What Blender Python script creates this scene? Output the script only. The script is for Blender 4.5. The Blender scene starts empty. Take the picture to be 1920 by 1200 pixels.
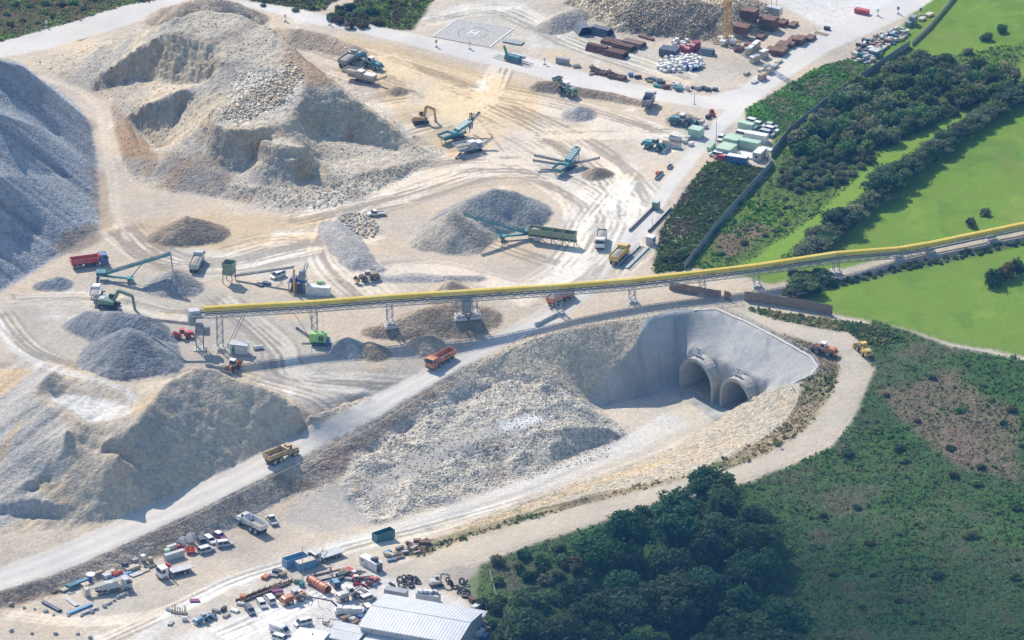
import bpy, math, random
import numpy as np
from mathutils import Vector, Matrix
random.seed(7); RNG = np.random.default_rng(11)
S = bpy.context.scene; COL = S.collection
# ---------------------------------------------------------------- camera, sky, sun, exposure
D, ELEV, HFOV = 1772.0, math.radians(25.0), math.radians(10.0)
CAM = np.array([0.0, -D*math.cos(ELEV), D*math.sin(ELEV)])
FWD = np.array([0.0, math.cos(ELEV), -math.sin(ELEV)])
UPV = np.array([0.0, math.sin(ELEV), math.cos(ELEV)])
TH = math.tan(HFOV/2)
cd = bpy.data.cameras.new('camera'); cam = bpy.data.objects.new('camera', cd); COL.objects.link(cam)
cam.location = CAM; cam.rotation_euler = (math.pi/2-ELEV, 0, 0)
cd.sensor_width = 36; cd.lens = 18/TH; cd.clip_start = 5; cd.clip_end = 20000
S.camera = cam
SUN_EL, SUN_AZ = math.radians(42), math.radians(-30)      # azimuth from +Y, negative = to the left
SUN = Vector((math.sin(SUN_AZ)*math.cos(SUN_EL), math.cos(SUN_AZ)*math.cos(SUN_EL), math.sin(SUN_EL)))
w = bpy.data.worlds.new('World'); S.world = w; w.use_nodes = True
nt = w.node_tree; bg = nt.nodes['Background']
sky = nt.nodes.new('ShaderNodeTexSky'); sky.sky_type = 'NISHITA'; sky.sun_disc = False
sky.sun_elevation = SUN_EL; sky.sun_rotation = SUN_AZ
sky.air_density = 1.0; sky.dust_density = 0.6; sky.ozone_density = 1.5
nt.links.new(sky.outputs[0], bg.inputs[0]); bg.inputs[1].default_value = 0.135
sl = bpy.data.lights.new('sun', 'SUN'); so = bpy.data.objects.new('sun', sl); COL.objects.link(so)
sl.energy = 4.2; sl.angle = math.radians(0.5); sl.color = (1.0, 0.915, 0.79)
so.rotation_euler = SUN.to_track_quat('Z', 'Y').to_euler(); so.location = SUN*500
S.view_settings.view_transform = 'Standard'; S.view_settings.look = 'None'
S.view_settings.exposure = 0.46; S.view_settings.gamma = 1
S.render.engine = 'CYCLES'
S.cycles.max_bounces = 5; S.cycles.diffuse_bounces = 2; S.cycles.glossy_bounces = 2
S.cycles.transparent_max_bounces = 8; S.cycles.volume_bounces = 0; S.cycles.use_denoising = True
try: S.cycles.use_adaptive_sampling = True
except Exception: pass
# ---------------------------------------------------------------- pixel of the photograph -> point of the place
def rayd(px, py):
    px = np.asarray(px, float); py = np.asarray(py, float)
    x = (px-960)/960*TH; y = (600-py)/960*TH
    return np.stack([x, FWD[1]+y*UPV[1], FWD[2]+y*UPV[2]], -1)
def U(px, py, z=0.0):
    d = rayd(px, py); t = (np.asarray(z, float)-CAM[2])/d[..., 2]
    return CAM+d*t[..., None]
def proj(x, y, z):
    dx = x-CAM[0]; dy = y-CAM[1]; dz = z-CAM[2]
    f = dy*FWD[1]+dz*FWD[2]; u = dy*UPV[1]+dz*UPV[2]
    return 960+dx/f/TH*960, 600-u/f/TH*960
# ---------------------------------------------------------------- helpers: objects
def tag(o, label=None, cat=None, group=None, kind=None):
    if label: o['label'] = label
    if cat: o['category'] = cat
    if group: o['group'] = group
    if kind: o['kind'] = kind
    return o
def link(name, me, parent=None, mat=None):
    o = bpy.data.objects.new(name, me); COL.objects.link(o)
    if parent: o.parent = parent
    if mat and me: 
        if len(me.materials) == 0: me.materials.append(mat)
    return o
def empty(name, loc, ang=0.0, label=None, cat=None, group=None):
    o = bpy.data.objects.new(name, None); COL.objects.link(o); o.empty_display_size = 0.5
    o.location = loc; o.rotation_euler = (0, 0, ang)
    return tag(o, label, cat, group)
def np_mesh(name, V, F):
    """V (n,3); F (m,k) integer array of equal-sided faces"""
    me = bpy.data.meshes.new(name); V = np.asarray(V, np.float32); F = np.asarray(F, np.int32)
    me.vertices.add(len(V)); me.vertices.foreach_set('co', V.ravel())
    k = F.shape[1]; me.loops.add(F.size); me.loops.foreach_set('vertex_index', F.ravel())
    me.polygons.add(len(F)); me.polygons.foreach_set('loop_start', np.arange(0, F.size, k, dtype=np.int32))
    try: me.polygons.foreach_set('loop_total', np.full(len(F), k, np.int32))
    except Exception: pass
    me.update(calc_edges=True)
    return me
def set_col(me, C, name='col'):
    a = me.attributes.new(name, 'FLOAT_COLOR', 'POINT')
    a.data.foreach_set('color', np.concatenate([C, np.ones((len(C), 1))], 1).astype(np.float32).ravel())
def set_f(me, v, name):
    a = me.attributes.new(name, 'FLOAT', 'POINT'); a.data.foreach_set('value', np.asarray(v, np.float32))
# ---------------------------------------------------------------- helpers: materials
def _n(nt, t, **kw):
    n = nt.nodes.new(t)
    for k, v in kw.items(): setattr(n, k, v)
    return n
MATS = {}
def mat(key, col, rough=0.6, metal=0.0, var=0.25, scale=1.2, dirt=0.35, dirtcol=(0.42, 0.38, 0.32), bump=0.0):
    """painted / worn surface: base colour, large wear patches, pale quarry dust"""
    if key in MATS: return MATS[key]
    m = bpy.data.materials.new(key); m.use_nodes = True; nt = m.node_tree; L = nt.links.new
    b = nt.nodes['Principled BSDF']; b.inputs['Roughness'].default_value = rough; b.inputs['Metallic'].default_value = metal
    g = _n(nt, 'ShaderNodeNewGeometry'); no = _n(nt, 'ShaderNodeTexNoise'); no.inputs['Scale'].default_value = scale
    no.inputs['Detail'].default_value = 4; L(g.outputs['Position'], no.inputs['Vector'])
    mr = _n(nt, 'ShaderNodeMapRange'); L(no.outputs[0], mr.inputs[0]); mr.inputs[1].default_value = .3; mr.inputs[2].default_value = .7
    mr.inputs[3].default_value = 1-var; mr.inputs[4].default_value = 1+var
    mx = _n(nt, 'ShaderNodeMix', data_type='RGBA', blend_type='MULTIPLY'); mx.inputs[0].default_value = 1
    mx.inputs[6].default_value = (*col, 1); L(mr.outputs[0], mx.inputs[7])
    n2 = _n(nt, 'ShaderNodeTexNoise'); n2.inputs['Scale'].default_value = scale*.6; n2.inputs['Detail'].default_value = 5; L(g.outputs['Position'], n2.inputs['Vector'])
    m2 = _n(nt, 'ShaderNodeMapRange'); L(n2.outputs[0], m2.inputs[0]); m2.inputs[1].default_value = .4; m2.inputs[2].default_value = .75
    m2.inputs[3].default_value = 0; m2.inputs[4].default_value = dirt
    mx2 = _n(nt, 'ShaderNodeMix', data_type='RGBA'); L(m2.outputs[0], mx2.inputs[0]); L(mx.outputs[2], mx2.inputs[6]); mx2.inputs[7].default_value = (*dirtcol, 1)
    L(mx2.outputs[2], b.inputs['Base Color'])
    if bump:
        bp = _n(nt, 'ShaderNodeBump'); bp.inputs['Strength'].default_value = 1; bp.inputs['Distance'].default_value = bump
        L(no.outputs[0], bp.inputs['Height']); L(bp.outputs[0], b.inputs['Normal'])
    MATS[key] = m; return m
def glass():
    if 'glass' in MATS: return MATS['glass']
    m = bpy.data.materials.new('glass'); m.use_nodes = True; b = m.node_tree.nodes['Principled BSDF']
    b.inputs['Base Color'].default_value = (.03, .045, .06, 1); b.inputs['Roughness'].default_value = .12
    MATS['glass'] = m; return m
# ================================================================ TERRAIN (heights)
DX, DY = 0.52, 0.66
gx = np.arange(-192, 192+DX, DX); gy = np.arange(-236, 290, DY)
NX, NY = len(gx), len(gy)
GX, GY = np.meshgrid(gx, gy)
def ij(x, y): return (np.asarray(y)-gy[0])/DY, (np.asarray(x)-gx[0])/DX
def noise(scale, seed, shape=None):
    """smooth value noise on the grid, range about -1..1; scale in metres (scalar or (sx, sy))"""
    sx, sy = (scale, scale) if np.isscalar(scale) else scale
    r = np.random.default_rng(seed); nx = int((gx[-1]-gx[0])/sx)+4; ny = int((gy[-1]-gy[0])/sy)+4
    T = r.uniform(-1, 1, (ny, nx)); fx = (gx-gx[0])/sx; fy = (gy-gy[0])/sy
    ix = fx.astype(int); iy = fy.astype(int); tx = fx-ix; ty = fy-iy
    tx = tx*tx*(3-2*tx); ty = (ty*ty*(3-2*ty))[:, None]
    A = T[iy]; B = T[iy+1]
    return (A[:, ix]*(1-tx)+A[:, ix+1]*tx)*(1-ty)+(B[:, ix]*(1-tx)+B[:, ix+1]*tx)*ty
def fbm(scale, seed, octs=4, gain=.55):
    o = 0; a = 1; s = 0
    for k in range(octs):
        o = o+a*noise(scale/2**k, seed+k*17); s += a; a *= gain
    return o/s*1.6
def blur(A, n):
    for _ in range(n):
        A = (np.pad(A, ((1, 1), (0, 0)), 'edge')[:-2]+2*A+np.pad(A, ((1, 1), (0, 0)), 'edge')[2:])/4
        A = (np.pad(A, ((0, 0), (1, 1)), 'edge')[:, :-2]+2*A+np.pad(A, ((0, 0), (1, 1)), 'edge')[:, 2:])/4
    return A
fixz = np.zeros((NY, NX)); fixn = np.zeros((NY, NX))
def dense(P, step=0.25):
    P = np.asarray(P, float); out = []
    for a, b in zip(P[:-1], P[1:]):
        n = max(2, int(np.linalg.norm((b-a)[:2])/step)); out.append(a+(b-a)*np.linspace(0, 1, n, endpoint=False)[:, None])
    out.append(P[-1:]); return np.concatenate(out)
def W(pts):
    a = np.array(pts, float); return U(a[:, 0], a[:, 1], a[:, 2])
def hold(x, y, z):
    i, j = ij(x, y); i = np.rint(i).astype(int); j = np.rint(j).astype(int)
    k = (i >= 0) & (i < NY) & (j >= 0) & (j < NX); i, j, z = i[k], j[k], np.broadcast_to(z, k.shape)[k]
    np.add.at(fixz, (i, j), z); np.add.at(fixn, (i, j), 1)
def line(*pts):
    q = dense(W(pts)); hold(q[:, 0], q[:, 1], q[:, 2])
def inpoly(PX, PY, poly):
    p = np.asarray(poly, float); r = np.zeros(PX.shape, bool); n = len(p)
    x0, y0 = p.min(0); x1, y1 = p.max(0); box = (PX >= x0) & (PX <= x1) & (PY >= y0) & (PY <= y1)
    X = PX[box]; Y = PY[box]; q = np.zeros(X.shape, bool)
    for k in range(n):
        xa, ya = p[k]; xb, yb = p[k-1]
        if ya == yb: continue
        c = ((ya > Y) != (yb > Y)) & (X < (xb-xa)*(Y-ya)/(yb-ya)+xa); q ^= c
    r[box] = q; return r
def flat(z, *poly):
    q = U([a[0] for a in poly], [a[1] for a in poly], z)
    m = inpoly(GX, GY, q[:, :2]); hold(GX[m], GY[m], np.full(m.sum(), z))
# quarry floor, yards and fields
flat(0, (640, 110), (690, 92), (800, 112), (1000, 160), (1040, 178), (1200, 205), (1330, 215), (1250, 330), (1180, 430), (1120, 515), (1000, 540), (850, 545), (700, 535), (560, 560), (420, 575), (300, 545), (390, 480), (260, 420), (420, 405), (560, 415), (700, 390), (850, 310), (860, 270), (780, 205), (700, 160))
flat(0, (700, 60), (900, 10), (1100, -40), (1300, 135), (1500, 30), (1900, -60), (1500, 110), (1360, 180), (1200, 155), (950, 112), (800, 85))
flat(0, (1560, 120), (1920, -60), (2100, -60), (2100, 640), (1640, 600), (1400, 540), (1290, 500), (1480, 260))
flat(-14, (60, 1122), (250, 1075), (330, 1035), (440, 985), (520, 975), (640, 985), (720, 1035), (760, 1068), (900, 1120), (900, 1290), (-100, 1290), (-100, 1170))
line((-300, -120, 0), (2300, -120, 0)); line((-300, 100, 0), (60, 60, 0), (250, 15, 0), (600, -20, 0), (1200, -40, 0))
line((0, 95, 0), (140, 70, 0), (230, 32, 0), (310, 14, 0), (460, 10, 0), (560, 30, 0), (640, 52, 0), (760, 72, 0), (860, 98, 0))
line((0, 108, 0), (90, 92, 0), (200, 58, 0), (260, 42, 0))
# grey stockpile hill at the left
line((-260, 30, 46), (0, 112, 36), (40, 122, 30), (75, 150, 22), (110, 178, 13), (150, 212, 5), (172, 248, 0))
line((-260, 180, 0), (0, 192, 0), (60, 186, 0), (110, 194, 0), (155, 220, 0))
line((172, 248, 0), (180, 300, 0), (186, 380, 0), (184, 430, 0), (130, 468, 0), (60, 508, 0), (0, 545, 0), (-200, 640, 0))
line((0, 330, 21), (60, 330, 14), (120, 330, 7)); line((-200, 330, 34), (0, 330, 21)); line((0, 440, 9), (60, 430, 5.5)); line((0, 210, 31), (60, 235, 20), (110, 255, 10))
# track past it
line((75, 140, 0), (150, 165, 0), (185, 185, 0), (205, 220, 0), (215, 270, 0), (225, 330, 0), (235, 400, 0))
line((60, 150, 0), (130, 180, 0), (170, 205, 0), (185, 240, 0), (195, 290, 0), (205, 350, 0), (210, 420, 0))
# big hill
line((60, 120, 0), (120, 100, 1), (180, 85, 4), (240, 65, 12), (300, 48, 21), (330, 32, 25), (390, 18, 26), (450, 28, 25), (500, 50, 24), (535, 80, 22), (590, 132, 20), (640, 168, 17), (700, 210, 11), (760, 258, 4), (820, 292, 0))
line((220, 120, 0), (330, 100, 0), (430, 95, 0), (500, 110, 0), (560, 135, 0), (620, 160, 0), (680, 195, 0), (740, 237, 0), (800, 285, 0))
line((165, 152, 2), (200, 135, 7), (240, 105, 13), (280, 80, 18), (315, 58, 22), (335, 57, 23), (370, 68, 22), (420, 80, 22))
line((200, 157, 3), (240, 152, 5), (300, 148, 9), (330, 160, 9), (380, 155, 11), (400, 150, 13))
line((245, 206, 5), (275, 194, 8), (320, 178, 10.5), (352, 165, 12))
line((252, 222, 1.5), (268, 252, -1), (298, 290, -3.2), (322, 248, 1.5), (345, 206, 5.5))
line((425, 82, 22), (415, 120, 19), (405, 160, 15.5), (385, 190, 12), (360, 230, 7), (320, 270, .5), (300, 292, -3.2))
line((402, 200, 16), (400, 233, 14), (430, 243, 14), (480, 245, 14), (492, 228, 15))
line((385, 255, 8), (395, 300, 5), (430, 322, 3), (455, 325, 3), (480, 300, 5), (500, 278, 8))
line((490, 258, 13), (520, 272, 12), (575, 275, 12)); line((500, 345, 2.5), (530, 350, 2.5), (575, 340, 3), (592, 318, 4.5))
line((590, 132, 20), (563, 175, 18), (560, 200, 16), (530, 228, 15), (492, 240, 14))
line((576, 258, 8.5), (600, 250, 6), (650, 262, 4.5), (700, 272, 3), (745, 284, 1.3)); line((590, 300, 4.5), (620, 303, 3.5), (680, 294, 2.5))
line((480, 110, 20), (460, 160, 17.5), (440, 200, 15.5)); line((540, 130, 19.5), (520, 180, 17), (490, 215, 15.3))
line((232, 300, 0), (250, 330, 0), (300, 352, 0), (350, 358, 0), (420, 372, 0), (480, 385, 0), (560, 396, 0), (620, 390, 0), (700, 365, 0), (760, 330, 0), (810, 305, 0), (835, 285, 0))
line((315, 292, 4), (370, 300, 5), (412, 327, 4)); line((600, 330, 4), (660, 325, 3.4), (720, 315, 3), (780, 300, 1.5)); line((440, 345, 3), (475, 350, 3.5))
line((215, 200, 1.5), (235, 235, 2.5), (252, 270, 2.5), (262, 305, 1.2))
# haul road down to the lower left
RU = [(1330, 190, 0), (1270, 270, 0), (1200, 350, 0), (1140, 430, 0), (1080, 530, 0), (1000, 590, -1.5), (930, 628, -2.5), (850, 668, -3.5), (770, 708, -4.5), (690, 748, -5.5), (590, 800, -6.6), (510, 840, -7.3), (430, 880, -8), (300, 940, -9.3), (200, 985, -10), (100, 1028, -10.7), (0, 1065, -11.3), (-150, 1120, -12)]
RL = [(1400, 190, 0), (1330, 260, 0), (1270, 330, 0), (1210, 420, 0), (1140, 525, 0), (1060, 600, -1.5), (960, 640, -2.6), (880, 682, -3.6), (800, 726, -4.6), (700, 786, -5.7), (600, 838, -6.8), (500, 892, -7.6), (400, 943, -8.4), (300, 988, -9.3), (200, 1036, -10.1), (100, 1078, -10.8), (0, 1108, -11.4), (-150, 1170, -12)]
line(*RU); line(*RL)
# sand mounds at the lower left
line((215, 785, 7), (245, 800, 9), (270, 772, 10), (290, 745, 11), (312, 718, 12), (345, 700, 12), (365, 689, 12.5), (405, 691, 11), (440, 712, 8), (480, 722, 6), (520, 737, 3.5), (550, 760, 1.5), (590, 775, -0.5), (650, 755, -2.5), (690, 742, -4.3))
line((330, 712, 0), (400, 710, -1), (450, 720, -1), (500, 728, -1.5), (560, 748, -2), (620, 745, -2.7), (685, 733, -3.6))
line((430, 600, 0), (450, 680, -0.8), (600, 690, -1.2), (720, 690, -2.4)); line((560, 600, 0), (700, 640, -1), (840, 660, -2.6)); line((880, 560, 0), (980, 575, -1))
line((75, 687, 2), (110, 695, 3), (160, 706, 5), (200, 718, 6), (235, 732, 6), (253, 752, 6), (245, 772, 6), (215, 785, 6.5))
line((60, 680, 1), (120, 688, 2.5), (175, 702, 5), (215, 716, 6), (250, 735, 6.5))
line((100, 748, 4), (150, 760, 4), (190, 780, 4), (172, 790, 4.6)); line((120, 740, 4), (190, 755, 4), (220, 765, 4.5))
line((102, 694, 8), (80, 713, 9), (60, 738, 9.5), (85, 762, 9), (110, 776, 8), (160, 796, 7.5), (188, 792, 7))
line((125, 800, 9), (120, 835, 5), (118, 870, 1), (110, 905, -3)); line((150, 830, 4), (190, 850, 2), (225, 850, 6))
line((0, 690, 1), (40, 680, 1)); line((0, 770, 4), (-100, 800, 0)); line((0, 860, 0), (-100, 960, -8)); line((42, 908, -2.6), (60, 900, -2.2), (88, 897, -2), (118, 908, -2.5), (138, 936, -5)); line((50, 926, -5.8), (85, 916, -5.6), (112, 926, -5.8)); line((0, 945, -5.4), (60, 937, -5), (112, 946, -5.6)); line((0, 967, -9), (60, 963, -9), (114, 969, -9.2))
line((0, 990, -9.2), (60, 988, -9.5), (140, 985, -9.8), (220, 975, -10)); line((-150, 1040, -11), (0, 1000, -9.6))
line((0, 560, 0), (40, 620, 0), (60, 670, 0.5), (150, 700, 1), (260, 730, 0.5)); line((20, 540, 0), (160, 500, 0), (250, 480, 0))
line((185, 840, 4), (212, 818, 6), (240, 830, 5), (262, 838, 4.5)); line((195, 868, -1), (228, 862, 0), (262, 868, 0))
# bank under the haul road, works yard, cutting
line((60, 1132, -14), (200, 1088, -14), (330, 1032, -13.8), (430, 987, -13.4), (560, 926, -12.8), (640, 895, -12), (692, 850, -10.8), (800, 786, -9.6), (880, 742, -8.6), (960, 718, -9), (1040, 726, -10.5), (1090, 748, -13))
line((900, 683, -3.8), (960, 652, -2.7), (1000, 636, -1.7), (1060, 618, -1), (1130, 607, -0.6), (1210, 598, -0.3), (1262, 586, 0), (1340, 582, 0), (1400, 606, 0), (1460, 638, 0), (1520, 671, -0.5), (1534, 690, -1), (1520, 704, -2), (1495, 715, -3))
line((1215, 606, -0.8), (1190, 650, -5), (1150, 692, -10), (1105, 746, -17))
line((1112, 763, -19), (1160, 751, -19), (1220, 736, -19), (1262, 717, -19), (1278, 723, -19), (1345, 753, -19), (1425, 788, -19))
flat(-19, (1125, 768), (1230, 742), (1285, 728), (1345, 758), (1340, 775), (1250, 800))
line((1112, 770, -18.7), (1168, 800, -18.2), (1165, 822, -18), (1080, 852, -17), (950, 902, -16), (800, 952, -15), (700, 986, -14.4))
line((1350, 786, -19), (1300, 812, -18.6), (1250, 838, -18.1), (1150, 877, -17.4), (1000, 930, -16.5), (850, 980, -15.5), (750, 1020, -14.7))
line((1345, 783, -18.6), (1375, 766, -16), (1400, 751, -13), (1420, 739, -10.5), (1450, 729, -7), (1482, 720, -4))
line((1482, 720, -4), (1494, 742, -4), (1475, 785, -5), (1440, 815, -6.5), (1380, 850, -8), (1300, 885, -9.6), (1200, 912, -11), (1050, 950, -12.4), (950, 978, -13.2))
line((840, 1000, -14.5), (960, 968, -15.4), (1100, 925, -16)); 
line((900, 722, -7.6), (960, 716, -7), (1030, 724, -7.6), (1085, 766, -11.5), (1130, 792, -15)); line((700, 902, -13), (760, 866, -12), (850, 838, -10.9), (960, 811, -10.6), (1050, 804, -11), (1140, 804, -15))
line((660, 880, -11), (700, 850, -10.2), (780, 790, -8.5), (850, 750, -7.5)); line((720, 908, -13.6), (800, 882, -13), (900, 840, -11.9), (1000, 793, -10.4)); line((930, 795, -10.6), (1010, 782, -10.2))
line((1291, 651, -7), (1358, 681, -7), (1433, 714, -7))
# gravel path round the right of the cutting
PU = [(1335, 562, 0), (1390, 578, 0), (1450, 598, 0), (1530, 617, 0), (1590, 622, 0), (1625, 650, -.2), (1632, 690, -.8), (1612, 740, -1.8), (1590, 790, -3), (1548, 833, -4.5), (1480, 868, -6.2), (1400, 900, -7.6), (1300, 925, -8.8), (1200, 953, -10), (1100, 985, -11.2), (1000, 1015, -12.2), (900, 1045, -13.1), (830, 1070, -13.7), (770, 1100, -14)]
PL = [(1330, 578, 0), (1400, 600, 0), (1480, 628, 0), (1545, 648, 0), (1572, 665, -.3), (1575, 695, -.8), (1555, 745, -1.8), (1528, 785, -3), (1490, 820, -4.5), (1430, 855, -6.2), (1360, 882, -7.6), (1280, 898, -8.8), (1190, 922, -10), (1090, 948, -11.2), (990, 975, -12.2), (890, 1005, -13.1), (800, 1040, -13.7), (730, 1070, -14)]
line(*PU); line(*PL)
# rough slope at the lower right
line((1650, 620, 0), (1760, 640, 0), (1920, 665, 0), (2200, 720, 0)); line((1680, 760, -2.5), (1920, 800, -3), (2200, 850, -3)); line((1500, 960, -9), (1700, 950, -7.5), (1920, 980, -7.5), (2200, 1000, -7))
line((900, 1100, -14.2), (1000, 1060, -13.6), (1200, 985, -11.5), (1380, 930, -9)); line((900, 1220, -15), (1200, 1190, -14.5), (1500, 1190, -13), (1920, 1190, -11), (2200, 1190, -10)); line((-300, 1330, -14.5), (1000, 1330, -15.5), (2300, 1330, -12))
# ---- solve: membrane stretched between those lines, coarse to fine
def solve():
    n = fixn; z0 = np.where(n > 0, fixz/np.maximum(n, 1), 0); m0 = n > 0
    levels = [(z0, m0)]
    for _ in range(5):
        z, m = levels[-1]; h, w_ = z.shape; H, W_ = (h+1)//2, (w_+1)//2
        zp = np.zeros((H*2, W_*2)); mp = np.zeros((H*2, W_*2)); zp[:h, :w_] = z*m; mp[:h, :w_] = m
        zs = zp.reshape(H, 2, W_, 2).sum((1, 3)); ms = mp.reshape(H, 2, W_, 2).sum((1, 3))
        levels.append((np.where(ms > 0, zs/np.maximum(ms, 1), 0), ms > 0))
    Z = None; cx, cy = 1/DX**2, 1/DY**2; s = 2*(cx+cy)
    for k, (z, m) in enumerate(reversed(levels)):
        if Z is None: Z = np.zeros_like(z)
        else: Z = np.repeat(np.repeat(Z, 2, 0), 2, 1)[:z.shape[0], :z.shape[1]]
        Z[m] = z[m]; its = 400 if k < 3 else (160 if k < 5 else 70)
        for _ in range(its):
            P = np.pad(Z, 1, 'edge'); N = (cx*(P[1:-1, :-2]+P[1:-1, 2:])+cy*(P[:-2, 1:-1]+P[2:, 1:-1]))/s
            Z = np.where(m, z, N)
    return Z
HZ = solve()
HZ = blur(HZ, 1)
BASE = HZ.copy()
# ---- loose heaps: cones and ridges at the angle of repose, poured on the floor
HEAPS = []
def heap(pts, label, tan=0.7, col='grey', base=None, name='gravel_heap', rnd=1.1, wob=.8):
    """pts: crest (px, py, height above its ground)"""
    a = np.array(pts, float); P = []
    for px, py, h in a:
        z = 0.0
        for _ in range(6 if base is None else 0):
            q = U(px, py, z+h); i, j = ij(q[0], q[1]); i = int(np.clip(i, 0, NY-1)); j = int(np.clip(j, 0, NX-1)); z = BASE[i, j]
        P.append((*U(px, py, z+h)[:2], z+h))
    P = np.array(P); best = np.full(HZ.shape, -99.0); k = len(HEAPS)
    R = P[:, 2].max()-BASE.min()
    if len(P) == 1: P = np.repeat(P, 2, 0)+np.array([[0, 0, 0], [.01, 0, 0]])
    for A, B in zip(P[:-1], P[1:]):
        d = (B-A)[:2]; t = np.clip(((GX-A[0])*d[0]+(GY-A[1])*d[1])/max(d@d, 1e-6), 0, 1)
        r = np.hypot(GX-A[0]-t*d[0], GY-A[1]-t*d[1])
        r = r*(1+.10*noise(6, 900+k)+.05*noise(2.5, 950+k)); r = np.sqrt(r*r+rnd*rnd)-rnd*.6
        best = np.maximum(best, A[2]+t*(B[2]-A[2])-r*tan)
    best[best < P[:, 2].min()-14] = -99; m = best > HZ+.05
    HZ[m] = best[m]; HEAPS.append((m, label, col, name))
heap([(240, 612, 10.6), (243, 618, 10.2)], 'steep blue grey gravel cone below the feed conveyor at the left', col='dark')
heap([(165, 582, 5.0), (215, 582, 7.4), (262, 590, 6.6), (285, 608, 5)], 'flat topped dark gravel heap carrying the green excavator', col='dark')
heap([(326, 505, 6.0)], 'pale grey gravel cone under the end of the teal stacker near the red tipper', col='grey')
heap([(300, 430, 3), (330, 414, 5.4), (350, 404, 6.6), (378, 410, 5.4)], 'small gravel heap with a dug out brown side on the sandy floor', col='brown')
heap([(108, 518, 3.0), (80, 526, 2)], 'low dark heap beside the white crusher', col='dark')
heap([(884, 370, 9), (925, 352, 9.6), (962, 357, 8.6)], 'broad dark grey gravel ridge behind the teal stacker', col='dark2')
heap([(850, 397, 9.0)], 'large pale grey sand cone under the tip of the teal stacker conveyor', col='greytan')
heap([(1085, 198, 3.2)], 'small lone grey cone in the middle of the sandy floor', col='grey', tan=.6)
heap([(1118, 312, 3.0), (1130, 314, 2.4)], 'small dark heap under the side arm of the screen with three conveyors', col='brown')
heap([(744, 160, 2.4)], 'small brown heap below the discharge arm of the dusty crusher', col='brown')
heap([(520, 50, 3), (560, 52, 4.5), (610, 62, 4.5), (660, 82, 3.2)], 'long tan spoil ridge between the big hill and the road', col='tan')
heap([(310, 12, 5), (350, 0, 8), (400, -6, 9), (440, 2, 7), (470, 15, 4)], 'tan spoil heap behind the top of the big hill', col='tan', base=0)
heap([(846, 524, 5.4)], 'pointed sandy cone rising just behind the yellow conveyor', col='tan')
heap([(700, 612, 2), (745, 600, 3.5), (790, 580, 5), (850, 566, 5.4), (905, 575, 3)], 'long brown sand ridge behind the conveyor towers', col='brown', tan=.55)
heap([(652, 632, 4.0)], 'pale grey sand cone next to the lime green machine', col='grey')
heap([(692, 640, 3.4)], 'brownish sand cone touching the conveyor tower footing', col='brown')
heap([(790, 630, 3.2), (805, 628, 2.6)], 'gravel cone behind the orange tipper truck', col='tan')
heap([(1040, 30, 4.2), (1062, 18, 4.5), (1085, 14, 3)], 'grey gravel ridge beyond the helipad', col='greytan')
heap([(1100, -25, 5), (1200, -8, 9), (1290, -5, 10), (1345, 5, 9), (1400, -12, 8)], 'huge rubble bank behind the tower crane', col='rubble', tan=.75, rnd=2)
heap([(1012, 150, 3), (1045, 150, 3.4), (1075, 160, 2.6), (1150, 172, 2.4), (1222, 192, 1.4)], 'brown earth bank along the service road where a loader digs', col='brown', tan=.9)
heap([(1245, 214, .8), (1268, 209, 2.8), (1290, 212, 2.4), (1312, 220, 1)], 'pale sand heap behind the loader near the green cabin', col='tan')
heap([(690, 518, .9), (790, 517, 1.1), (900, 519, .7)], 'low grey rubble strip along the inner track', col='grey', tan=.4)
heap([(628, 415, 2.2), (648, 445, 3.2), (672, 480, 2.4), (710, 500, 1)], 'grey gravel bank below the pale boulders', col='grey', tan=.5)
# ================================================================ surface relief
PX, PY = proj(GX, GY, HZ)
wx = 5*fbm(14, 301); wy = 3.2*fbm(14, 302); wxs = 2.2*fbm(4, 303); wys = 1.4*fbm(4, 304)
def pm(poly, soft=2, warp=1.0):
    m = inpoly(PX+warp*(wx+wxs), PY+warp*(wy+wys), poly).astype(float)
    return blur(m, soft) if soft else m
HILL = [(60, 118), (120, 95), (180, 80), (240, 60), (300, 42), (335, 20), (390, 8), (450, 18), (505, 42), (540, 72), (595, 122), (650, 155), (710, 195), (770, 250), (838, 285), (820, 310), (760, 338), (700, 372), (620, 396), (560, 402), (480, 392), (420, 378), (350, 364), (300, 358), (250, 338), (228, 300), (212, 240), (205, 195), (160, 158), (90, 135)]
PILE = [(-300, 20), (0, 108), (40, 118), (78, 146), (112, 172), (152, 206), (176, 246), (184, 300), (190, 380), (188, 432), (132, 472), (60, 512), (0, 548), (-300, 660)]
RUB = [(640, 905), (655, 870), (690, 835), (760, 790), (830, 745), (890, 715), (960, 700), (1040, 708), (1088, 745), (1140, 775), (1172, 800), (1168, 825), (1080, 858), (950, 906), (830, 950), (700, 985), (660, 960)]
GRAV = [(850, 695), (960, 642), (1060, 612), (1212, 594), (1190, 650), (1150, 692), (1106, 748), (1080, 750), (1040, 720), (960, 706), (890, 720)]
LLM = [(-300, 690), (60, 676), (120, 688), (330, 690), (410, 682), (520, 730), (590, 772), (700, 738), (690, 752), (590, 804), (430, 884), (300, 944), (200, 990), (0, 1000), (-300, 1040)]
BANK = [(0, 1108), (100, 1078), (200, 1036), (300, 988), (400, 943), (500, 892), (600, 838), (700, 786), (800, 726), (880, 690), (830, 750), (760, 795), (690, 840), (650, 880), (640, 905), (560, 925), (430, 985), (330, 1030), (200, 1085), (60, 1130), (-100, 1160)]
SHOT = [(1212, 596), (1262, 581), (1342, 577), (1402, 601), (1462, 633), (1524, 668), (1536, 690), (1520, 706), (1484, 722), (1452, 730), (1421, 741), (1400, 770), (1345, 790), (1270, 740), (1240, 738), (1165, 753), (1108, 768), (1102, 748), (1150, 690), (1190, 648)]
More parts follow.
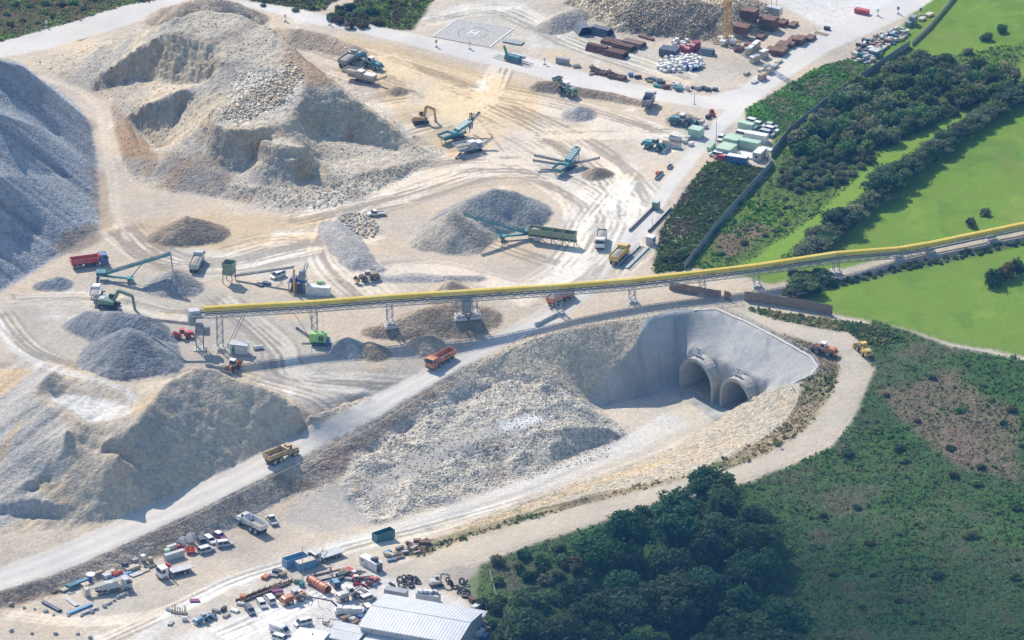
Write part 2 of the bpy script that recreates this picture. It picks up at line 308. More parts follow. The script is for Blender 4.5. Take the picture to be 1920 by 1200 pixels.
TANM = [(1345, 785), (1376, 764), (1402, 749), (1422, 737), (1452, 727), (1486, 718), (1498, 744), (1478, 788), (1442, 820), (1380, 854), (1300, 890), (1200, 915), (1050, 955), (880, 1005), (850, 992), (1000, 934), (1150, 880), (1250, 842), (1300, 815)]
VERGE = [(1340, 580), (1400, 602), (1480, 630), (1545, 650), (1574, 668), (1577, 700), (1556, 748), (1528, 788), (1488, 824), (1430, 858), (1360, 885), (1280, 902), (1190, 926), (1090, 952), (960, 990), (860, 1022), (790, 1045), (720, 1040), (790, 1015), (960, 970), (1100, 930), (1300, 888), (1440, 818), (1478, 788), (1498, 742), (1500, 715), (1536, 692), (1524, 666), (1460, 632), (1400, 600), (1342, 572)]
def amp(poly, a, soft=6): return pm(poly, soft)*a
A = .035+amp(HILL, .33)+amp(PILE, .16)+amp(RUB, .33)+amp(GRAV, .2)+amp(LLM, .22)+amp(BANK, .3)+amp(TANM, .25)+amp(VERGE, .16)
SCRUB = [(1580, 655), (1640, 600), (1780, 650), (2000, 690), (2000, 1300), (880, 1300), (900, 1060), (1000, 1020), (1200, 957), (1400, 905), (1490, 870), (1560, 835), (1600, 790), (1625, 730), (1640, 690)]
A += amp(SCRUB, .25); FLATT = pm([(690, 905), (760, 860), (850, 820), (930, 793), (1010, 776), (1024, 790), (960, 812), (880, 847), (780, 897), (700, 938)], 5, .6); A *= 1-.85*FLATT
HZ0 = HZ.copy()
big = fbm(9, 401, 5, .6); rid = 1-2*np.abs(fbm(5, 411, 4, .6)); fine = fbm(2.2, 421, 3, .7)
inheap = np.zeros(HZ.shape)
for m, *_ in HEAPS: inheap[m] = 1
inheap = blur(inheap, 2)
A = A*(1-.75*inheap)+.10*inheap
HZ = HZ+A*(.9*big+.5*rid+.35*fine-.2)
hmk = pm(HILL, 5); gzz = blur(np.hypot(np.gradient(blur(HZ0, 2), DX, axis=1), np.gradient(blur(HZ0, 2), DY, axis=0)), 2)
cl_ = hmk*np.clip((gzz-.45)*1.3, 0, 1); rd = lambda s, k: 1-2*np.abs(fbm(s, k, 3, .6)); HZ += cl_*(.75*rd(5.5, 581)+.4*rd(2.4, 584)); HZ += cl_*.32*np.sin((HZ+.8*fbm(9, 587, 3))*2*np.pi/2.6)
rub = pm(RUB, 6)*(1-.9*FLATT)
HZ += rub*(1.0*(1-2*np.abs(fbm(14, 431, 3)))+.3*fbm(5, 432, 3))
# gullies raked down the loose slopes
st = noise((2.2, 30), 441)+.6*noise((1.1, 18), 442)
lx = (GX*math.cos(.6)+GY*math.sin(.6)); ly = (-GX*math.sin(.6)+GY*math.cos(.6))
def samp(T, x, y):
    i = np.clip(((y-gy[0])/DY).astype(int), 0, NY-1); j = np.clip(((x-gx[0])/DX).astype(int), 0, NX-1); return T[i, j]
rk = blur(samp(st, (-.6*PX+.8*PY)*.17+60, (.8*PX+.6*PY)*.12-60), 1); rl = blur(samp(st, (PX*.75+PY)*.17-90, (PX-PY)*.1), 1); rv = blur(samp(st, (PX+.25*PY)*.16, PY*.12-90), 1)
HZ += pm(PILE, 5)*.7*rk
LL = pm(LLM, 5); HZ += LL*np.clip((gzz-.4)*1.5, 0, 1)*(.38*rd(7, 591)+.22*rd(3, 594)); lw = np.clip((200-PX)/90, 0, 1); HZ += LL*(lw*.42*rl+(1-lw)*.24*rv)
def Hat(x, y):
    fi = np.clip((np.asarray(y, float)-gy[0])/DY, 0, NY-1.001); fj = np.clip((np.asarray(x, float)-gx[0])/DX, 0, NX-1.001)
    i = fi.astype(int); j = fj.astype(int); a = fi-i; b = fj-j
    return (HZ[i, j]*(1-a)+HZ[i+1, j]*a)*(1-b)+(HZ[i, j+1]*(1-a)+HZ[i+1, j+1]*a)*b
def T(px, py):
    """first point of the terrain that pixel (px, py) of the photograph looks at"""
    d = rayd(px, py); t = (48-CAM[2])/d[2]+np.arange(0, 260, .25); P = CAM+d*t[:, None]
    k = np.argmax(P[:, 2] <= Hat(P[:, 0], P[:, 1])); return Vector(P[k])
def TT(px, py):
    px = np.asarray(px, float); py = np.asarray(py, float); d = rayd(px, py); t = (48-CAM[2])/d[:, 2]; done = np.zeros(len(px), bool)
    for _ in range(330):
        P = CAM+d*t[:, None]; done |= P[:, 2] <= Hat(P[:, 0], P[:, 1]); t = np.where(done, t, t+.4)
        if done.all(): break
    P = CAM+d*t[:, None]; P[:, 2] = Hat(P[:, 0], P[:, 1]); return P
PX, PY = proj(GX, GY, HZ)
# ================================================================ surface colours (what the ground is made of)
C = np.empty((NY, NX, 3)); C[:] = (.525, .448, .352)
ROCK = np.full((NY, NX), .25); VEG = np.zeros((NY, NX))
def paint(poly, col, soft=2, warp=1.0, k=1.0, rock=None, veg=None, m=None):
    if m is None: m = pm(poly, soft, warp)
    f = (m*k)[..., None]; C[:] = C*(1-f)+np.array(col)*f
    if rock is not None: ROCK[:] = ROCK*(1-m)+rock*m
    if veg is not None: VEG[:] = VEG*(1-m)+veg*m
    return m
def track(pts, wpx, col, k=.8, soft=1, jit=0, rock=None):
    """band of half width wpx pixels (horizontal) along a pixel polyline; painted on the ground"""
    q = dense(np.array([(a, b*2.4) for a, b, *_ in pts], float), 2.0); d2 = np.full(PX.shape, 1e9)
    x0, x1 = q[:, 0].min()-wpx-8, q[:, 0].max()+wpx+8; y0, y1 = (q[:, 1].min()-wpx-8)/2.4, (q[:, 1].max()+wpx+8)/2.4
    bx = (PX > x0) & (PX < x1) & (PY > y0) & (PY < y1)
    X = (PX+.5*wxs)[bx]; Y = ((PY+.5*wys)*2.4)[bx]; d = np.full(X.shape, 1e9)
    s = max(1, int(max(2.0, wpx*.35)/2)); qq = q[::s]
    for a, b in qq: d = np.minimum(d, (X-a)**2+(Y-b)**2)
    m = np.zeros(PX.shape); m[bx] = np.clip(1.5-np.sqrt(d)/wpx*1.0, 0, 1)*1.0
    m = np.clip(m*1.6, 0, 1)
    return paint(None, col, k=k, m=blur(m, soft), rock=rock)
FLOOR = (.50, .445, .365); SAND = (.52, .40, .25); DUST = (.58, .53, .45); GREY = (.30, .29, .27); EARTH = (.22, .15, .095); WHITE = (.68, .66, .62)
GRASS = (.16, .275, .028); SCR = (.055, .095, .022); MEAD = (.10, .17, .02)
lo = fbm(40, 501, 4); lo2 = fbm(16, 502, 4); lo3 = fbm(7, 503, 4)
def blend(col, m, k=1.0): paint(None, col, k=k, m=np.clip(m, 0, 1))
# broad tints of the floor
paint([(560, 60), (760, 90), (1010, 165), (1000, 230), (900, 290), (840, 300), (760, 230), (690, 150)], SAND, 20, 1.5)
paint([(240, 420), (420, 400), (620, 410), (600, 450), (420, 470), (300, 470)], SAND, 14, 1.5, .8)
paint([(1000, 300), (1180, 320), (1150, 430), (1090, 400)], (.47, .42, .35), 10)
paint([(0, 560), (200, 500), (420, 540), (600, 560), (560, 700), (420, 720), (300, 690), (60, 680)], (.45, .405, .34), 14)
paint([(430, 640), (860, 650), (700, 750), (560, 760), (430, 710)], (.43, .39, .33), 12)
paint([(1080, 350), (1240, 250), (1330, 230), (1260, 330), (1160, 470), (1100, 530), (1000, 560), (1020, 500)], DUST, 12, 1.4)
paint([(300, 460), (420, 470), (560, 470), (650, 500), (560, 530), (380, 530), (330, 500)], DUST, 10, 1.4, .8)
paint([(760, 20), (960, -10), (1090, 40), (1300, 125), (1400, 130), (1330, 160), (1100, 110), (900, 70)], (.49, .45, .38), 10)
blend(SAND, np.clip(lo2-.25, 0, 1)*.6); blend(WHITE, np.clip(lo3*.6+lo*.5-.42, 0, 1)*1.2); blend((.40, .35, .28), np.clip(-lo2-.3, 0, 1)*.7)
# vegetation at the far left and top
for p in ([(-300, -120), (330, -120), (310, 0), (230, 28), (140, 62), (0, 90), (-300, 150)], [(440, -120), (640, -120), (650, -20), (610, 20), (560, 28), (470, 8)], [(600, 38), (660, 10), (700, -60), (860, -60), (800, 15), (770, 55), (700, 55)]):
    paint(p, (.085, .105, .035), 2, 1.2, rock=.5, veg=1); m = pm(p, 2, 1.2); blend((.07, .11, .02), m*np.clip(lo3*1.5, 0, 1)); blend((.16, .10, .07), m*np.clip(-lo2*1.2, 0, .7))
paint([(705, -60), (850, -60), (800, 20), (770, 52), (712, 50)], MEAD, 2, 1, veg=1)
paint([(130, 70), (225, 33), (238, 38), (150, 76)], (.10, .15, .03), 1, .5, veg=1)
paint([(0, 66), (90, 55), (95, 66), (0, 92)], MEAD, 2, 1, veg=1)
# the hill and the stockpile
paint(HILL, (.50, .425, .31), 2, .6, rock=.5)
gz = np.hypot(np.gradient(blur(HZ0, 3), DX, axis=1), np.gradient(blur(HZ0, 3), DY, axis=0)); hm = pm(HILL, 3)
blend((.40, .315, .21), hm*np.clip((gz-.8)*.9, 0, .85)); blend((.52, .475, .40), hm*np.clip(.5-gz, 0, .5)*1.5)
paint([(205, 190), (240, 215), (262, 260), (298, 292), (290, 330), (240, 320), (215, 250)], (.30, .19, .10), 4, 1, .85)
paint([(300, 285), (420, 285), (440, 340), (400, 365), (310, 355)], (.27, .205, .145), 6, 1.2, .8)
paint([(60, 120), (180, 85), (290, 55), (240, 105), (165, 150)], (.50, .435, .335), 5, 1, .7)
blend((.30, .20, .11), hm*np.clip(lo3-.3, 0, .8)); blend((.30, .29, .275), hm*np.clip(-lo2-.1, 0, .6))
paint([(440, 130), (560, 130), (545, 190), (450, 235), (415, 225)], (.52, .47, .385), 5, 1, .8, rock=1.6)
paint([(530, 80), (585, 118), (640, 165), (570, 160), (540, 120)], (.34, .215, .12), 3, 1, .7)
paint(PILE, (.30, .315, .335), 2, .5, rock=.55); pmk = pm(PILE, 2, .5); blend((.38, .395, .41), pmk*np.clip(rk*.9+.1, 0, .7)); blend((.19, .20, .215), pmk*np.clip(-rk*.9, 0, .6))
paint([(120, 432), (180, 415), (190, 445), (150, 475), (95, 480)], (.24, .19, .145), 3, 1, .8)
paint([(160, 300), (205, 330), (212, 420), (190, 430)], (.36, .28, .19), 4, 1, .7)
# sand mounds, lower left
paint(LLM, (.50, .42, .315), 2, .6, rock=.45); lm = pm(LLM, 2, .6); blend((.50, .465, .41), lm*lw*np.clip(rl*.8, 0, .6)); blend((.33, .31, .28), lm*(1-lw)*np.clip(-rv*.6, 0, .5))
blend((.42, .36, .27), lm*np.clip(lo3-.1, 0, .7)); blend((.37, .33, .275), lm*np.clip(-lo2+.05, 0, .6))
paint([(-300, 720), (40, 690), (95, 688), (80, 712), (60, 738), (90, 768), (130, 800), (120, 880), (100, 950), (0, 990), (-300, 1000)], (.43, .405, .37), 4, .8, .85)
paint([(-50, 700), (40, 688), (60, 695), (10, 740), (-50, 770)], (.50, .36, .20), 4, .8, .8); paint([(-50, 880), (0, 840), (42, 785), (40, 800), (0, 870), (-50, 930)], (.50, .36, .20), 3, .8, .8)
paint([(90, 745), (140, 738), (200, 748), (240, 760), (190, 788), (170, 792)], (.62, .60, .555), 2, .8)
track([(0, 600), (20, 650), (75, 686), (120, 697), (200, 718), (240, 735), (252, 752), (240, 772), (200, 785)], 8, (.56, .53, .48), .9)
paint([(240, 755), (280, 735), (300, 728), (285, 760), (250, 790)], (.46, .35, .22), 3, 1, .7)
paint([(45, 905), (120, 905), (140, 940), (115, 950), (60, 915)], (.45, .36, .24), 2, .6, .8)
paint([(0, 945), (60, 938), (112, 946), (112, 968), (0, 965)], (.36, .34, .32), 2, .6, .8)
# earth bank and cutting
paint(BANK, (.46, .385, .29), 2, .9, rock=.6); bm = pm(BANK, 2, .9)
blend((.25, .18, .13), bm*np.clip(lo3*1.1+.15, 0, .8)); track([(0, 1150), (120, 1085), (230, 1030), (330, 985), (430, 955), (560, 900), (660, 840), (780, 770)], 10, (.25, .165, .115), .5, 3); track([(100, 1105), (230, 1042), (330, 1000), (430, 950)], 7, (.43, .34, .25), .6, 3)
paint(GRAV, (.50, .43, .32), 2, .5, rock=.5)
paint(RUB, (.48, .435, .355), 2, 1, rock=.9); ROCK[:] = ROCK*(1-.7*FLATT); rm = pm(RUB, 2, 1); blend((.47, .44, .385), rm*np.clip(rid*.7, 0, .6)); blend((.37, .30, .21), rm*np.clip(lo3-.35, 0, .7))
track([(690, 925), (760, 880), (830, 845), (900, 815), (960, 795)], 16, (.45, .42, .365), .85, 3); paint([(930, 792), (965, 780), (1005, 778), (1020, 790), (985, 804), (940, 808)], (.64, .62, .58), 1, .5)
paint([(560, 930), (640, 905), (690, 985), (600, 1000), (520, 975)], (.40, .37, .33), 5, 1.2, .8)
CUTF = [(1108, 766), (1170, 750), (1270, 738), (1345, 785), (1300, 816), (1250, 842), (1150, 880), (1000, 934), (850, 985), (740, 1025), (640, 1050), (480, 1100), (330, 1160), (240, 1200), (180, 1230), (380, 1230), (560, 1100), (690, 990), (830, 950), (950, 906), (1080, 856), (1170, 822), (1172, 800)]
paint(CUTF, (.52, .465, .38), 2, .6, rock=.25)
for pts, ww, k in (([(1290, 770), (1180, 830), (1000, 905), (850, 960), (700, 1003), (560, 1045), (430, 1090), (330, 1150), (250, 1210)], 16, .6), ([(1320, 775), (1200, 838), (1040, 905), (880, 965)], 6, .6), ([(1250, 775), (1130, 850), (960, 915), (800, 965)], 5, .6)): track(pts, ww, (.66, .64, .59), k, 3)
track([(1140, 850), (1000, 915), (850, 965), (720, 1003)], 5, (.36, .34, .31), .5, 2)
paint([(1290, 742), (1335, 762), (1310, 800), (1250, 775)], (.55, .48, .34), 4, 1, .6)
paint(SHOT, (.41, .405, .385), 1, .25, rock=.12); sm = pm(SHOT, 1, .25); HZ += sm*.12*fbm(3.5, 571, 3)
blend((.49, .485, .465), sm*np.clip(noise((9, 5), 511)*.7+.1, 0, .8)); blend((.30, .315, .315), sm*np.clip(-lo3*1.1, 0, .7)); blend((.26, .27, .265), sm*np.clip(noise((1.6, 7), 572)+.5*noise((.9, 4), 573)-.55, 0, .7)); blend((.33, .29, .23), sm*np.clip(lo2-.5, 0, .6))
track([(1158, 741), (1190, 728), (1225, 715), (1252, 703), (1262, 690)], 2.2, (.22, .20, .16), .8, 1); track([(1295, 612), (1272, 640)], 6, (.36, .37, .37), .5, 3)  # second band: conveyor shadow on the wall, painted into its colour
paint(TANM, (.43, .38, .295), 2, .7, rock=.8); tm = pm(TANM, 2, .7); blend((.47, .36, .22), tm*np.clip(lo3*.6, 0, .5))
track([(860, 995), (1000, 948), (1150, 895), (1260, 862)], 7, (.52, .38, .2), .6, 3)
paint(VERGE, (.30, .25, .155), 2, .7, rock=.9, veg=.5); vm = pm(VERGE, 2, .7); blend((.085, .105, .03), vm*np.clip(lo3*1.4+.0, 0, .8)); blend((.19, .135, .10), vm*np.clip(-lo2, 0, .6))
# fields and rough ground on the right
FIELD = [(1620, 140), (1780, -60), (2200, -60), (2200, 760), (1920, 668), (1780, 642), (1680, 612), (1565, 588), (1470, 540), (1330, 500), (1290, 500), (1440, 330)]
paint(FIELD, GRASS, 2, .6, rock=.1, veg=.8); fm = pm(FIELD, 3, .5); mow = noise((3, 26), 561)+.7*noise((26, 2.2), 562); blend((.22, .31, .035), fm*np.clip(mow*.5+lo2*.7, 0, .85)); blend((.10, .20, .018), fm*np.clip(lo3*.8+mow*.4-lo*.4, 0, .75)); blend((.22, .24, .06), fm*np.clip(fbm(22, 563, 4)-.35, 0, .5)); blend((.115, .20, .022), fm*np.clip(lo*.9, 0, .7)); blend((.20, .28, .03), fm*np.clip(-lo2*.8, 0, .6))
OLD = [(1705, 88), (1450, 255), (1440, 330), (1365, 405), (1285, 505), (1420, 505), (1480, 500), (1560, 440), (1620, 370), (1700, 320), (1800, 220), (1920, 110), (1920, 80), (1760, 110)]
paint(OLD, (.11, .17, .03), 5, 1.6, rock=.4, veg=1); om = pm(OLD, 5, 1.6); blend((.13, .20, .025), om*np.clip(lo2+.0, 0, .9)); blend((.16, .15, .06), om*np.clip(lo3-.3, 0, .6))
STRIP = [(1380, 500), (1470, 445), (1560, 375), (1640, 290), (1760, 225), (1850, 165), (1900, 185), (1800, 235), (1700, 300), (1620, 370), (1540, 425), (1480, 475), (1440, 505)]
paint(STRIP, (.175, .29, .028), 3, .7, rock=.1, veg=.2)
paint([(1345, 440), (1400, 412), (1445, 425), (1430, 450), (1370, 480), (1340, 470)], (.20, .13, .095), 3, 1.8, .85, rock=1)
paint([(1345, 570), (1400, 545), (1600, 500), (1760, 460), (1960, 425), (1960, 445), (1760, 490), (1600, 530), (1480, 560), (1400, 590)], (.46, .41, .33), 2, .8, rock=.3, veg=0)
track([(1475, 552), (1560, 538), (1680, 508), (1800, 482), (1960, 447)], 9, (.07, .10, .025), .9, 2)
for p in ([(1400, 205), (1470, 165), (1540, 125), (1590, 110), (1632, 125), (1570, 170), (1500, 225), (1450, 262), (1400, 238)], [(1225, 510), (1240, 430), (1290, 350), (1330, 305), (1400, 310), (1445, 318), (1365, 402), (1282, 508)]):
    paint(p, (.06, .095, .025), 2, .6, rock=.4, veg=1); m = pm(p, 2, .6); blend((.10, .17, .03), m*np.clip(lo3, 0, .8)); blend((.15, .115, .09), m*np.clip(-lo3-.25, 0, .6))
paint([(1225, 510), (1236, 430), (1262, 420), (1330, 440), (1300, 455), (1262, 460)], (.33, .28, .19), 3, 1.2, .8); paint([(1232, 505), (1240, 480), (1262, 462), (1300, 455), (1320, 460), (1282, 508)], (.085, .165, .02), 3, 1)
paint(SCRUB, (.056, .112, .032), 2, .8, rock=.5, veg=1); scm = pm(SCRUB, 2, .8)
blend((.045, .11, .02), scm*np.clip(lo2*1.6, 0, .9)); blend((.14, .115, .075), scm*np.clip(-lo2*1.1+lo*.6-.28, 0, .65)); blend((.10, .08, .04), scm*np.clip(lo3-.25, 0, .7))
for p in ([(1640, 730), (1780, 700), (1900, 760), (1920, 900), (1800, 880), (1700, 800)], [(1700, 790), (1830, 810), (1900, 880), (1780, 870)]): paint(p, (.21, .15, .105), 8, 2.5, .7)
paint([(1400, 580), (1480, 590), (1560, 600), (1650, 615), (1700, 640), (1640, 650), (1580, 625), (1490, 606), (1410, 592)], (.13, .14, .05), 2, 1, .8, veg=1)
paint([(860, 1095), (900, 1060), (960, 1130), (1010, 1240), (915, 1240), (905, 1170)], (.09, .14, .035), 3, 1.2, .8)
paint([(780, 1070), (860, 1060), (900, 1065), (870, 1100), (840, 1085)], (.36, .31, .26), 3, 1, .8)
# yard at the bottom
paint([(450, 1150), (640, 1060), (760, 1090), (880, 1130), (900, 1240), (230, 1240), (360, 1180)], (.63, .60, .56), 6, 1, .9); paint([(60, 1130), (250, 1085), (330, 1100), (250, 1140), (120, 1160)], (.49, .43, .35), 4, 1, .8)
# ---- wheel tracks: many faint lanes along the ways the trucks take
acc = np.zeros((NY, NX)); acw = np.zeros((NY, NX)); r = np.random.default_rng(77)
LANES = [([(640, 110), (800, 160), (950, 220), (1100, 300), (1170, 400), (1130, 500)], 70, 40), ([(560, 410), (760, 360), (900, 320), (1060, 330), (1180, 400)], 40, 26), ([(660, 200), (800, 180), (950, 180), (1150, 230), (1280, 280)], 40, 24),
 ([(235, 430), (300, 480), (420, 500), (560, 470), (700, 440)], 40, 26), ([(0, 590), (60, 660), (160, 700)], 14, 10), ([(420, 560), (520, 640), (560, 700), (700, 700), (800, 690)], 30, 22), ([(640, 520), (800, 500), (1000, 540), (1120, 480)], 24, 16),
 ([(700, 560), (620, 480), (640, 400), (760, 370)], 30, 22), ([(1180, 330), (1110, 420), (1060, 500), (960, 560)], 30, 22), ([(820, 300), (960, 300), (1120, 380), (1110, 450)], 34, 22), ([(430, 470), (520, 450), (640, 460), (700, 520)], 24, 16), ([(720, 110), (840, 190), (930, 290)], 26, 30), ([(940, 130), (900, 200), (760, 250)], 26, 30), ([(1250, 250), (1130, 250), (1000, 250), (880, 230)], 22, 22),
 ([(200, 1200), (330, 1140), (450, 1085), (620, 1035), (800, 985), (1000, 920)], 12, 18), ([(0, 1150), (150, 1165), (300, 1150), (420, 1100)], 10, 14), ([(420, 1190), (560, 1130), (640, 1080)], 24, 14),
 ([(800, 40), (950, 20), (1080, 80), (1300, 150)], 30, 16), ([(430, 690), (560, 720), (680, 740), (760, 700)], 18, 14), ([(20, 560), (200, 560), (330, 590), (430, 580)], 20, 12), ([(830, 420), (960, 470), (1060, 500)], 14, 10)]
for pts, spread, n in LANES:
    for _ in range(int(n*1.9)):
        off = r.normal(0, spread*.45, 2)*[1, .45]; P = np.array(pts, float)+off+r.normal(0, spread*.16, (len(pts), 2))*[1, .5]
        t = np.linspace(0, len(P)-1, 60); a, b = sorted(r.uniform(0, 60, 2)); 
        if b-a < 14: a, b = 0, 59
        k = np.minimum(t.astype(int), len(P)-2); f = (t-k)[:, None]
        Pm, P0, P1, P2 = P[np.maximum(k-1, 0)], P[k], P[k+1], P[np.minimum(k+2, len(P)-1)]
        q = .5*(2*P0+(P1-Pm)*f+(2*Pm-5*P0+4*P1-P2)*f*f+(3*P0-Pm-3*P1+P2)*f**3); q = q[int(a):int(b)]
        if len(q) < 4: continue
        g = U(q[:, 0], q[:, 1], 0 if q[0, 1] < 900 else -14); g = dense(g, .25); dv = np.gradient(g, axis=0); nv = np.stack([-dv[:, 1], dv[:, 0]], 1); nv /= np.linalg.norm(nv, axis=1)[:, None]+1e-9
        s = r.choice([-1, 1], p=[.42, .58])*r.uniform(.4, 1)
        for sd in (-1.05, 1.05):
            e = g[:, :2]+nv*sd; i, j = ij(e[:, 0], e[:, 1]); i = np.rint(i).astype(int); j = np.rint(j).astype(int); ok = (i >= 0) & (i < NY) & (j >= 0) & (j < NX); np.add.at(acc, (i[ok], j[ok]), s)
acc = np.clip(acc, -3, 3); acc = blur(acc, 1)*.8
free = (1-np.clip(VEG, 0, 1))*(1-np.clip((ROCK-.4)*2, 0, 1))
f = np.clip(acc*free*.40, -.34, .34)
C *= (1+f)[..., None]*np.array([1, 1, 1])+(np.maximum(f, 0)[..., None]*np.array([0, .05, .1]))
HZ += -np.clip(acc, -1, 1)*free*.02
# ---- roads
ROADCOL = (.585, .55, .495)
road = np.zeros((NY, NX))
POLY_ROAD = {
 'haul_road': [(a, b) for a, b, _ in RU[4:]]+[(a, b) for a, b, _ in RL[4:]][::-1],
 'service_road': [(-200, 160), (0, 108), (90, 92), (180, 65), (260, 40), (320, 22), (460, 12), (520, 26), (600, 46), (650, 56), (760, 82), (860, 108), (960, 130), (1060, 158), (1160, 178), (1250, 192), (1330, 205), (1360, 205), (1275, 300), (1215, 385), (1150, 470), (1120, 530), (1220, 430), (1262, 360), (1330, 270), (1390, 215), (1470, 150), (1560, 92), (1640, 58), (1720, 20), (1790, -30), (1700, -60), (1600, 30), (1520, 62), (1440, 120), (1390, 165), (1330, 180), (1240, 168), (1120, 142), (1000, 110), (880, 84), (760, 60), (660, 40), (560, 16), (480, 4), (400, 0), (310, -4), (230, 10), (140, 38), (60, 62), (0, 78), (-200, 126)],
 'gravel_path': [(a, b) for a, b, _ in PU]+[(a, b) for a, b, _ in PL][::-1]}
RM = {}
for k, p in POLY_ROAD.items(): RM[k] = pm(p, 1, .22)
paint(None, ROADCOL, m=RM['haul_road'], rock=.06, veg=0); paint(None, (.60, .57, .525), m=RM['service_road'], rock=.06, veg=0); paint(None, (.49, .43, .335), m=RM['gravel_path'], rock=.15, veg=0)
paint([(1540, -60), (1480, 0), (1560, 40), (1600, 40), (1680, 0), (1740, -60)], (.62, .61, .585), 2, .5)
paint([(1440, 0), (1540, -40), (1620, 30), (1560, 60)], (.60, .58, .54), 3, .5)
for o, k, c in ((.3, .6, (.66, .645, .60)), (.5, .7, (.46, .435, .395)), (.72, .6, (.66, .645, .60)), (.12, .7, (.45, .41, .35)), (.9, .6, (.44, .405, .35)), (.22, .4, (.48, .455, .41)), (.62, .4, (.5, .475, .43))):
    track([(a[0]*(1-o)+b[0]*o, a[1]*(1-o)+b[1]*o) for a, b in zip(RU[3:], RL[3:])], 2.5, c, k, 2)
for o, k, c in ((.35, .35, (.53, .475, .385)), (.65, .35, (.53, .475, .385)), (.02, .5, (.36, .31, .22)), (.98, .5, (.36, .31, .22))):
    track([(a[0]*(1-o)+b[0]*o, a[1]*(1-o)+b[1]*o) for a, b in zip(PU, PL)], 2.2, c, k, 2)
track([(85, 150), (150, 172), (190, 208), (203, 262), (216, 330), (224, 410), (236, 450)], 3, (.60, .53, .42), .8); track([(75, 144), (140, 165), (183, 200), (192, 250), (202, 320), (212, 400)], 3, (.60, .53, .42), .8); track([(110, 152), (170, 178), (205, 220), (222, 290), (245, 340), (290, 365)], 3, (.58, .5, .38), .7)
for m, label, colr, name in HEAPS:
    cc = {'dark': (.235, .245, .26), 'dark2': (.27, .265, .255), 'grey': (.32, .31, .295), 'greytan': (.37, .335, .28), 'tan': (.42, .34, .25), 'brown': (.31, .245, .175), 'rubble': (.40, .335, .235)}[colr]
    mm = blur(m.astype(float), 1); paint(None, cc, m=mm, rock=1.5 if colr == 'rubble' else .55, k=.95)
    blend(tuple(np.array(cc)*1.25), mm*np.clip(lo3, 0, .5)); blend(tuple(np.array(cc)*.75), mm*np.clip(-lo3, 0, .5))
paint([(1160, 20), (1290, 50), (1345, 30), (1350, 75), (1290, 72), (1200, 60)], (.20, .15, .11), 4, 1.2, .6)
C *= (1+.07*lo+.06*lo2+.05*lo3)[..., None]; C[..., 0] *= 1+.02*lo2; C[..., 2] *= 1-.03*lo2
C = np.clip(C, .012, .8)
# ================================================================ ground material
def ground_material():
    m = bpy.data.materials.new('ground_surface'); m.use_nodes = True; nt = m.node_tree; L = nt.links.new; b = nt.nodes['Principled BSDF']
    b.inputs['Roughness'].default_value = .95; b.inputs['Specular IOR Level'].default_value = .15
    def at(n): a = _n(nt, 'ShaderNodeAttribute'); a.attribute_name = n; return a
    col, rock, veg = at('col'), at('rock'), at('veg'); g = _n(nt, 'ShaderNodeNewGeometry')
    def math_(op, a, b_=None, c=None):
        q = _n(nt, 'ShaderNodeMath', operation=op)
        for k, v in enumerate((a, b_, c)):
            if v is None: continue
            if isinstance(v, (int, float)): q.inputs[k].default_value = v
            else: L(v, q.inputs[k])
        return q.outputs[0]
    def noise_(s, d=3, r=.6):
        q = _n(nt, 'ShaderNodeTexNoise'); q.inputs['Scale'].default_value = s; q.inputs['Detail'].default_value = d; q.inputs['Roughness'].default_value = r; L(g.outputs['Position'], q.inputs['Vector']); return q.outputs[0]
    def vor(s):
        q = _n(nt, 'ShaderNodeTexVoronoi'); q.inputs['Scale'].default_value = s; L(g.outputs['Position'], q.inputs['Vector']); return q
    n1, n2 = noise_(.9, 4, .7), noise_(3.0, 3, .7); v1, v2 = vor(.9), vor(2.0)
    sep = _n(nt, 'ShaderNodeSeparateColor'); L(v1.outputs['Color'], sep.inputs[0]); sep2 = _n(nt, 'ShaderNodeSeparateColor'); L(v2.outputs['Color'], sep2.inputs[0])
    st = math_('ADD', math_('MULTIPLY', math_('SUBTRACT', sep.outputs[0], .5), .55), math_('MULTIPLY', math_('SUBTRACT', sep2.outputs[0], .5), .7))
    st = math_('MULTIPLY', st, rock.outputs['Fac'])
    nn = math_('ADD', math_('MULTIPLY', math_('SUBTRACT', n1, .5), .36), math_('MULTIPLY', math_('SUBTRACT', n2, .5), .36))
    vv = math_('MULTIPLY', math_('MULTIPLY', math_('SUBTRACT', n2, .5), 1.5), veg.outputs['Fac'])
    f = math_('MAXIMUM', math_('ADD', math_('ADD', math_('ADD', 1.0, st), nn), vv), .25)
    mx = _n(nt, 'ShaderNodeMix', data_type='RGBA', blend_type='MULTIPLY'); mx.inputs[0].default_value = 1; L(col.outputs['Color'], mx.inputs[6]); L(f, mx.inputs[7]); L(mx.outputs[2], b.inputs['Base Color'])
    h = math_('ADD', math_('MULTIPLY', v1.outputs['Distance'], -.35), math_('MULTIPLY', v2.outputs['Distance'], -.22)); h = math_('MULTIPLY', h, math_('ADD', rock.outputs['Fac'], .05))
    h = math_('ADD', h, math_('MULTIPLY', n2, math_('ADD', math_('MULTIPLY', veg.outputs['Fac'], .35), .03)))
    h = math_('ADD', h, math_('MULTIPLY', n1, math_('ADD', math_('MULTIPLY', rock.outputs['Fac'], .35), .03)))
    bp = _n(nt, 'ShaderNodeBump'); bp.inputs['Strength'].default_value = .9; bp.inputs['Distance'].default_value = 1.0; L(h, bp.inputs['Height']); L(bp.outputs[0], b.inputs['Normal'])
    return m
GROUND = ground_material()
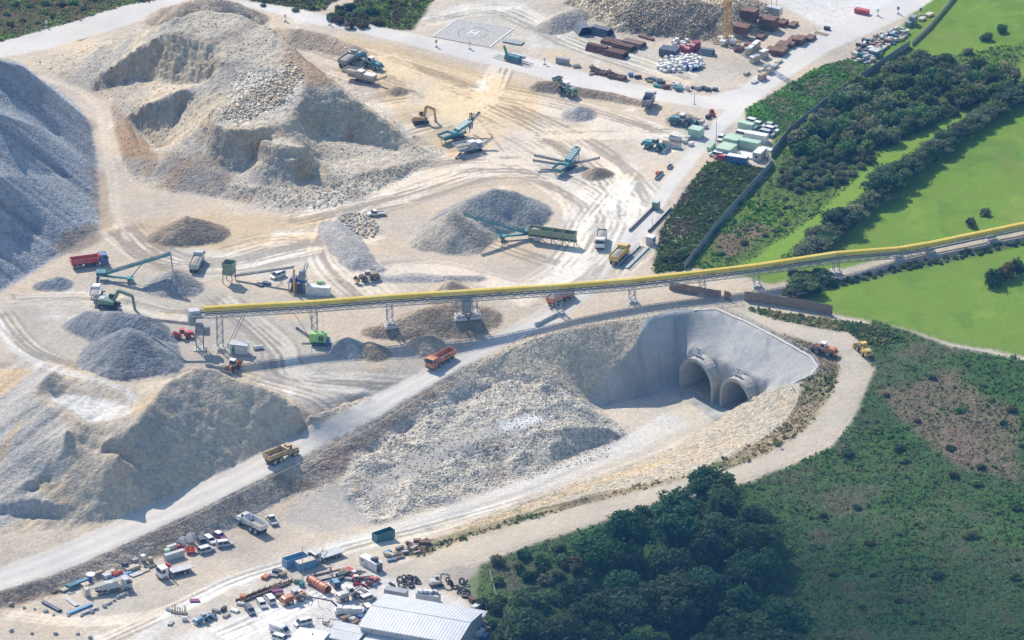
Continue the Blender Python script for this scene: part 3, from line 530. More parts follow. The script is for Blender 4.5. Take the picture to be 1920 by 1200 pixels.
# ---- cut the one surface into ground, roads, hills, heaps ...: neighbours share their edges
LAB = np.zeros((NY-1, NX-1), int); NAMES = [('ground', None)]
def fmask(m): return (m[:-1, :-1]+m[1:, :-1]+m[:-1, 1:]+m[1:, 1:])/4 > .5
def region(name, m, props, base=(0,)):
    NAMES.append((name, props)); f = fmask(m) & np.isin(LAB, base) if base is not None else fmask(m); LAB[f] = len(NAMES)-1
ST = {'kind': 'structure'}
region('meadow', pm(FIELD, 1, .5), ST); region('rough_grassland', pm(SCRUB, 1, .8), ST); region('rough_grassland', pm(OLD, 2, 1.0), ST, (0, 1))
region('hill', pm(HILL, 0, .6), ST); region('hill', pm(PILE, 0, .5), ST); region('hill', pm(LLM, 0, .5), ST); region('slope', pm(RUB, 1, 1), ST); region('slope', pm(GRAV, 1, .5), ST, (0,)); region('slope', pm(BANK, 1, .8), ST)
region('slope', pm(TANM, 1, .6), ST, (0,)); region('verge', pm(VERGE, 1, .6), ST)
region('shotcrete_wall', sm, {'label': 'curved grey sprayed concrete wall of the cutting above the tunnel mouths', 'category': 'wall'}, None)
for k in RM: region(k, RM[k], ST, None)
for m, label, colr, name in HEAPS: region(name, m.astype(float), {'label': label, 'category': 'gravel heap', 'group': 'loose heaps on the quarry floor'}, None)
# tunnel mouths: where the two tubes pass through the slope the surface is left open
TDIR = np.array([.65, -.76]); TDIR /= np.linalg.norm(TDIR); TOUT = np.array([-.76, -.65]); TOUT /= np.linalg.norm(TOUT)
PORT = []
for cx, cy, ri in ((1310, 739, 6.7), (1384, 773, 6.1)):
    c = U(cx, cy, -19.0); PORT.append((c, ri))
keep = np.ones((NY-1, NX-1), bool)
cxm = (GX[:-1, :-1]+GX[1:, 1:])/2; cym = (GY[:-1, :-1]+GY[1:, 1:])/2; czm = (HZ[:-1, :-1]+HZ[1:, 1:])/2
for c, ri in PORT:
    s = (cxm-c[0])*TDIR[0]+(cym-c[1])*TDIR[1]; q = -((cxm-c[0])*TOUT[0]+(cym-c[1])*TOUT[1]); hz = czm+19-4.2
    inside = (np.hypot(s, np.maximum(hz, 0)) < ri+.55) & (q > -.6) & (q < 30) & (czm > -18.6)
    keep &= ~inside
vid = np.arange(NX*NY).reshape(NY, NX); quads = np.stack([vid[:-1, :-1], vid[:-1, 1:], vid[1:, 1:], vid[1:, :-1]], -1)
Vall = np.stack([GX, GY, HZ], -1).reshape(-1, 3); Call = C.reshape(-1, 3); Rall = ROCK.ravel(); Gall = VEG.ravel()
for k, (name, props) in enumerate(NAMES):
    F = quads[(LAB == k) & keep]
    if len(F) < 3: continue
    V, C_, R_, G_ = Vall, Call, Rall, Gall
    if k == 0:   # the ground sheet carries on to the horizon
        pass
    u, inv = np.unique(F, return_inverse=True); F2 = inv.reshape(F.shape)
    me = np_mesh(name, V[u], F2); set_col(me, C_[u]); set_f(me, R_[u], 'rock'); set_f(me, G_[u], 'veg')
    me.polygons.foreach_set('use_smooth', np.ones(len(F2), bool)); me.materials.append(GROUND)
    o = link(name, me)
    for a, b_ in (props or ST).items(): o[a] = b_
# distant ground, a ring of wide quads joined to the rim of the fine sheet
def ring():
    ext = np.array([4, 12, 30, 70, 160, 400, 1000, 2500, 6000.])
    xs = np.concatenate([gx[0]-ext[::-1], gx[::6], [gx[-1]], gx[-1]+ext]); ys = np.concatenate([gy[0]-ext[::-1], gy[::6], [gy[-1]], gy[-1]+ext]); X, Y = np.meshgrid(xs, ys)
    cxx = np.clip(X, gx[0], gx[-1]); cyy = np.clip(Y, gy[0], gy[-1]); d = np.hypot(X-cxx, Y-cyy); Z = Hat(cxx, cyy); Z = -6+(Z+6)*np.exp(-d/90)
    i = np.rint((cyy-gy[0])/DY).astype(int); j = np.rint((cxx-gx[0])/DX).astype(int); CC = C[np.clip(i, 0, NY-1), np.clip(j, 0, NX-1)]; k = np.exp(-d/200)[..., None]; CC = CC*k+np.array(MEAD)*(1-k)
    v = np.arange(X.size).reshape(X.shape); q = np.stack([v[:-1, :-1], v[:-1, 1:], v[1:, 1:], v[1:, :-1]], -1)
    mx = (X[:-1, :-1]+X[1:, 1:])/2; my = (Y[:-1, :-1]+Y[1:, 1:])/2; out = (mx < gx[0]) | (mx > gx[-1]) | (my < gy[0]) | (my > gy[-1])
    me = np_mesh('land', np.stack([X, Y, Z], -1).reshape(-1, 3), q[out]); set_col(me, CC.reshape(-1, 3)); set_f(me, np.full(X.size, .2), 'rock'); set_f(me, np.full(X.size, .6), 'veg'); me.materials.append(GROUND); tag(link('land', me), kind='structure')
ring()
# ================================================================ BUILDERS
class MB:
    def __init__(s): s.V = []; s.F = []
    def add(s, V, F):
        b = len(s.V); s.V += [tuple(map(float, v)) for v in V]; s.F += [tuple(i+b for i in f) for f in F]; return s
    def box(s, x0, x1, y0, y1, z0, z1, tx=0, ty=0, tx0=None):
        """box; the top face is drawn in by tx (front/back) and ty (sides)"""
        a = tx if tx0 is None else tx0
        return s.add([(x0, y0, z0), (x1, y0, z0), (x1, y1, z0), (x0, y1, z0), (x0+a, y0+ty, z1), (x1-tx, y0+ty, z1), (x1-tx, y1-ty, z1), (x0+a, y1-ty, z1)], [(0, 3, 2, 1), (4, 5, 6, 7), (0, 1, 5, 4), (1, 2, 6, 5), (2, 3, 7, 6), (3, 0, 4, 7)])
    def prof(s, pts, y0, y1, in1=0):
        """side outline (x, z) pushed across from y0 to y1"""
        n = len(pts); V = [(x, y0, z) for x, z in pts]+[(x, y1, z) for x, z in pts]
        return s.add(V, [tuple(range(n)), tuple(range(2*n-1, n-1, -1))]+[(i, i+n, (i+1) % n+n, (i+1) % n) for i in range(n)])
    def beam(s, p0, p1, w, h=None):
        h = h or w; p0 = np.array(p0, float); p1 = np.array(p1, float); d = p1-p0; L = np.linalg.norm(d)
        if L < 1e-6: return s
        d /= L; up = np.array([0, 0, 1.]) if abs(d[2]) < .95 else np.array([1., 0, 0]); a = np.cross(d, up); a /= np.linalg.norm(a); b = np.cross(a, d)
        V = [p+a*sa*w/2+b*sb*h/2 for p in (p0, p1) for sa, sb in ((-1, -1), (1, -1), (1, 1), (-1, 1))]
        return s.add(V, [(3, 2, 1, 0), (4, 5, 6, 7), (0, 1, 5, 4), (1, 2, 6, 5), (2, 3, 7, 6), (3, 0, 4, 7)])
    def cyl(s, p0, p1, r, r2=None, n=14, cap=True):
        r2 = r if r2 is None else r2; p0 = np.array(p0, float); p1 = np.array(p1, float); d = p1-p0; d = d/np.linalg.norm(d)
        a = np.cross(d, [0, 0, 1.] if abs(d[2]) < .9 else [1., 0, 0]); a /= np.linalg.norm(a); b = np.cross(d, a); th = np.linspace(0, 2*np.pi, n, endpoint=False)
        R = np.cos(th)[:, None]*a+np.sin(th)[:, None]*b; V = list(p0+r*R)+list(p1+r2*R); F = [(i, (i+1) % n, (i+1) % n+n, i+n) for i in range(n)]
        if cap: F += [tuple(range(n-1, -1, -1)), tuple(range(n, 2*n))]
        return s.add(V, F)
    def tube(s, path, r, n=6):
        V, F = tube(path, [r]*len(path), n); return s.add(V, F)
    def lattice(s, p0, p1, w, h=None, step=1.6, bar=.09, up=None):
        """four chords with zigzag bracing between two points"""
        h = h or w; p0 = np.array(p0, float); p1 = np.array(p1, float); d = p1-p0; L = np.linalg.norm(d); d /= L
        up = np.array(up if up is not None else ([0, 0, 1.] if abs(d[2]) < .9 else [1., 0, 0])); a = np.cross(d, up); a /= np.linalg.norm(a); b = np.cross(a, d)
        C4 = [a*sa*w/2+b*sb*h/2 for sa, sb in ((-1, -1), (1, -1), (1, 1), (-1, 1))]
        for c in C4: s.beam(p0+c, p1+c, bar*1.5)
        n = max(1, int(round(L/step)))
        for k in range(n):
            q0 = p0+d*L*k/n; q1 = p0+d*L*(k+1)/n
            for i in range(4):
                c, e = C4[i], C4[(i+1) % 4]
                if k % 2: c, e = e, c
                s.beam(q0+c, q1+e, bar)
                if i % 2 == 0: s.beam(q0+C4[i], q0+C4[(i+1) % 4], bar)
        return s
    def bin(s, x0, x1, y0, y1, z0, z1, t=.12, flare=0, gate=0):
        """open topped box; walls lean out by flare"""
        f = flare; o = [(x0, y0), (x1, y0), (x1, y1), (x0, y1)]; O = [(x0-f, y0-f), (x1+f, y0-f), (x1+f, y1+f), (x0-f, y1+f)]
        i_ = [(x0+t, y0+t), (x1-t, y0+t), (x1-t, y1-t), (x0+t, y1-t)]; I = [(x0-f+t, y0-f+t), (x1+f-t, y0-f+t), (x1+f-t, y1+f-t), (x0-f+t, y1+f-t)]
        V = [(*p, z0) for p in o]+[(*p, z1) for p in O]+[(*p, z1) for p in I]+[(*p, z0+t) for p in i_]
        F = [(3, 2, 1, 0)]
        for k in range(4):
            m = (k+1) % 4; F += [(k, m, m+4, k+4), (k+4, m+4, m+8, k+8), (k+8, m+8, m+12, k+12)]
        return s.add(V, F+[(12, 13, 14, 15)])
    def move(s, M):
        s.V = [tuple(M @ Vector(v)) for v in s.V]; return s
    def build(s, name, m=None, parent=None, label=None, smooth=False):
        me = bpy.data.meshes.new(name); me.from_pydata(s.V, [], s.F); me.update()
        if smooth: me.polygons.foreach_set('use_smooth', np.ones(len(me.polygons), bool))
        o = link(name, me, parent, m)
        if label: o['label'] = label
        return o
def load_mesh(x0, x1, y0, y1, z, h, seed=1):
    r = np.random.default_rng(seed); n, m_ = 9, 6; V = []; F = []
    for i in range(n):
        for j in range(m_):
            u = i/(n-1); v = j/(m_-1); V.append((x0+(x1-x0)*u, y0+(y1-y0)*v, z+h*math.sin(math.pi*u)**.6*math.sin(math.pi*v)**.7*r.uniform(.85, 1.1)))
    for i in range(n-1):
        for j in range(m_-1): a = i*m_+j; F.append((a, a+m_, a+m_+1, a+1))
    return MB().add(V, F)
def ang(head): return math.atan2(-head[1]/2.66, head[0]/6.3)
def place(name, px, py, head, label, cat, group=None, dz=0.0):
    p = T(px, py); p.z += dz; return empty(name, p, ang(head), label, cat, group)
def place_sunk(name, px, py, head, r, label, cat, group=None):
    return place(name, px, py, head, label, cat, group)
# materials of the machines
PAINT = dict(orange=(.55, .18, .06), yellow=(.66, .42, .07), cat=(.50, .33, .13), white=(.74, .74, .72), teal=(.025, .24, .27), dteal=(.02, .15, .18), green=(.15, .25, .17), lime=(.32, .60, .16), blue=(.04, .14, .38), lblue=(.13, .30, .48), red=(.50, .04, .035), silver=(.48, .49, .50), navy=(.05, .07, .12), grey=(.30, .31, .32), lgrey=(.50, .51, .51), dark=(.035, .037, .042), steel=(.22, .25, .28), rust=(.15, .068, .04), mint=(.38, .56, .42), pgreen=(.42, .58, .42), cream=(.58, .55, .47), brown=(.27, .185, .13), sand=(.5, .43, .33), purple=(.25, .05, .16), olive=(.22, .28, .16), wood=(.46, .34, .20), concrete=(.50, .48, .44), galv=(.42, .45, .48), hood=(.78, .55, .035), tan=(.55, .47, .36))
def M(k, dirt=.5):
    if k == 'glass': return glass()
    return mat(k if dirt == .5 else k+'_%d' % int(dirt*100), PAINT[k], .75 if k in ('rust', 'concrete', 'wood', 'sand', 'brown') else .45, 0, .16, 1.1, dirt)
RUBBER = mat('rubber', (.03, .03, .032), .85, dirt=.5); RIMM = mat('rim', (.4, .4, .4), .6, dirt=.4); LOAD = mat('load', (.36, .33, .28), .95, var=.35, scale=3, dirt=.1, bump=.1)
LAMP = mat('lamp_glass', (.75, .75, .70), .2, dirt=.1); TAIL = mat('tail_glass', (.45, .03, .03), .3, dirt=.2)
WH = {}
def wheel(parent, x, y, r, w, rim=None, tread=False):
    k = (r, w)
    if k not in WH:
        b = MB().cyl((0, -w/2, 0), (0, w/2, 0), r, n=18); b2 = MB()
        if tread:
            for i in range(18):
                t = i/18*6.283; b.beam((r*math.cos(t), -w/2, r*math.sin(t)), (r*math.cos(t+.12), w/2, r*math.sin(t+.12)), .09, .12)
        me = bpy.data.meshes.new('wheel'); me.from_pydata(b.V, [], b.F); me.materials.append(RUBBER)
        b2.cyl((0, -w/2-.02, 0), (0, w/2+.02, 0), r*.55, n=14); m2 = bpy.data.meshes.new('rim'); m2.from_pydata(b2.V, [], b2.F); WH[k] = (me, m2)
    o = link('wheel', WH[k][0], parent); o.location = (x, y, r); q = link('rim', WH[k][1], o)
    if not WH[k][1].materials: WH[k][1].materials.append(RIMM)
    if rim: q.material_slots[0].link = 'OBJECT'; q.material_slots[0].material = rim
    return o
def car(px, py, head, col, style, label, group=None, roof=None):
    names = {'suv': 'off_road_car', 'wagon': 'parked_car', 'hatch': 'parked_car', 'pickup': 'pickup_truck', 'van': 'delivery_van', 'minivan': 'parked_car', 'box': 'box_truck', 'flat': 'pickup_truck'}
    cats = {'pickup': 'pickup', 'van': 'van', 'box': 'truck', 'flat': 'pickup'}
    o = place(names[style], px, py, head, label, cats.get(style, 'car'), group); o.scale = (1.1,)*3; P = M(col, .3)
    Lh, w, h1, h2 = {'suv': (2.25, .9, 1.0, 1.85), 'wagon': (2.25, .88, .92, 1.5), 'hatch': (2.0, .86, .92, 1.5), 'pickup': (2.55, .9, 1.0, 1.75), 'flat': (2.6, .95, 1.0, 1.9), 'van': (2.7, .98, 1.25, 2.45), 'minivan': (2.35, .92, 1.05, 1.85), 'box': (3.2, 1.05, 1.2, 2.3)}[style]
    r = .36 if style in ('suv', 'pickup', 'van', 'box', 'flat') else .31
    if style in ('van',):
        MB().prof([(-Lh, .4), (Lh-.05, .4), (Lh, .95), (Lh-.35, 1.3), (Lh-1.25, 2.3), (Lh-1.6, h2), (-Lh+.05, h2), (-Lh, 2.2)], -w, w).build('body', P, o)
        MB().prof([(Lh-.40, 1.37), (Lh-.38, 1.42), (Lh-1.16, 2.27), (Lh-1.2, 2.22)], -w+.1, w-.1).build('windscreen', M('glass'), o)
        for s in (-1, 1): MB().prof([(Lh-.75, 1.4), (Lh-1.2, 1.95), (Lh-1.8, 1.95), (Lh-1.8, 1.4)], s*(w-.02), s*(w+.015)).build('side_window', M('glass'), o)
    elif style in ('pickup', 'flat'):
        MB().prof([(-.15, .45), (Lh, .45), (Lh, .95), (Lh-.95, 1.08), (-.15, 1.08)], -w, w).build('body', P, o)
        MB().box(-.15, Lh-.95, -w+.05, w-.05, 1.08, h2-.06, .55, .12, .12).build('window', M('glass'), o); MB().box(0, Lh-1.5, -w+.16, w-.16, h2-.06, h2).build('roof', P, o)
        MB().bin(-Lh, -.2, -w-(.08 if style == 'flat' else 0), w+(.08 if style == 'flat' else 0), .62, 1.05, .07).build('load_bed', P if style == 'pickup' else M('lgrey'), o)
    elif style == 'box':
        MB().box(-Lh, Lh-1.7, -w, w, .75, 2.95).build('cargo_box', P, o); MB().prof([(Lh-1.65, .5), (Lh, .5), (Lh, 1.15), (Lh-.3, 1.3), (Lh-.75, 2.2), (Lh-1.65, 2.25)], -w+.06, w-.06).build('cab', M(roof or 'white'), o)
        MB().prof([(Lh-.33, 1.37), (Lh-.30, 1.4), (Lh-.70, 2.15), (Lh-.74, 2.12)], -w+.16, w-.16).build('windscreen', M('glass'), o)
        for s in (-1, 1): MB().prof([(Lh-.5, 1.35), (Lh-.82, 2.05), (Lh-1.4, 2.05), (Lh-1.4, 1.35)], s*(w-.07), s*(w-.04)).build('side_window', M('glass'), o)
    else:
        bx = Lh-.95 if style != 'minivan' else Lh-.7; rear = -Lh+.05 if style in ('suv', 'wagon', 'minivan') else -Lh+.25
        MB().prof([(-Lh, .42), (-Lh+.06, .3), (Lh-.1, .3), (Lh, .5), (Lh-.04, h1-.22), (bx, h1), (-Lh+.02, h1)], -w, w).build('body', P, o)
        MB().prof([(bx, h1), (bx-.65, h2-.07), (rear+.22, h2-.07), (rear, h1)], -w+.09, w-.09).build('window', M('glass'), o)
        MB().box(rear+.2, bx-.62, -w+.10, w-.10, h2-.07, h2, .06, .06).build('roof', M(roof, .25) if roof else P, o)
        b = MB()
        for s in (-1, 1):
            for xx in (bx-.6, (bx+rear)/2-.2, rear+.22): b.box(xx-.05, xx+.05, s*(w-.085)-.02, s*(w-.085)+.02, h1-.02, h2-.05)
        b.build('pillar', P, o)
    for s in (-1, 1):
        MB().box(Lh-.06, Lh+.02, s*(w-.28)-.16, s*(w-.28)+.16, .66, .82).build('headlight', LAMP, o)
        MB().box(-Lh-.02, -Lh+.05, s*(w-.16)-.09, s*(w-.16)+.09, .68, .9).build('tail_light', TAIL, o)
        for xx in (Lh-.85, -Lh+.85): wheel(o, xx, s*(w-.1), r, .22)
    return o
def tipper(px, py, head, cabc, bedc, label, L=8.6, axles=4, load=None, low=False, name='tipper_truck', raised=0, cat='truck'):
    o = place(name, px, py, head, label, cat); o.scale = (1.22,)*3; h = L/2; C = M(cabc, .32); B = M(bedc, .45)
    b = MB(); b.box(-h, h-.3, -.45, .45, .75, 1.05)
    for s in (-1, 1): b.box(-h+3.2, h-2.4, s*1.0-.2, s*1.0+.2, .55, .95)
    b.build('chassis', M('dark'), o)
    MB().prof([(h-2.05, .75), (h-.05, .6), (h, 1.3), (h-.12, 1.75), (h-.32, 2.85), (h-.6, 3.0), (h-2.05, 3.0)], -1.2, 1.2).build('cab', C, o)
    MB().prof([(h-.115, 1.85), (h-.09, 1.85), (h-.28, 2.72), (h-.31, 2.72)], -1.08, 1.08).build('windscreen', M('glass'), o)
    for s in (-1, 1):
        MB().prof([(h-.35, 1.85), (h-.5, 2.65), (h-1.35, 2.65), (h-1.35, 1.75)], s*1.19, s*1.215).build('side_window', M('glass'), o); MB().box(h-.2, h-.05, s*1.36-.12, s*1.36+.12, 1.9, 2.6).build('mirror', M('dark'), o)
        MB().box(h-.03, h+.04, s*.9-.2, s*.9+.2, .85, 1.05).build('headlight', LAMP, o)
    MB().box(h-.1, h+.1, -1.2, 1.2, .45, .78).build('bumper', M('dark'), o)
    bed = MB().bin(-h-.1, h-2.4, -1.2, 1.2, 1.2, 2.55, .1, .04)
    for k in range(5): 
        xx = -h+.5+k*(L-3)/4.5
        for s in (-1, 1): bed.box(xx-.06, xx+.06, s*1.25-.05, s*1.25+.05, 1.3, 2.5)
    bed.prof([(h-2.4, 2.55), (h-2.2, 3.1), (h-2.05, 3.1), (h-2.3, 2.5)], -1.2, 1.2)
    tb = bed.build('tipper_body', B, o)
    if raised: tb.location = (-h*.9*(1-math.cos(raised))-.2, 0, 0); tb.rotation_euler = (0, raised, 0); tb.location.z = -h*math.sin(raised)*-1+.0
    lp = load_mesh(-h+.02, h-2.5, -1.1, 1.1, 2.1 if load else 1.32, .75 if load else .12, int(px)).build('load', LOAD, tb if raised else o, smooth=True)
    xs = {4: (h-1.3, h-3.0, -h+2.3, -h+1.0), 3: (h-1.3, -h+2.4, -h+1.1), 2: (h-1.3, -h+1.6)}[axles]
    for x in xs:
        for s in (-1, 1): wheel(o, x, s*1.02, .52, .36)
    return o
def dumper(px, py, head, col, label, load=None, bed=None):
    """articulated dump truck"""
    o = place('articulated_dumper', px, py, head, label, 'dump truck'); o.scale = (1.2,)*3; P = M(col); B = M(bed or col)
    MB().prof([(1.6, 1.1), (4.6, 1.1), (4.9, 1.5), (4.7, 2.15), (3.2, 2.35), (1.6, 2.3)], -1.1, 1.1).build('bonnet', P, o)
    MB().box(1.5, 3.0, -.85, .85, 2.25, 3.35, .2, .1, .05).build('cab', P, o); MB().box(1.62, 2.95, -.87, .87, 2.45, 3.15, .18, .1, .04).build('window', M('glass'), o); MB().box(1.5, 2.9, -.85, .85, 3.36, 3.48).build('roof', P, o)
    MB().box(-4.2, 1.6, -.5, .5, .9, 1.35).build('chassis', M('dark'), o); MB().box(4.7, 4.95, -1.2, 1.2, .8, 1.25).build('bumper', M('dark'), o)
    b = MB(); W_ = 1.45
    b.bin(-4.6, 1.1, -1.25, 1.25, 1.6, 2.95, .12, .22); b.prof([(1.15, 2.9), (1.7, 3.2), (1.75, 3.1), (1.2, 2.75)], -1.4, 1.4)
    for x in (-3.6, -2.2, -.8, .5):
        for s in (-1, 1): b.box(x-.08, x+.08, s*1.42-.08, s*1.42+.08, 1.7, 2.9)
    b.build('dump_body', B, o); load_mesh(-4.5, 1.0, -1.25, 1.25, 2.5 if load else 1.78, .5 if load else .2, int(px)).build('load', LOAD, o, smooth=True)
    for x in (3.5, -1.2, -3.1):
        for s in (-1, 1): wheel(o, x, s*1.15, .85, .6, P, True)
    for s in (-1, 1):
        MB().prof([(2.5, 1.55), (2.8, 1.95), (4.1, 1.95), (4.45, 1.55)], s*.9, s*1.48).build('mudguard', P, o); MB().box(4.78, 4.92, s*.8-.18, s*.8+.18, 1.55, 1.75).build('headlight', LAMP, o)
    return o
def loader(px, py, head, col, label, cabc='white', S_=1.0, arm=.25, rim=None, fork=None, group=None, tread=True):
    """articulated wheel loader; arm = lift angle of the boom"""
    o = place('wheel_loader', px, py, head, label, 'wheel loader', group); o.scale = (S_*1.2,)*3; P = M(col); B = M(fork or col)
    MB().prof([(-3.5, 1.1), (-.5, 1.0), (-.5, 2.25), (-2.9, 2.2), (-3.45, 1.95)], -.85, .85).build('engine_hood', P, o); MB().box(-3.75, -3.3, -1.2, 1.2, .75, 1.45).build('counterweight', P, o)
    g = MB()
    for k in range(4): g.box(-3.53, -3.45, -.7, .7, 1.25+k*.17, 1.33+k*.17)
    g.build('grille', M('dark'), o)
    MB().box(-.55, .85, -.75, .75, 1.7, 3.15, .2, .08, .02).build('cab', M(cabc), o); MB().box(-.45, .84, -.77, .77, 2.05, 2.95, .14, .06, .02).build('window', M('glass'), o); MB().box(-.65, .85, -.85, .85, 3.16, 3.3).build('roof', M(cabc), o)
    MB().prof([(.1, .7), (1.9, .7), (2.0, 1.2), (1.4, 1.9), (.8, 1.7)], -.5, .5).build('front_frame', P, o)
    c, s_ = math.cos(arm), math.sin(arm); hx, hz = 1.2, 1.75; ex, ez = hx+2.3*math.cos(arm-.55), hz+2.3*math.sin(arm-.55)
    b = MB()
    for s in (-1, 1): b.beam((hx, s*.5, hz), (hx+1.3, s*.5, hz+.25+arm*.8), .18, .4); b.beam((hx+1.3, s*.5, hz+.25+arm*.8), (ex, s*.5, ez), .18, .36)
    b.beam((hx, 0, hz+.2), (ex, 0, ez+.35), .2, .2); b.build('lift_arm', P, o)
    tilt = arm*.9; k = Matrix.Translation((ex, 0, ez)) @ Matrix.Rotation(-tilt, 4, 'Y')
    MB().prof([(-.05, -.45), (.1, -.62), (1.25, -.62), (1.3, -.55), (.25, -.45), (.15, .25), (.55, .62), (.45, .68), (0, .3)], -1.45, 1.45).move(k).build('bucket', B, o)
    e = MB()
    for s in (-1, 1): e.prof([(0, -.5), (1.2, -.6), (.5, .6), (.05, .3)], s*1.45-.03, s*1.45+.03)
    e.move(k).build('bucket_side', B, o)
    for x in (1.5, -1.75):
        for s in (-1, 1): wheel(o, x, s*1.05, .8, .62, rim or P, tread)
    for s in (-1, 1):
        MB().prof([(-2.75, 1.35), (-2.3, 1.72), (-1.2, 1.72), (-.8, 1.35)], s*.86, s*1.36).build('mudguard', P, o); MB().beam((.9, s*.8, 1.9), (.9, s*.8, 2.2), .12).build('headlight', LAMP, o)
    return o
def excavator(px, py, head, col, label, S_=1.0, swing=0.0, reach=(2.9, 2.4, -1.9), dz=0):
    o = place('excavator', px, py, head, label, 'excavator', None, dz); o.scale = (S_*1.2,)*3; P = M(col)
    for s in (-1, 1):
        MB().prof([(-2.0, .15), (-2.3, .5), (-2.0, .9), (2.0, .9), (2.3, .5), (2.0, .15)], s*1.25-.3, s*1.25+.3).build('track', RUBBER, o)
    MB().box(-.9, .9, -1, 1, .45, 1.1).build('undercarriage', M('dark'), o)
    MB().prof([(-2.4, 1.15), (1.2, 1.15), (1.2, 1.9), (-.6, 2.2), (-2.2, 2.15), (-2.5, 1.7)], -1.35, 1.35).build('upper_body', P, o)
    MB().box(-.2, 1.4, .35, 1.35, 1.9, 3.05, .22, .08, .05).build('cab', P, o); MB().box(-.1, 1.39, .34, 1.37, 2.2, 2.95, .17, .06, .05).build('window', M('glass'), o); MB().box(-2.2, -.9, -1.0, .6, 2.16, 2.32).build('engine_cover', M('lgrey'), o)
    a, b_, c = reach; p1 = (a*.75, -.1, 1.9+b_*1.2); p2 = (a*1.75, -.1, 1.9+b_*.75); p3 = (a*1.95, -.1, 1.9+b_*.75+c)
    MB().beam((1.0, -.1, 1.7), p1, .55, .8).beam(p1, p2, .55, .7).build('boom', P, o); MB().beam(p2, p3, .42, .55).build('stick', P, o)
    MB().prof([(p3[0]-.25, p3[2]+.1), (p3[0]+.35, p3[2]-.1), (p3[0]+.3, p3[2]-.9), (p3[0]-.5, p3[2]-1.15), (p3[0]-.85, p3[2]-.7)], -.75, .55).build('bucket', M('dark'), o)
    MB().beam((.9, -.1, 2.0), ((p1[0]+1)/2+.4, -.1, (p1[2]+1.7)/2-.2), .16).beam(p1, (p2[0]-.2, -.1, p2[2]+.35), .16).build('hydraulic_ram', M('steel'), o)
    return o
def belt(parent, p0, p1, w, col, name='conveyor', rails=True, depth=.45):
    """belt conveyor between two local points: side frames, belt, rollers"""
    p0 = np.array(p0, float); p1 = np.array(p1, float); d = (p1-p0)/np.linalg.norm(p1-p0); a = np.cross(d, [0, 0, 1.]); a /= np.linalg.norm(a); u = np.cross(a, d)
    f = MB()
    for s in (-1, 1): f.beam(p0+a*s*w/2-u*depth/3, p1+a*s*w/2-u*depth/3, .1, depth)
    o = f.build(name, M(col), parent); b = MB().beam(p0, p1, w-.14, .06); b.cyl(p0-a*w*.45, p0+a*w*.45, .22, n=10).cyl(p1-a*w*.45, p1+a*w*.45, .22, n=10); b.build('belt', RUBBER, o)
    r = MB(); n = int(np.linalg.norm(p1-p0)/1.5)
    for k in range(n+1): q = p0+(p1-p0)*k/max(n, 1); r.beam(q-a*w/2-u*depth*.7, q+a*w/2-u*depth*.7, .08)
    r.build('cross_member', M('steel'), o); return o
def container(px, py, head, L, w, h, col, label, name='steel_container', open_=False, roof=None, cat='container', doors=True, windows=0, dz=0):
    o = place(name, px, py, head, label, cat, None, dz); P = M(col, .3); b = MB()
    if open_: b.bin(-L/2, L/2, -w/2, w/2, .15, h, .08)
    else: b.box(-L/2, L/2, -w/2, w/2, .1, h-.06)
    n = int(L/.75)
    for k in range(n+1):
        x = -L/2+.06+k*(L-.12)/n
        for s in (-1, 1): b.box(x-.06, x+.06, s*w/2-.04, s*w/2+.04, .14, h-.1)
    b.build('wall', P, o)
    if not open_: 
        r = MB().box(-L/2-.05, L/2+.05, -w/2-.05, w/2+.05, h-.06, h+.02); r.build('roof', M(roof, .25) if roof else P, o)
    if doors:
        for s in (-1, 1): MB().box(L/2, L/2+.05, s*w/4-w/4+.08, s*w/4+w/4-.08, .25, h-.2).build('door', P, o)
    for k in range(windows):
        x = -L/2+L*(k+.5)/windows
        for s in (-1, 1): f = MB().box(x-.55, x+.55, s*w/2-.05, s*w/2+.05, 1.05, 2.0).build('window', M('white'), o); MB().box(x-.45, x+.45, s*w/2-.065, s*w/2+.065, 1.13, 1.92).build('pane', M('glass'), f)
    return o
def lettering(text, size, parent, M4, m, name='lettering'):
    c = bpy.data.curves.new('lettering', 'FONT'); c.body = text; c.size = size; c.align_x = 'CENTER'; c.align_y = 'CENTER'; c.extrude = .012; c.resolution_u = 2
    t = bpy.data.objects.new('t', c); COL.objects.link(t); dg = bpy.context.evaluated_depsgraph_get(); me = bpy.data.meshes.new_from_object(t.evaluated_get(dg)); bpy.data.objects.remove(t)
    o = link(name, me, parent); me.materials.clear(); me.materials.append(m); o.matrix_local = M4; return o
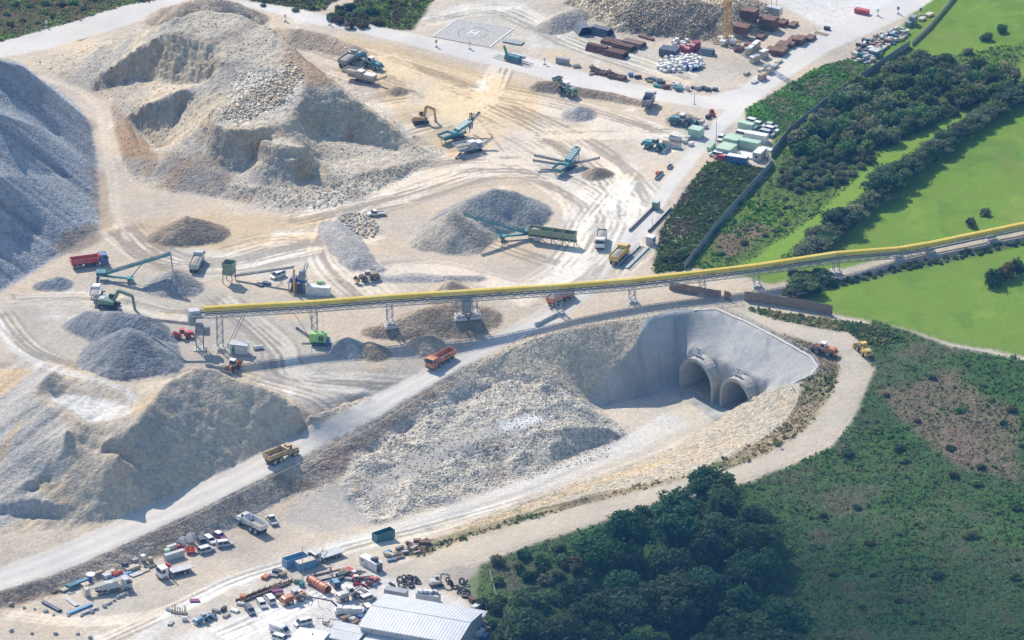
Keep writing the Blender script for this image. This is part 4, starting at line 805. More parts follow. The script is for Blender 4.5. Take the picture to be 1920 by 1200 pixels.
def fence(pts, h, label, col, name='plank_fence', dz=.02, step=2.6, plank=True, cat='fence'):
    """upright boards between posts along a pixel polyline"""
    P = [np.array(T(x, y)) for x, y in pts]; o = empty(name, Vector(P[0]), 0, label, cat); q = dense(P, .3); q[:, 2] = Hat(q[:, 0], q[:, 1]); q = q-P[0]
    L = np.concatenate([[0], np.cumsum(np.linalg.norm(np.diff(q, axis=0), axis=1))]); at = lambda s: np.array([np.interp(s, L, q[:, k]) for k in range(3)])
    b = MB(); s = 0; rr = random.Random(3)
    while s < L[-1]-.1:
        w_ = step/8 if plank else step; a, c = at(s), at(min(s+w_*.94, L[-1])); hh = h*rr.uniform(.96, 1.04); d = c-a; n = np.array([-d[1], d[0], 0]); n = n/(np.linalg.norm(n)+1e-9)*.03
        zt = np.array([0, 0, hh]); V = [a-n, c-n, c+n, a+n]; b.add([*(v-[0, 0, .15] for v in V), *(v+zt for v in V)], [(0, 3, 2, 1), (4, 5, 6, 7), (0, 1, 5, 4), (1, 2, 6, 5), (2, 3, 7, 6), (3, 0, 4, 7)]); s += w_
    if plank is not None: b.build('board_panel', M(col, .3), o)
    s = 0; pl = []
    while s < L[-1]: pl.append(at(s)); s += step
    ps = pl if len(pl) <= 95 else pl[::max(1, len(pl)//95+1)]
    me = None
    for p in ps:
        if me is None: x = MB().box(-.07, .07, -.07, .07, -.2, h+.12).build('post', M(col, .1), o); me = x.data
        else: x = link('post', me, o)
        x.location = p
    return o
def railing(pts, h, label, name='guard_rail', col='galv', step=2.2, cat='railing', bars=2, thick=.07):
    P = [np.array(T(x, y)) for x, y in pts]; o = empty(name, Vector(P[0]), 0, label, cat); q = dense(P, .5); q[:, 2] = Hat(q[:, 0], q[:, 1]); q = q-P[0]
    L = np.concatenate([[0], np.cumsum(np.linalg.norm(np.diff(q, axis=0), axis=1))]); at = lambda s: np.array([np.interp(s, L, q[:, k]) for k in range(3)])
    n = max(1, int(L[-1]/step)); b = MB(); A = [at(L[-1]*k/n) for k in range(n+1)]
    for a, c in zip(A[:-1], A[1:]):
        for k in range(bars): b.beam(a+[0, 0, h*(k+1)/bars], c+[0, 0, h*(k+1)/bars], thick)
    b.build('rail', M(col), o); k = max(1, (n+1)//90+1) if n > 90 else 1
    me = None
    for a in A[::k]:
        if me is None: x = MB().box(-.05, .05, -.05, .05, -.2, h).build('post', M(col), o); me = x.data
        else: x = link('post', me, o)
        x.location = a
    return o
def pole(px, py, h, label, name='lamp_pole', col='dark', head=None, cat='pole', r=.1):
    o = place(name, px, py, (1, 0), label, cat); MB().cyl((0, 0, -.2), (0, 0, h), r, r*.7, 8).build('shaft', M(col), o)
    MB().box(-.35, .35, -.35, .35, -.1, .25).build('base_block', M('concrete'), o)
    if head: MB().box(-.1, .9, -.15, .15, h-.1, h+.06).cyl((.75, 0, h-.1), (.75, 0, h-.22), .14, n=8).build('lamp_head', M(head), o)
    return o
def stack(px, py, head, L, w, h, col, label, layers=1, name='formwork_stack', cat='formwork', group=None, dz=0, across=2, gap=.05):
    """bundled panels lying on bearers"""
    o = place(name, px, py, head, label, cat, group, dz); lh = h/layers
    MB().beam((-L*.35, -w/2, .08), (-L*.35, w/2, .08), .16).beam((L*.35, -w/2, .08), (L*.35, w/2, .08), .16).build('bearer', M('wood'), o)
    rr = random.Random(int(px*7+py))
    for k in range(layers):
        b = MB()
        for j in range(across):
            y0 = -w/2+j*w/across+gap/2; y1 = -w/2+(j+1)*w/across-gap/2; sx = rr.uniform(-.12, .12)
            b.box(-L/2+sx, L/2+sx, y0, y1, .16+k*lh+.03, .16+(k+1)*lh)
            for q in range(4): b.box(-L/2+sx+L*(q+.5)/4-.05, -L/2+sx+L*(q+.5)/4+.05, y0-.03, y1+.03, .16+k*lh+.05, .16+(k+1)*lh-.05)
        b.build('panel_bundle', M(col, .12), o)
    return o
def pipes(px, py, head, L, r, n, rows, col, label, name='pipe_stack', cat='pipes', dz=0, group=None, each=True):
    o = place(name, px, py, head, label, cat, group, dz); MB().beam((-L*.3, -n*r, .06), (-L*.3, n*r, .06), .12).beam((L*.3, -n*r, .06), (L*.3, n*r, .06), .12).build('bearer', M('wood'), o); rr = random.Random(int(px)); me = None
    for row in range(rows):
        for k in range(n-row):
            y = (k-(n-row-1)/2)*2*r*1.02; z = .12+r+row*r*1.75
            if me is None: x = MB().cyl((-L/2, 0, 0), (L/2, 0, 0), r, n=10, cap=False).cyl((L/2, 0, 0), (-L/2, 0, 0), r*.86, n=10, cap=False).build('pipe', M(col, .15), o, smooth=True); me = x.data
            else: x = link('pipe', me, o)
            x.location = (rr.uniform(-.15, .15), y, z)
    return o
# ================================================================ PLANTS AND LOOSE STONES
def leaf_material(name, col, hue=.25):
    m = bpy.data.materials.new(name); m.use_nodes = True; nt = m.node_tree; L = nt.links.new; b = nt.nodes['Principled BSDF']; b.inputs['Roughness'].default_value = .6; b.inputs['Specular IOR Level'].default_value = .25
    a = _n(nt, 'ShaderNodeAttribute'); a.attribute_name = 'col'; oi = _n(nt, 'ShaderNodeObjectInfo')
    hs = _n(nt, 'ShaderNodeHueSaturation'); mr = _n(nt, 'ShaderNodeMapRange'); mr.inputs[3].default_value = .62; mr.inputs[4].default_value = 1.45; L(oi.outputs['Random'], mr.inputs[0]); L(mr.outputs[0], hs.inputs['Value'])
    mh = _n(nt, 'ShaderNodeMapRange'); mh.inputs[3].default_value = .465; mh.inputs[4].default_value = .535; wn = _n(nt, 'ShaderNodeMath', operation='FRACT'); mm = _n(nt, 'ShaderNodeMath', operation='MULTIPLY'); L(oi.outputs['Random'], mm.inputs[0]); mm.inputs[1].default_value = 7.31; L(mm.outputs[0], wn.inputs[0]); L(wn.outputs[0], mh.inputs[0]); L(mh.outputs[0], hs.inputs['Hue'])
    mx = _n(nt, 'ShaderNodeMix', data_type='RGBA', blend_type='MULTIPLY'); mx.inputs[0].default_value = 1; L(a.outputs['Color'], mx.inputs[6]); mx.inputs[7].default_value = (*col, 1); L(mx.outputs[2], hs.inputs['Color']); L(hs.outputs[0], b.inputs['Base Color'])
    tr = _n(nt, 'ShaderNodeBsdfTranslucent'); L(hs.outputs[0], tr.inputs[0]); ms = _n(nt, 'ShaderNodeMixShader'); ms.inputs[0].default_value = .5; L(b.outputs[0], ms.inputs[1]); L(tr.outputs[0], ms.inputs[2]); L(ms.outputs[0], nt.nodes['Material Output'].inputs['Surface'])
    return m
def crown_mesh(name, seed, clumps, leaves, leaf, mat_, hz=1.0, z0=.35, spread=.33, low=-.35):
    """leaf cards gathered in clumps through a unit crown (radius 1, height about 2*hz)"""
    r = np.random.default_rng(seed); V = []; Cc = []
    for k in range(clumps):
        while True:
            p = r.normal(size=3); p /= np.linalg.norm(p)
            if p[2] > low: break
        rad = r.uniform(.45, .85)*(1-.15*(p[2] < 0)); c = p*rad*np.array([1, 1, hz]); cr = spread*r.uniform(.7, 1.25)
        tint = r.uniform(.72, 1.3); yel = r.uniform(-.08, .12)
        n = int(leaves*r.uniform(.7, 1.3)); q = r.normal(size=(n, 3)); q /= np.linalg.norm(q, axis=1)[:, None]
        ctr = c+q*cr*np.array([1, 1, .8])*r.uniform(.55, 1.08, (n, 1)); nr = q+r.normal(0, .55, (n, 3))+[0, 0, .35]; nr /= np.linalg.norm(nr, axis=1)[:, None]
        t = np.cross(nr, r.normal(size=(n, 3))); t /= np.linalg.norm(t, axis=1)[:, None]; bb = np.cross(nr, t); s = (leaf*r.uniform(.6, 1.3, n))[:, None]
        V.append(np.stack([ctr-t*s, ctr-bb*s*.6, ctr+t*s, ctr+bb*s*.6], 1).reshape(-1, 3))
        g = tint*r.uniform(.75, 1.25, n); Cc.append(np.repeat(np.stack([g*(1+yel), g, g*(1-yel)], 1), 4, 0))
    V = np.concatenate(V); Cc = np.concatenate(Cc); V[:, 2] += hz*(.62)+z0
    me = np_mesh(name, V, np.arange(len(V)).reshape(-1, 4)); set_col(me, Cc); me.materials.append(mat_); return me
def tube(path, radii, n=7):
    P = np.array(path, float); V = []; F = []
    for k, p in enumerate(P):
        d = P[min(k+1, len(P)-1)]-P[max(k-1, 0)]; d = d/(np.linalg.norm(d)+1e-9); a = np.cross(d, [0.3, 1, .2] if abs(d[1]) < .9 else [1, 0, .1]); a /= np.linalg.norm(a); b = np.cross(d, a)
        th = np.linspace(0, 2*np.pi, n, endpoint=False); V += list(p+radii[k]*(np.cos(th)[:, None]*a+np.sin(th)[:, None]*b))
        if k: F += [(n*(k-1)+i, n*(k-1)+(i+1) % n, n*k+(i+1) % n, n*k+i) for i in range(n)]
    return V, F
def trunk_mesh(seed, hgt=1.0):
    r = np.random.default_rng(seed); V, F = tube([(0, 0, -.15), (.03, 0, .3), (.0, .04, .7), (.05, .02, 1.1*hgt)], [.11, .085, .065, .03])
    for k in range(4):
        a = r.uniform(0, 6.28); v, f = tube([(0.02, 0.01, .5), (.25*math.cos(a), .25*math.sin(a), .85), (.55*math.cos(a), .55*math.sin(a), 1.1)], [.05, .035, .012], 5); F += [tuple(i+len(V) for i in q) for q in f]; V += v
    return np_mesh('trunk', V, F)
LEAF = {'dark': leaf_material('leaves_dark', (.062, .125, .045)), 'mid': leaf_material('leaves_mid', (.105, .185, .048)), 'grey': leaf_material('leaves_grey', (.165, .195, .10)), 'light': leaf_material('leaves_light', (.14, .22, .05)), 'rust': leaf_material('leaves_rust', (.11, .085, .03))}
BARK = mat('bark', (.09, .07, .05), .9, dirt=0)
TRUNKS = [trunk_mesh(s) for s in range(3)]
for t in TRUNKS: t.materials.append(BARK)
CROWNS = {}
for k in ('dark', 'mid', 'grey', 'light', 'rust'):
    CROWNS[k] = [crown_mesh('crown', 100+i*7+len(k), 40, 95, .085, LEAF[k], 1.05) for i in range(5 if k in ('dark', 'mid') else 2)]
BUSH = {k: [crown_mesh('foliage', 300+i*7+len(k), 15, 75, .13, LEAF[k], .75, -.1, .42, -.1) for i in range(4)] for k in LEAF}
def tree(px, py, R, H, kind, label, group, name='broadleaf_tree', n=[0]):
    p = T(px, py); n[0] += 1; sc = R
    o = empty(name, p, random.uniform(0, 6.28), label, 'tree', group)
    c = link('crown', CROWNS[kind][n[0] % len(CROWNS[kind])], o); c.scale = (R*random.uniform(.92, 1.08), R*random.uniform(.92, 1.08), H/2.6); 
    t = link('trunk', TRUNKS[n[0] % 3], o); t.scale = (R*.8, R*.8, H/2.6*1.15); return o
def bush(px, py, R, H, kind, label, group, name='shrub', n=[0], p=None):
    p = T(px, py) if p is None else p; n[0] += 1; o = link(name, BUSH[kind][n[0] % 4]); tag(o, label, 'shrub', group)
    o.location = p; o.rotation_euler = (0, 0, random.uniform(0, 6.28)); o.scale = (R*random.uniform(.85, 1.15), R*random.uniform(.85, 1.15), H/1.3); return o
KN = {'dark': 'dark green', 'mid': 'green', 'grey': 'grey green', 'light': 'light green', 'rust': 'brownish'}
def spots(poly, gap, n, seed):
    r = np.random.default_rng(seed); p = np.array(poly, float); out = []; W_ = []
    for _ in range(n*40):
        q = p.min(0)+r.uniform(size=2)*(p.max(0)-p.min(0))
        if not inpoly(np.array([q[0]]), np.array([q[1]]), poly)[0]: continue
        ww = U(q[0], q[1], 0)[:2]
        if all((ww[0]-a)**2+(ww[1]-b)**2 > gap*gap for a, b in W_): W_.append(ww); out.append(tuple(q))
        if len(out) >= n: break
    return out
random.seed(5)
# the wood at the bottom
tree(1330, 945, 7.2, 15, 'dark', 'tallest dark tree at the tip of the wood, standing against the pale gravel path', None)
tree(1265, 1165, 10.5, 17, 'mid', 'large round crowned tree catching light in the middle of the wood', None)
tree(1432, 1215, 8, 13, 'mid', 'rounded tree at the lower right corner of the wood in the shade', None)
tree(1165, 1180, 9, 15, 'dark', 'broad dark tree left of the large round crown at the foot of the picture', None)
for x, y in spots([(1010, 1150), (1060, 1095), (1170, 1045), (1265, 985), (1320, 955), (1390, 965), (1435, 1015), (1465, 1065), (1440, 1120), (1470, 1180), (1490, 1240), (1480, 1320), (970, 1320), (970, 1190)], 9.0, 40, 3):
    R = random.uniform(5.8, 8.4); tree(x, y, R, R*random.uniform(1.9, 2.4), random.choice(['dark', 'dark', 'dark', 'mid']), 'tall round crowned tree inside the dense wood at the bottom', 'trees of the dense wood')
for x, y in spots([(900, 1110), (930, 1060), (1010, 1030), (1120, 1000), (1200, 965), (1280, 930), (1290, 965), (1160, 1040), (1050, 1090), (1000, 1150), (960, 1190), (930, 1240), (905, 1180)], 4.2, 34, 4):
    R = random.uniform(1.6, 3.0); bush(x, y, R, R*random.uniform(1.1, 1.6), random.choice(['dark', 'mid', 'mid', 'grey']), 'dark green bush along the upper left edge of the wood', 'bushes edging the wood')
bush(1072, 1062, 3, 3.6, 'rust', 'rust coloured bush among the green ones at the left edge of the wood', None); bush(1000, 1120, 3.2, 4.0, 'grey', 'pale grey leafless looking bush at the left edge of the wood', None)
# thicket above the field
for x, y in spots([(1492, 268), (1570, 205), (1650, 148), (1715, 118), (1790, 125), (1850, 140), (1893, 150), (1890, 178), (1800, 208), (1740, 240), (1640, 283), (1560, 305), (1500, 298)], 3.9, 112, 5):
    R = random.uniform(2.5, 4.4); k_ = random.choice(['grey', 'grey', 'mid', 'mid', 'dark', 'light']); bush(x, y, R, R*random.uniform(1.2, 1.8), k_, 'rounded '+KN[k_]+' shrub in the thicket beside the long plank fence', 'shrubs of the thicket beside the fence')
for x, y in ((1735, 140), (1700, 150), (1775, 128), (1640, 200), (1590, 210), (1740, 205), (1800, 190), (1860, 165)):
    tree(x, y, 3.3, 6.8, 'dark', 'dark tree rising above the thicket beside the long fence', 'dark trees within the thicket')
bush(1712, 142, 2.6, 5, 'rust', 'yellowish crowned shrub at the upper end of the thicket', None)
for x, y in spots([(1458, 320), (1500, 300), (1600, 290), (1640, 300), (1580, 345), (1500, 362), (1470, 345)], 3.2, 38, 6):
    R = random.uniform(1.5, 2.7); bush(x, y, R, R*1.15, random.choice(['grey', 'grey', 'mid']), 'low grey green shrub in the lower thicket', 'shrubs of the lower thicket')
for x, y in spots([(1420, 400), (1460, 350), (1520, 360), (1480, 420), (1430, 450), (1350, 480), (1320, 490)], 4, 10, 61):
    R = random.uniform(.8, 1.5); bush(x, y, R, R, random.choice(['grey', 'light']), 'small shrub scattered over the rough grass below the thicket', 'scattered shrubs on rough grass')
# hedgerow across the meadow
for k, (x, y, R, H, c) in enumerate([(1486, 560, 2.6, 4, 'grey'), (1504, 548, 3.4, 6, 'mid'), (1524, 552, 2.6, 4.5, 'dark'), (1540, 530, 2.8, 5, 'dark'), (1496, 530, 2.6, 4.5, 'mid'), (1512, 480, 3.0, 4.5, 'grey'), (1530, 470, 3.2, 5, 'grey'), (1548, 458, 3.0, 5, 'mid'), (1528, 448, 2.6, 4.2, 'grey'), (1565, 445, 3.4, 5.5, 'grey'), (1576, 432, 4.0, 8.5, 'dark'), (1600, 415, 3.3, 6.2, 'grey'), (1618, 400, 3.0, 5.5, 'mid'), (1640, 385, 3.2, 5.6, 'grey'), (1655, 370, 4.4, 9, 'dark'), (1676, 345, 4.0, 8, 'dark'), (1700, 335, 3.6, 7.2, 'dark'), (1716, 318, 3.6, 7, 'mid'), (1738, 305, 3.4, 6.2, 'mid'), (1756, 290, 3.2, 6, 'grey'), (1776, 277, 3.4, 6.4, 'dark'), (1796, 262, 3.2, 5.8, 'dark'), (1812, 250, 3.0, 5.5, 'mid'), (1830, 240, 3.2, 5.5, 'grey'), (1848, 228, 3.0, 5.4, 'grey'), (1866, 218, 3.2, 5.6, 'mid'), (1884, 204, 3.4, 6, 'dark'), (1902, 195, 3.4, 6.2, 'dark'), (1920, 186, 3.4, 6.2, 'dark'), (1938, 176, 3.4, 6, 'mid')]):
    lab = {10: 'dark round tree standing at the lower end of the meadow hedgerow', 14: 'biggest dark tree of the hedgerow crossing the meadow'}.get(k, KN[c]+' bushy tree in the hedgerow that crosses the bright meadow'); tree(x, y, R*1.55, H*1.15, c, lab, None if k in (10, 14) else 'trees of the meadow hedgerow', 'hedgerow_tree')
for x, y, R, H, c, lab in ((1822, 424, 2.2, 3.2, 'dark', 'left bush of the pair standing alone in the meadow'), (1846, 404, 2.0, 2.8, 'grey', 'right bush of the pair standing alone in the meadow'), (1864, 535, 3.4, 6, 'dark', 'dark bush in the lower meadow, nearest to the conveyor'), (1885, 522, 3.4, 6, 'rust', 'brownish bush between green ones at the right edge of the meadow'), (1908, 515, 3.2, 6, 'dark', 'dark bush at the very right edge of the lower meadow'), (1258, 488, 3.6, 3.4, 'light', 'bright green rounded bush beside the weighbridge'), (1280, 480, 2.6, 2.8, 'mid', 'green bush between the weighbridge and the fence'), (1850, 75, 2.2, 3, 'dark', 'dark bush on the strip at the upper right corner'), (1880, 60, 2.4, 3, 'mid', 'lighter bush on the strip at the upper right corner'), (1815, 100, 2.2, 2.6, 'grey', 'greyish bush on the strip between the two upper fields')):
    bush(x, y, R, H, c, lab, None)
for x, y in spots([(1478, 560), (1560, 541), (1680, 512), (1800, 486), (1960, 450), (1960, 440), (1800, 476), (1680, 502), (1560, 531), (1480, 548)], 1.7, 75, 8):
    R = random.uniform(.8, 1.3); bush(x, y, R, R*1.1, random.choice(['dark', 'mid', 'grey']), 'low shrub of the clipped hedge below the conveyor', 'shrubs of the low hedge', 'hedge_shrub')
for x, y in spots([(600, 40), (650, 14), (705, 20), (712, 50), (650, 54)], 3.2, 13, 9): bush(x, y, 2.2, 2.6, random.choice(['grey', 'rust', 'mid']), 'dark scrubby bush beside the road at the top edge', 'bushes beside the upper road')
for x, y in spots([(0, 10), (300, -40), (300, -12), (220, 8), (130, 36), (0, 68)], 4.2, 22, 10): R = random.uniform(1, 2); bush(x, y, R, R, random.choice(['mid', 'rust', 'grey', 'light']), 'scrubby bush on the wild bank at the upper left corner', 'bushes of the upper left bank')
for x, y in spots([(470, 0), (640, -30), (650, -5), (610, 15), (560, 24), (500, 14)], 4, 10, 12): R = random.uniform(1, 1.8); bush(x, y, R, R, random.choice(['mid', 'rust', 'grey']), 'scrubby bush behind the big hill at the top edge', 'bushes behind the hill')
for x, y in spots([(1560, 850), (1640, 720), (1760, 690), (1920, 740), (1920, 1190), (1560, 1190), (1500, 1000)], 8, 34, 71):
    R = random.uniform(.9, 2.0); k_ = random.choice(['mid', 'light', 'dark', 'rust', 'mid']); bush(x, y, R, R*.95, k_, KN[k_]+' low bush standing out of the rough slope at the lower right', 'low bushes on the lower right slope')
# ---- ground cover nobody could count
def cards(name, label, poly, n, size, cols, seed, up=.5, mask=None):
    r = np.random.default_rng(seed); p = np.array(poly, float); q = p.min(0)+r.uniform(size=(n*3, 2))*(p.max(0)-p.min(0)); q = q[inpoly(q[:, 0], q[:, 1], poly)][:n]
    P = TT(q[:, 0], q[:, 1]); m = len(P); i = np.clip(((P[:, 1]-gy[0])/DY).astype(int), 0, NY-1); j = np.clip(((P[:, 0]-gx[0])/DX).astype(int), 0, NX-1)
    ok = VEG[i, j] > .25; P = P[ok]; m = len(P); lo_ = lo3[i, j][ok]; l2 = lo2[i, j][ok]
    cl = np.array(cols); base = cl[np.clip(((lo_*.9+l2*.5+r.normal(0, .28, m))*.5+.5)*len(cl), 0, len(cl)-1).astype(int)]*r.uniform(.7, 1.3, (m, 1))
    sz = size*r.lognormal(0, .35, m)*(1+.5*np.clip(l2, -.6, .8)); V = []; CC = []
    for k in range(4):
        nr = r.normal(size=(m, 3)); nr[:, 2] = np.abs(nr[:, 2])*up+.2; nr /= np.linalg.norm(nr, axis=1)[:, None]; t = np.cross(nr, r.normal(size=(m, 3))); t /= np.linalg.norm(t, axis=1)[:, None]; b = np.cross(nr, t); s = sz[:, None]*r.uniform(.5, .9, (m, 1))
        c = P+r.normal(0, .45, (m, 3))*sz[:, None]*[1, 1, .4]+[0, 0, 1]*(sz[:, None]*.35); V.append(np.stack([c-t*s, c-b*s*.7, c+t*s, c+b*s*.7], 1)); CC.append(np.repeat(1.9*base[:, None]*r.uniform(.8, 1.2, (m, 1, 1)), 4, 1))
    V = np.concatenate(V).reshape(-1, 3); CC = np.concatenate(CC).reshape(-1, 3); me = np_mesh(name, V, np.arange(len(V)).reshape(-1, 4)); set_col(me, CC); me.materials.append(COVER); tag(link(name, me), label, None, None, 'stuff')
COVER = leaf_material('ground_cover', (1, 1, 1))
G1 = [(.11, .085, .05), (.065, .085, .032), (.055, .09, .03), (.055, .10, .024), (.04, .085, .02), (.05, .12, .025)]
cards('wild_undergrowth', 'dense wild herbs and brambles covering the rough slope', SCRUB, 22000, .32, G1, 1)
cards('rough_weeds', 'rough weeds on the plot between road and long fence', [(1400, 205), (1470, 165), (1540, 125), (1590, 110), (1632, 125), (1570, 170), (1500, 225), (1450, 262), (1400, 238)], 3600, .45, [(.14, .11, .08), (.075, .105, .03), (.06, .10, .026), (.09, .15, .03)], 2)
cards('rough_weeds', 'rough weeds on the plot below the site offices', [(1225, 510), (1240, 430), (1290, 350), (1330, 305), (1400, 310), (1445, 318), (1365, 402), (1282, 508)], 5200, .45, [(.15, .12, .09), (.075, .105, .03), (.06, .10, .026), (.09, .16, .03)], 3)
cards('rough_weeds', 'rough tall grass between the thicket and the mown meadow', OLD, 6000, .4, [(.13, .12, .05), (.085, .13, .03), (.10, .17, .026), (.13, .20, .028)], 4)
cards('dry_weeds', 'dry weeds and tufts on the verge round the cutting', VERGE, 5200, .42, [(.26, .19, .12), (.22, .17, .08), (.12, .11, .04), (.07, .09, .028)], 5)
cards('dry_weeds', 'weeds along the plank fence above the gravel path', [(1400, 575), (1480, 585), (1560, 597), (1650, 615), (1700, 640), (1640, 650), (1580, 625), (1490, 606), (1410, 592)], 1600, .5, [(.2, .16, .08), (.10, .11, .035), (.06, .09, .028)], 6)
cards('wild_undergrowth', 'wild scrub on the bank at the upper left', [(-20, -60), (330, -60), (310, 0), (230, 28), (140, 62), (0, 90)], 4800, .45, [(.11, .09, .045), (.085, .09, .035), (.07, .10, .03), (.08, .13, .03)], 7)
cards('wild_undergrowth', 'wild scrub at the top edge behind the big hill', [(440, -60), (860, -60), (800, 15), (770, 55), (700, 55), (600, 38), (560, 28), (470, 8)], 4800, .45, [(.11, .09, .045), (.085, .09, .035), (.07, .10, .03), (.09, .15, .03)], 8)
# ---- stones
def rock_mat():
    m = bpy.data.materials.new('broken_stone'); m.use_nodes = True; nt = m.node_tree; L = nt.links.new; b = nt.nodes['Principled BSDF']; b.inputs['Roughness'].default_value = .9; b.inputs['Specular IOR Level'].default_value = .2
    a = _n(nt, 'ShaderNodeAttribute'); a.attribute_name = 'col'; g = _n(nt, 'ShaderNodeNewGeometry'); no = _n(nt, 'ShaderNodeTexNoise'); no.inputs['Scale'].default_value = 2.5; L(g.outputs['Position'], no.inputs['Vector'])
    mr = _n(nt, 'ShaderNodeMapRange'); mr.inputs[3].default_value = .7; mr.inputs[4].default_value = 1.3; L(no.outputs[0], mr.inputs[0]); mx = _n(nt, 'ShaderNodeMix', data_type='RGBA', blend_type='MULTIPLY'); mx.inputs[0].default_value = 1; L(a.outputs['Color'], mx.inputs[6]); L(mr.outputs[0], mx.inputs[7]); L(mx.outputs[2], b.inputs['Base Color']); return m
STONE = rock_mat(); CUBE = np.array([(-1, -1, -1), (1, -1, -1), (1, 1, -1), (-1, 1, -1), (-1, -1, 1), (1, -1, 1), (1, 1, 1), (-1, 1, 1)], float); CF = np.array([(0, 3, 2, 1), (4, 5, 6, 7), (0, 1, 5, 4), (1, 2, 6, 5), (2, 3, 7, 6), (3, 0, 4, 7)])
def stones(name, label, poly, n, size, cols, seed, sig=.5):
    r = np.random.default_rng(seed); p = np.array(poly, float); q = p.min(0)+r.uniform(size=(n*4, 2))*(p.max(0)-p.min(0)); q = q[inpoly(q[:, 0], q[:, 1], poly)][:n]; P = TT(q[:, 0], q[:, 1]); m = len(P)
    V = CUBE[None]*.5*r.uniform(.55, 1.05, (m, 8, 1))+r.normal(0, .1, (m, 8, 3)); a = r.uniform(0, 6.28, m); b = r.uniform(-.7, .7, m); ca, sa, cb, sb = np.cos(a)[:, None], np.sin(a)[:, None], np.cos(b)[:, None], np.sin(b)[:, None]
    x = V[..., 0]*cb+V[..., 2]*sb; z = -V[..., 0]*sb+V[..., 2]*cb; y = V[..., 1]; s = np.minimum(size*r.lognormal(0, sig, m), size*2.6)[:, None]
    V = np.stack([(x*ca-y*sa)*s, (x*sa+y*ca)*s, z*s*.8], -1)+P[:, None]+[0, 0, 1]*(s[..., None]*.12)
    cl = np.array(cols)[r.integers(0, len(cols), m)]*r.uniform(.75, 1.25, (m, 1)); me = np_mesh(name, V.reshape(-1, 3), (CF[None]+8*np.arange(m)[:, None, None]).reshape(-1, 4)); set_col(me, np.repeat(cl, 8, 0)); me.materials.append(STONE); tag(link(name, me), label, None, None, 'stuff')
PALE = [(.52, .47, .39), (.44, .41, .36), (.36, .34, .31), (.55, .45, .30)]; GREYS = [(.48, .44, .37), (.40, .37, .32), (.54, .49, .40), (.34, .29, .23)]
stones('rubble', 'rough broken stone covering the rubble mounds in front of the tunnels', [(905+(a-905)*.9, 818+(b-828)*.82) for a, b in RUB], 6000, .17, GREYS, 21, .6)
stones('rubble', 'loose gravel on the slope left of the tunnel cutting', GRAV, 1800, .16, PALE, 22)
stones('rubble', 'stones in the brown bank below the haul road', BANK, 3000, .17, GREYS+PALE, 23)
stones('rubble', 'pale ochre boulders strewn down the slope of the big hill', [(545, 115), (572, 135), (545, 175), (520, 200), (470, 222), (420, 225), (415, 205), (480, 165), (530, 135)], 1100, .5, [(.6, .52, .4), (.5, .44, .35), (.56, .44, .27)], 24, .4)
stones('rubble', 'loose stones over the big hill', HILL, 5000, .19, PALE, 25, .55)
stones('rubble', 'stones at the foot of the big hill', [(480, 350), (600, 345), (740, 310), (800, 300), (760, 335), (680, 370), (600, 395), (520, 385)], 1300, .22, PALE, 26, .55)
stones('rubble', 'broken stone on the rubble bank behind the tower crane', [(1100, 0), (1180, -30), (1400, -30), (1340, 40), (1290, 75), (1190, 55)], 4500, .28, [(.48, .38, .25), (.5, .43, .33), (.35, .29, .22)], 27, .5)
stones('rubble', 'stones on the tan slope below the gravel path', TANM, 2000, .15, PALE, 28)
def rock_mesh(seed):
    r = np.random.default_rng(seed); import bmesh; bm = bmesh.new(); bmesh.ops.create_icosphere(bm, subdivisions=2, radius=.5); pl = [(v/np.linalg.norm(v), r.uniform(.26, .42)) for v in r.normal(size=(9, 3))]
    for v in bm.verts:
        c = np.array(v.co)
        for nrm, dd in pl:
            k = c@nrm-dd
            if k > 0: c = c-nrm*k
        v.co = c*np.array([1.15, .95, .85])
    me = bpy.data.meshes.new('boulder'); bm.to_mesh(me); bm.free(); return me
BOUL = {}
for key, c in (('pale', (.58, .52, .42)), ('grey', (.36, .35, .34)), ('ochre', (.50, .41, .28))):
    BOUL[key] = [rock_mesh(s) for s in range(3)]
    for me in BOUL[key]: me.materials.append(mat('boulder_'+key, c, .9, dirt=.25, var=.3, scale=2, bump=.05))
def boulder(px, py, s, key, label, group, p=None):
    o = link('boulder', random.choice(BOUL[key])); p = T(px, py) if p is None else p; o.location = p+Vector((0, 0, s*.22)); o.scale = (s, s*random.uniform(.8, 1.1), s*random.uniform(.7, 1)); o.rotation_euler = (random.uniform(-.4, .4), random.uniform(-.4, .4), random.uniform(0, 6.28)); tag(o, label, 'boulder', group)
for x, y in spots([(632, 408), (660, 400), (690, 405), (708, 420), (705, 440), (690, 448), (672, 440), (650, 425)], 1.15, 110, 31): boulder(x, y, random.uniform(.8, 1.8), random.choice(['pale', 'pale', 'ochre']), 'pale quarried boulder in the heap of blocks below the white pickup', 'pale boulders below the pickup')
for x, y in ((20, 1135), (45, 1141), (65, 1143), (85, 1147), (101, 1154), (129, 1156), (152, 1156), (160, 1152), (172, 1148), (182, 1143), (196, 1138), (202, 1134), (207, 1131), (215, 1127), (222, 1122), (230, 1119), (238, 1116), (247, 1111)): boulder(x, y, random.uniform(1.0, 1.9), 'grey', 'grey boulder edging the yard track in front of the drilling rig', 'boulders edging the yard track')
for x, y in ((22, 1184), (60, 1188), (104, 1190), (145, 1190), (168, 1197)): boulder(x, y, 1.6, 'grey', 'grey boulder on the lowest verge at the bottom left corner', 'boulders on the lowest verge')
CN = dict(lblue='pale blue', dteal='dark teal', lgrey='light grey', tan='tan', cream='cream', steel='blue grey', sand='sandy', dark='black', navy='navy', rust='rusty', olive='olive', wood='timber', white='white', brown='brown', red='red', orange='orange', teal='teal', purple='purple', blue='blue', grey='grey')
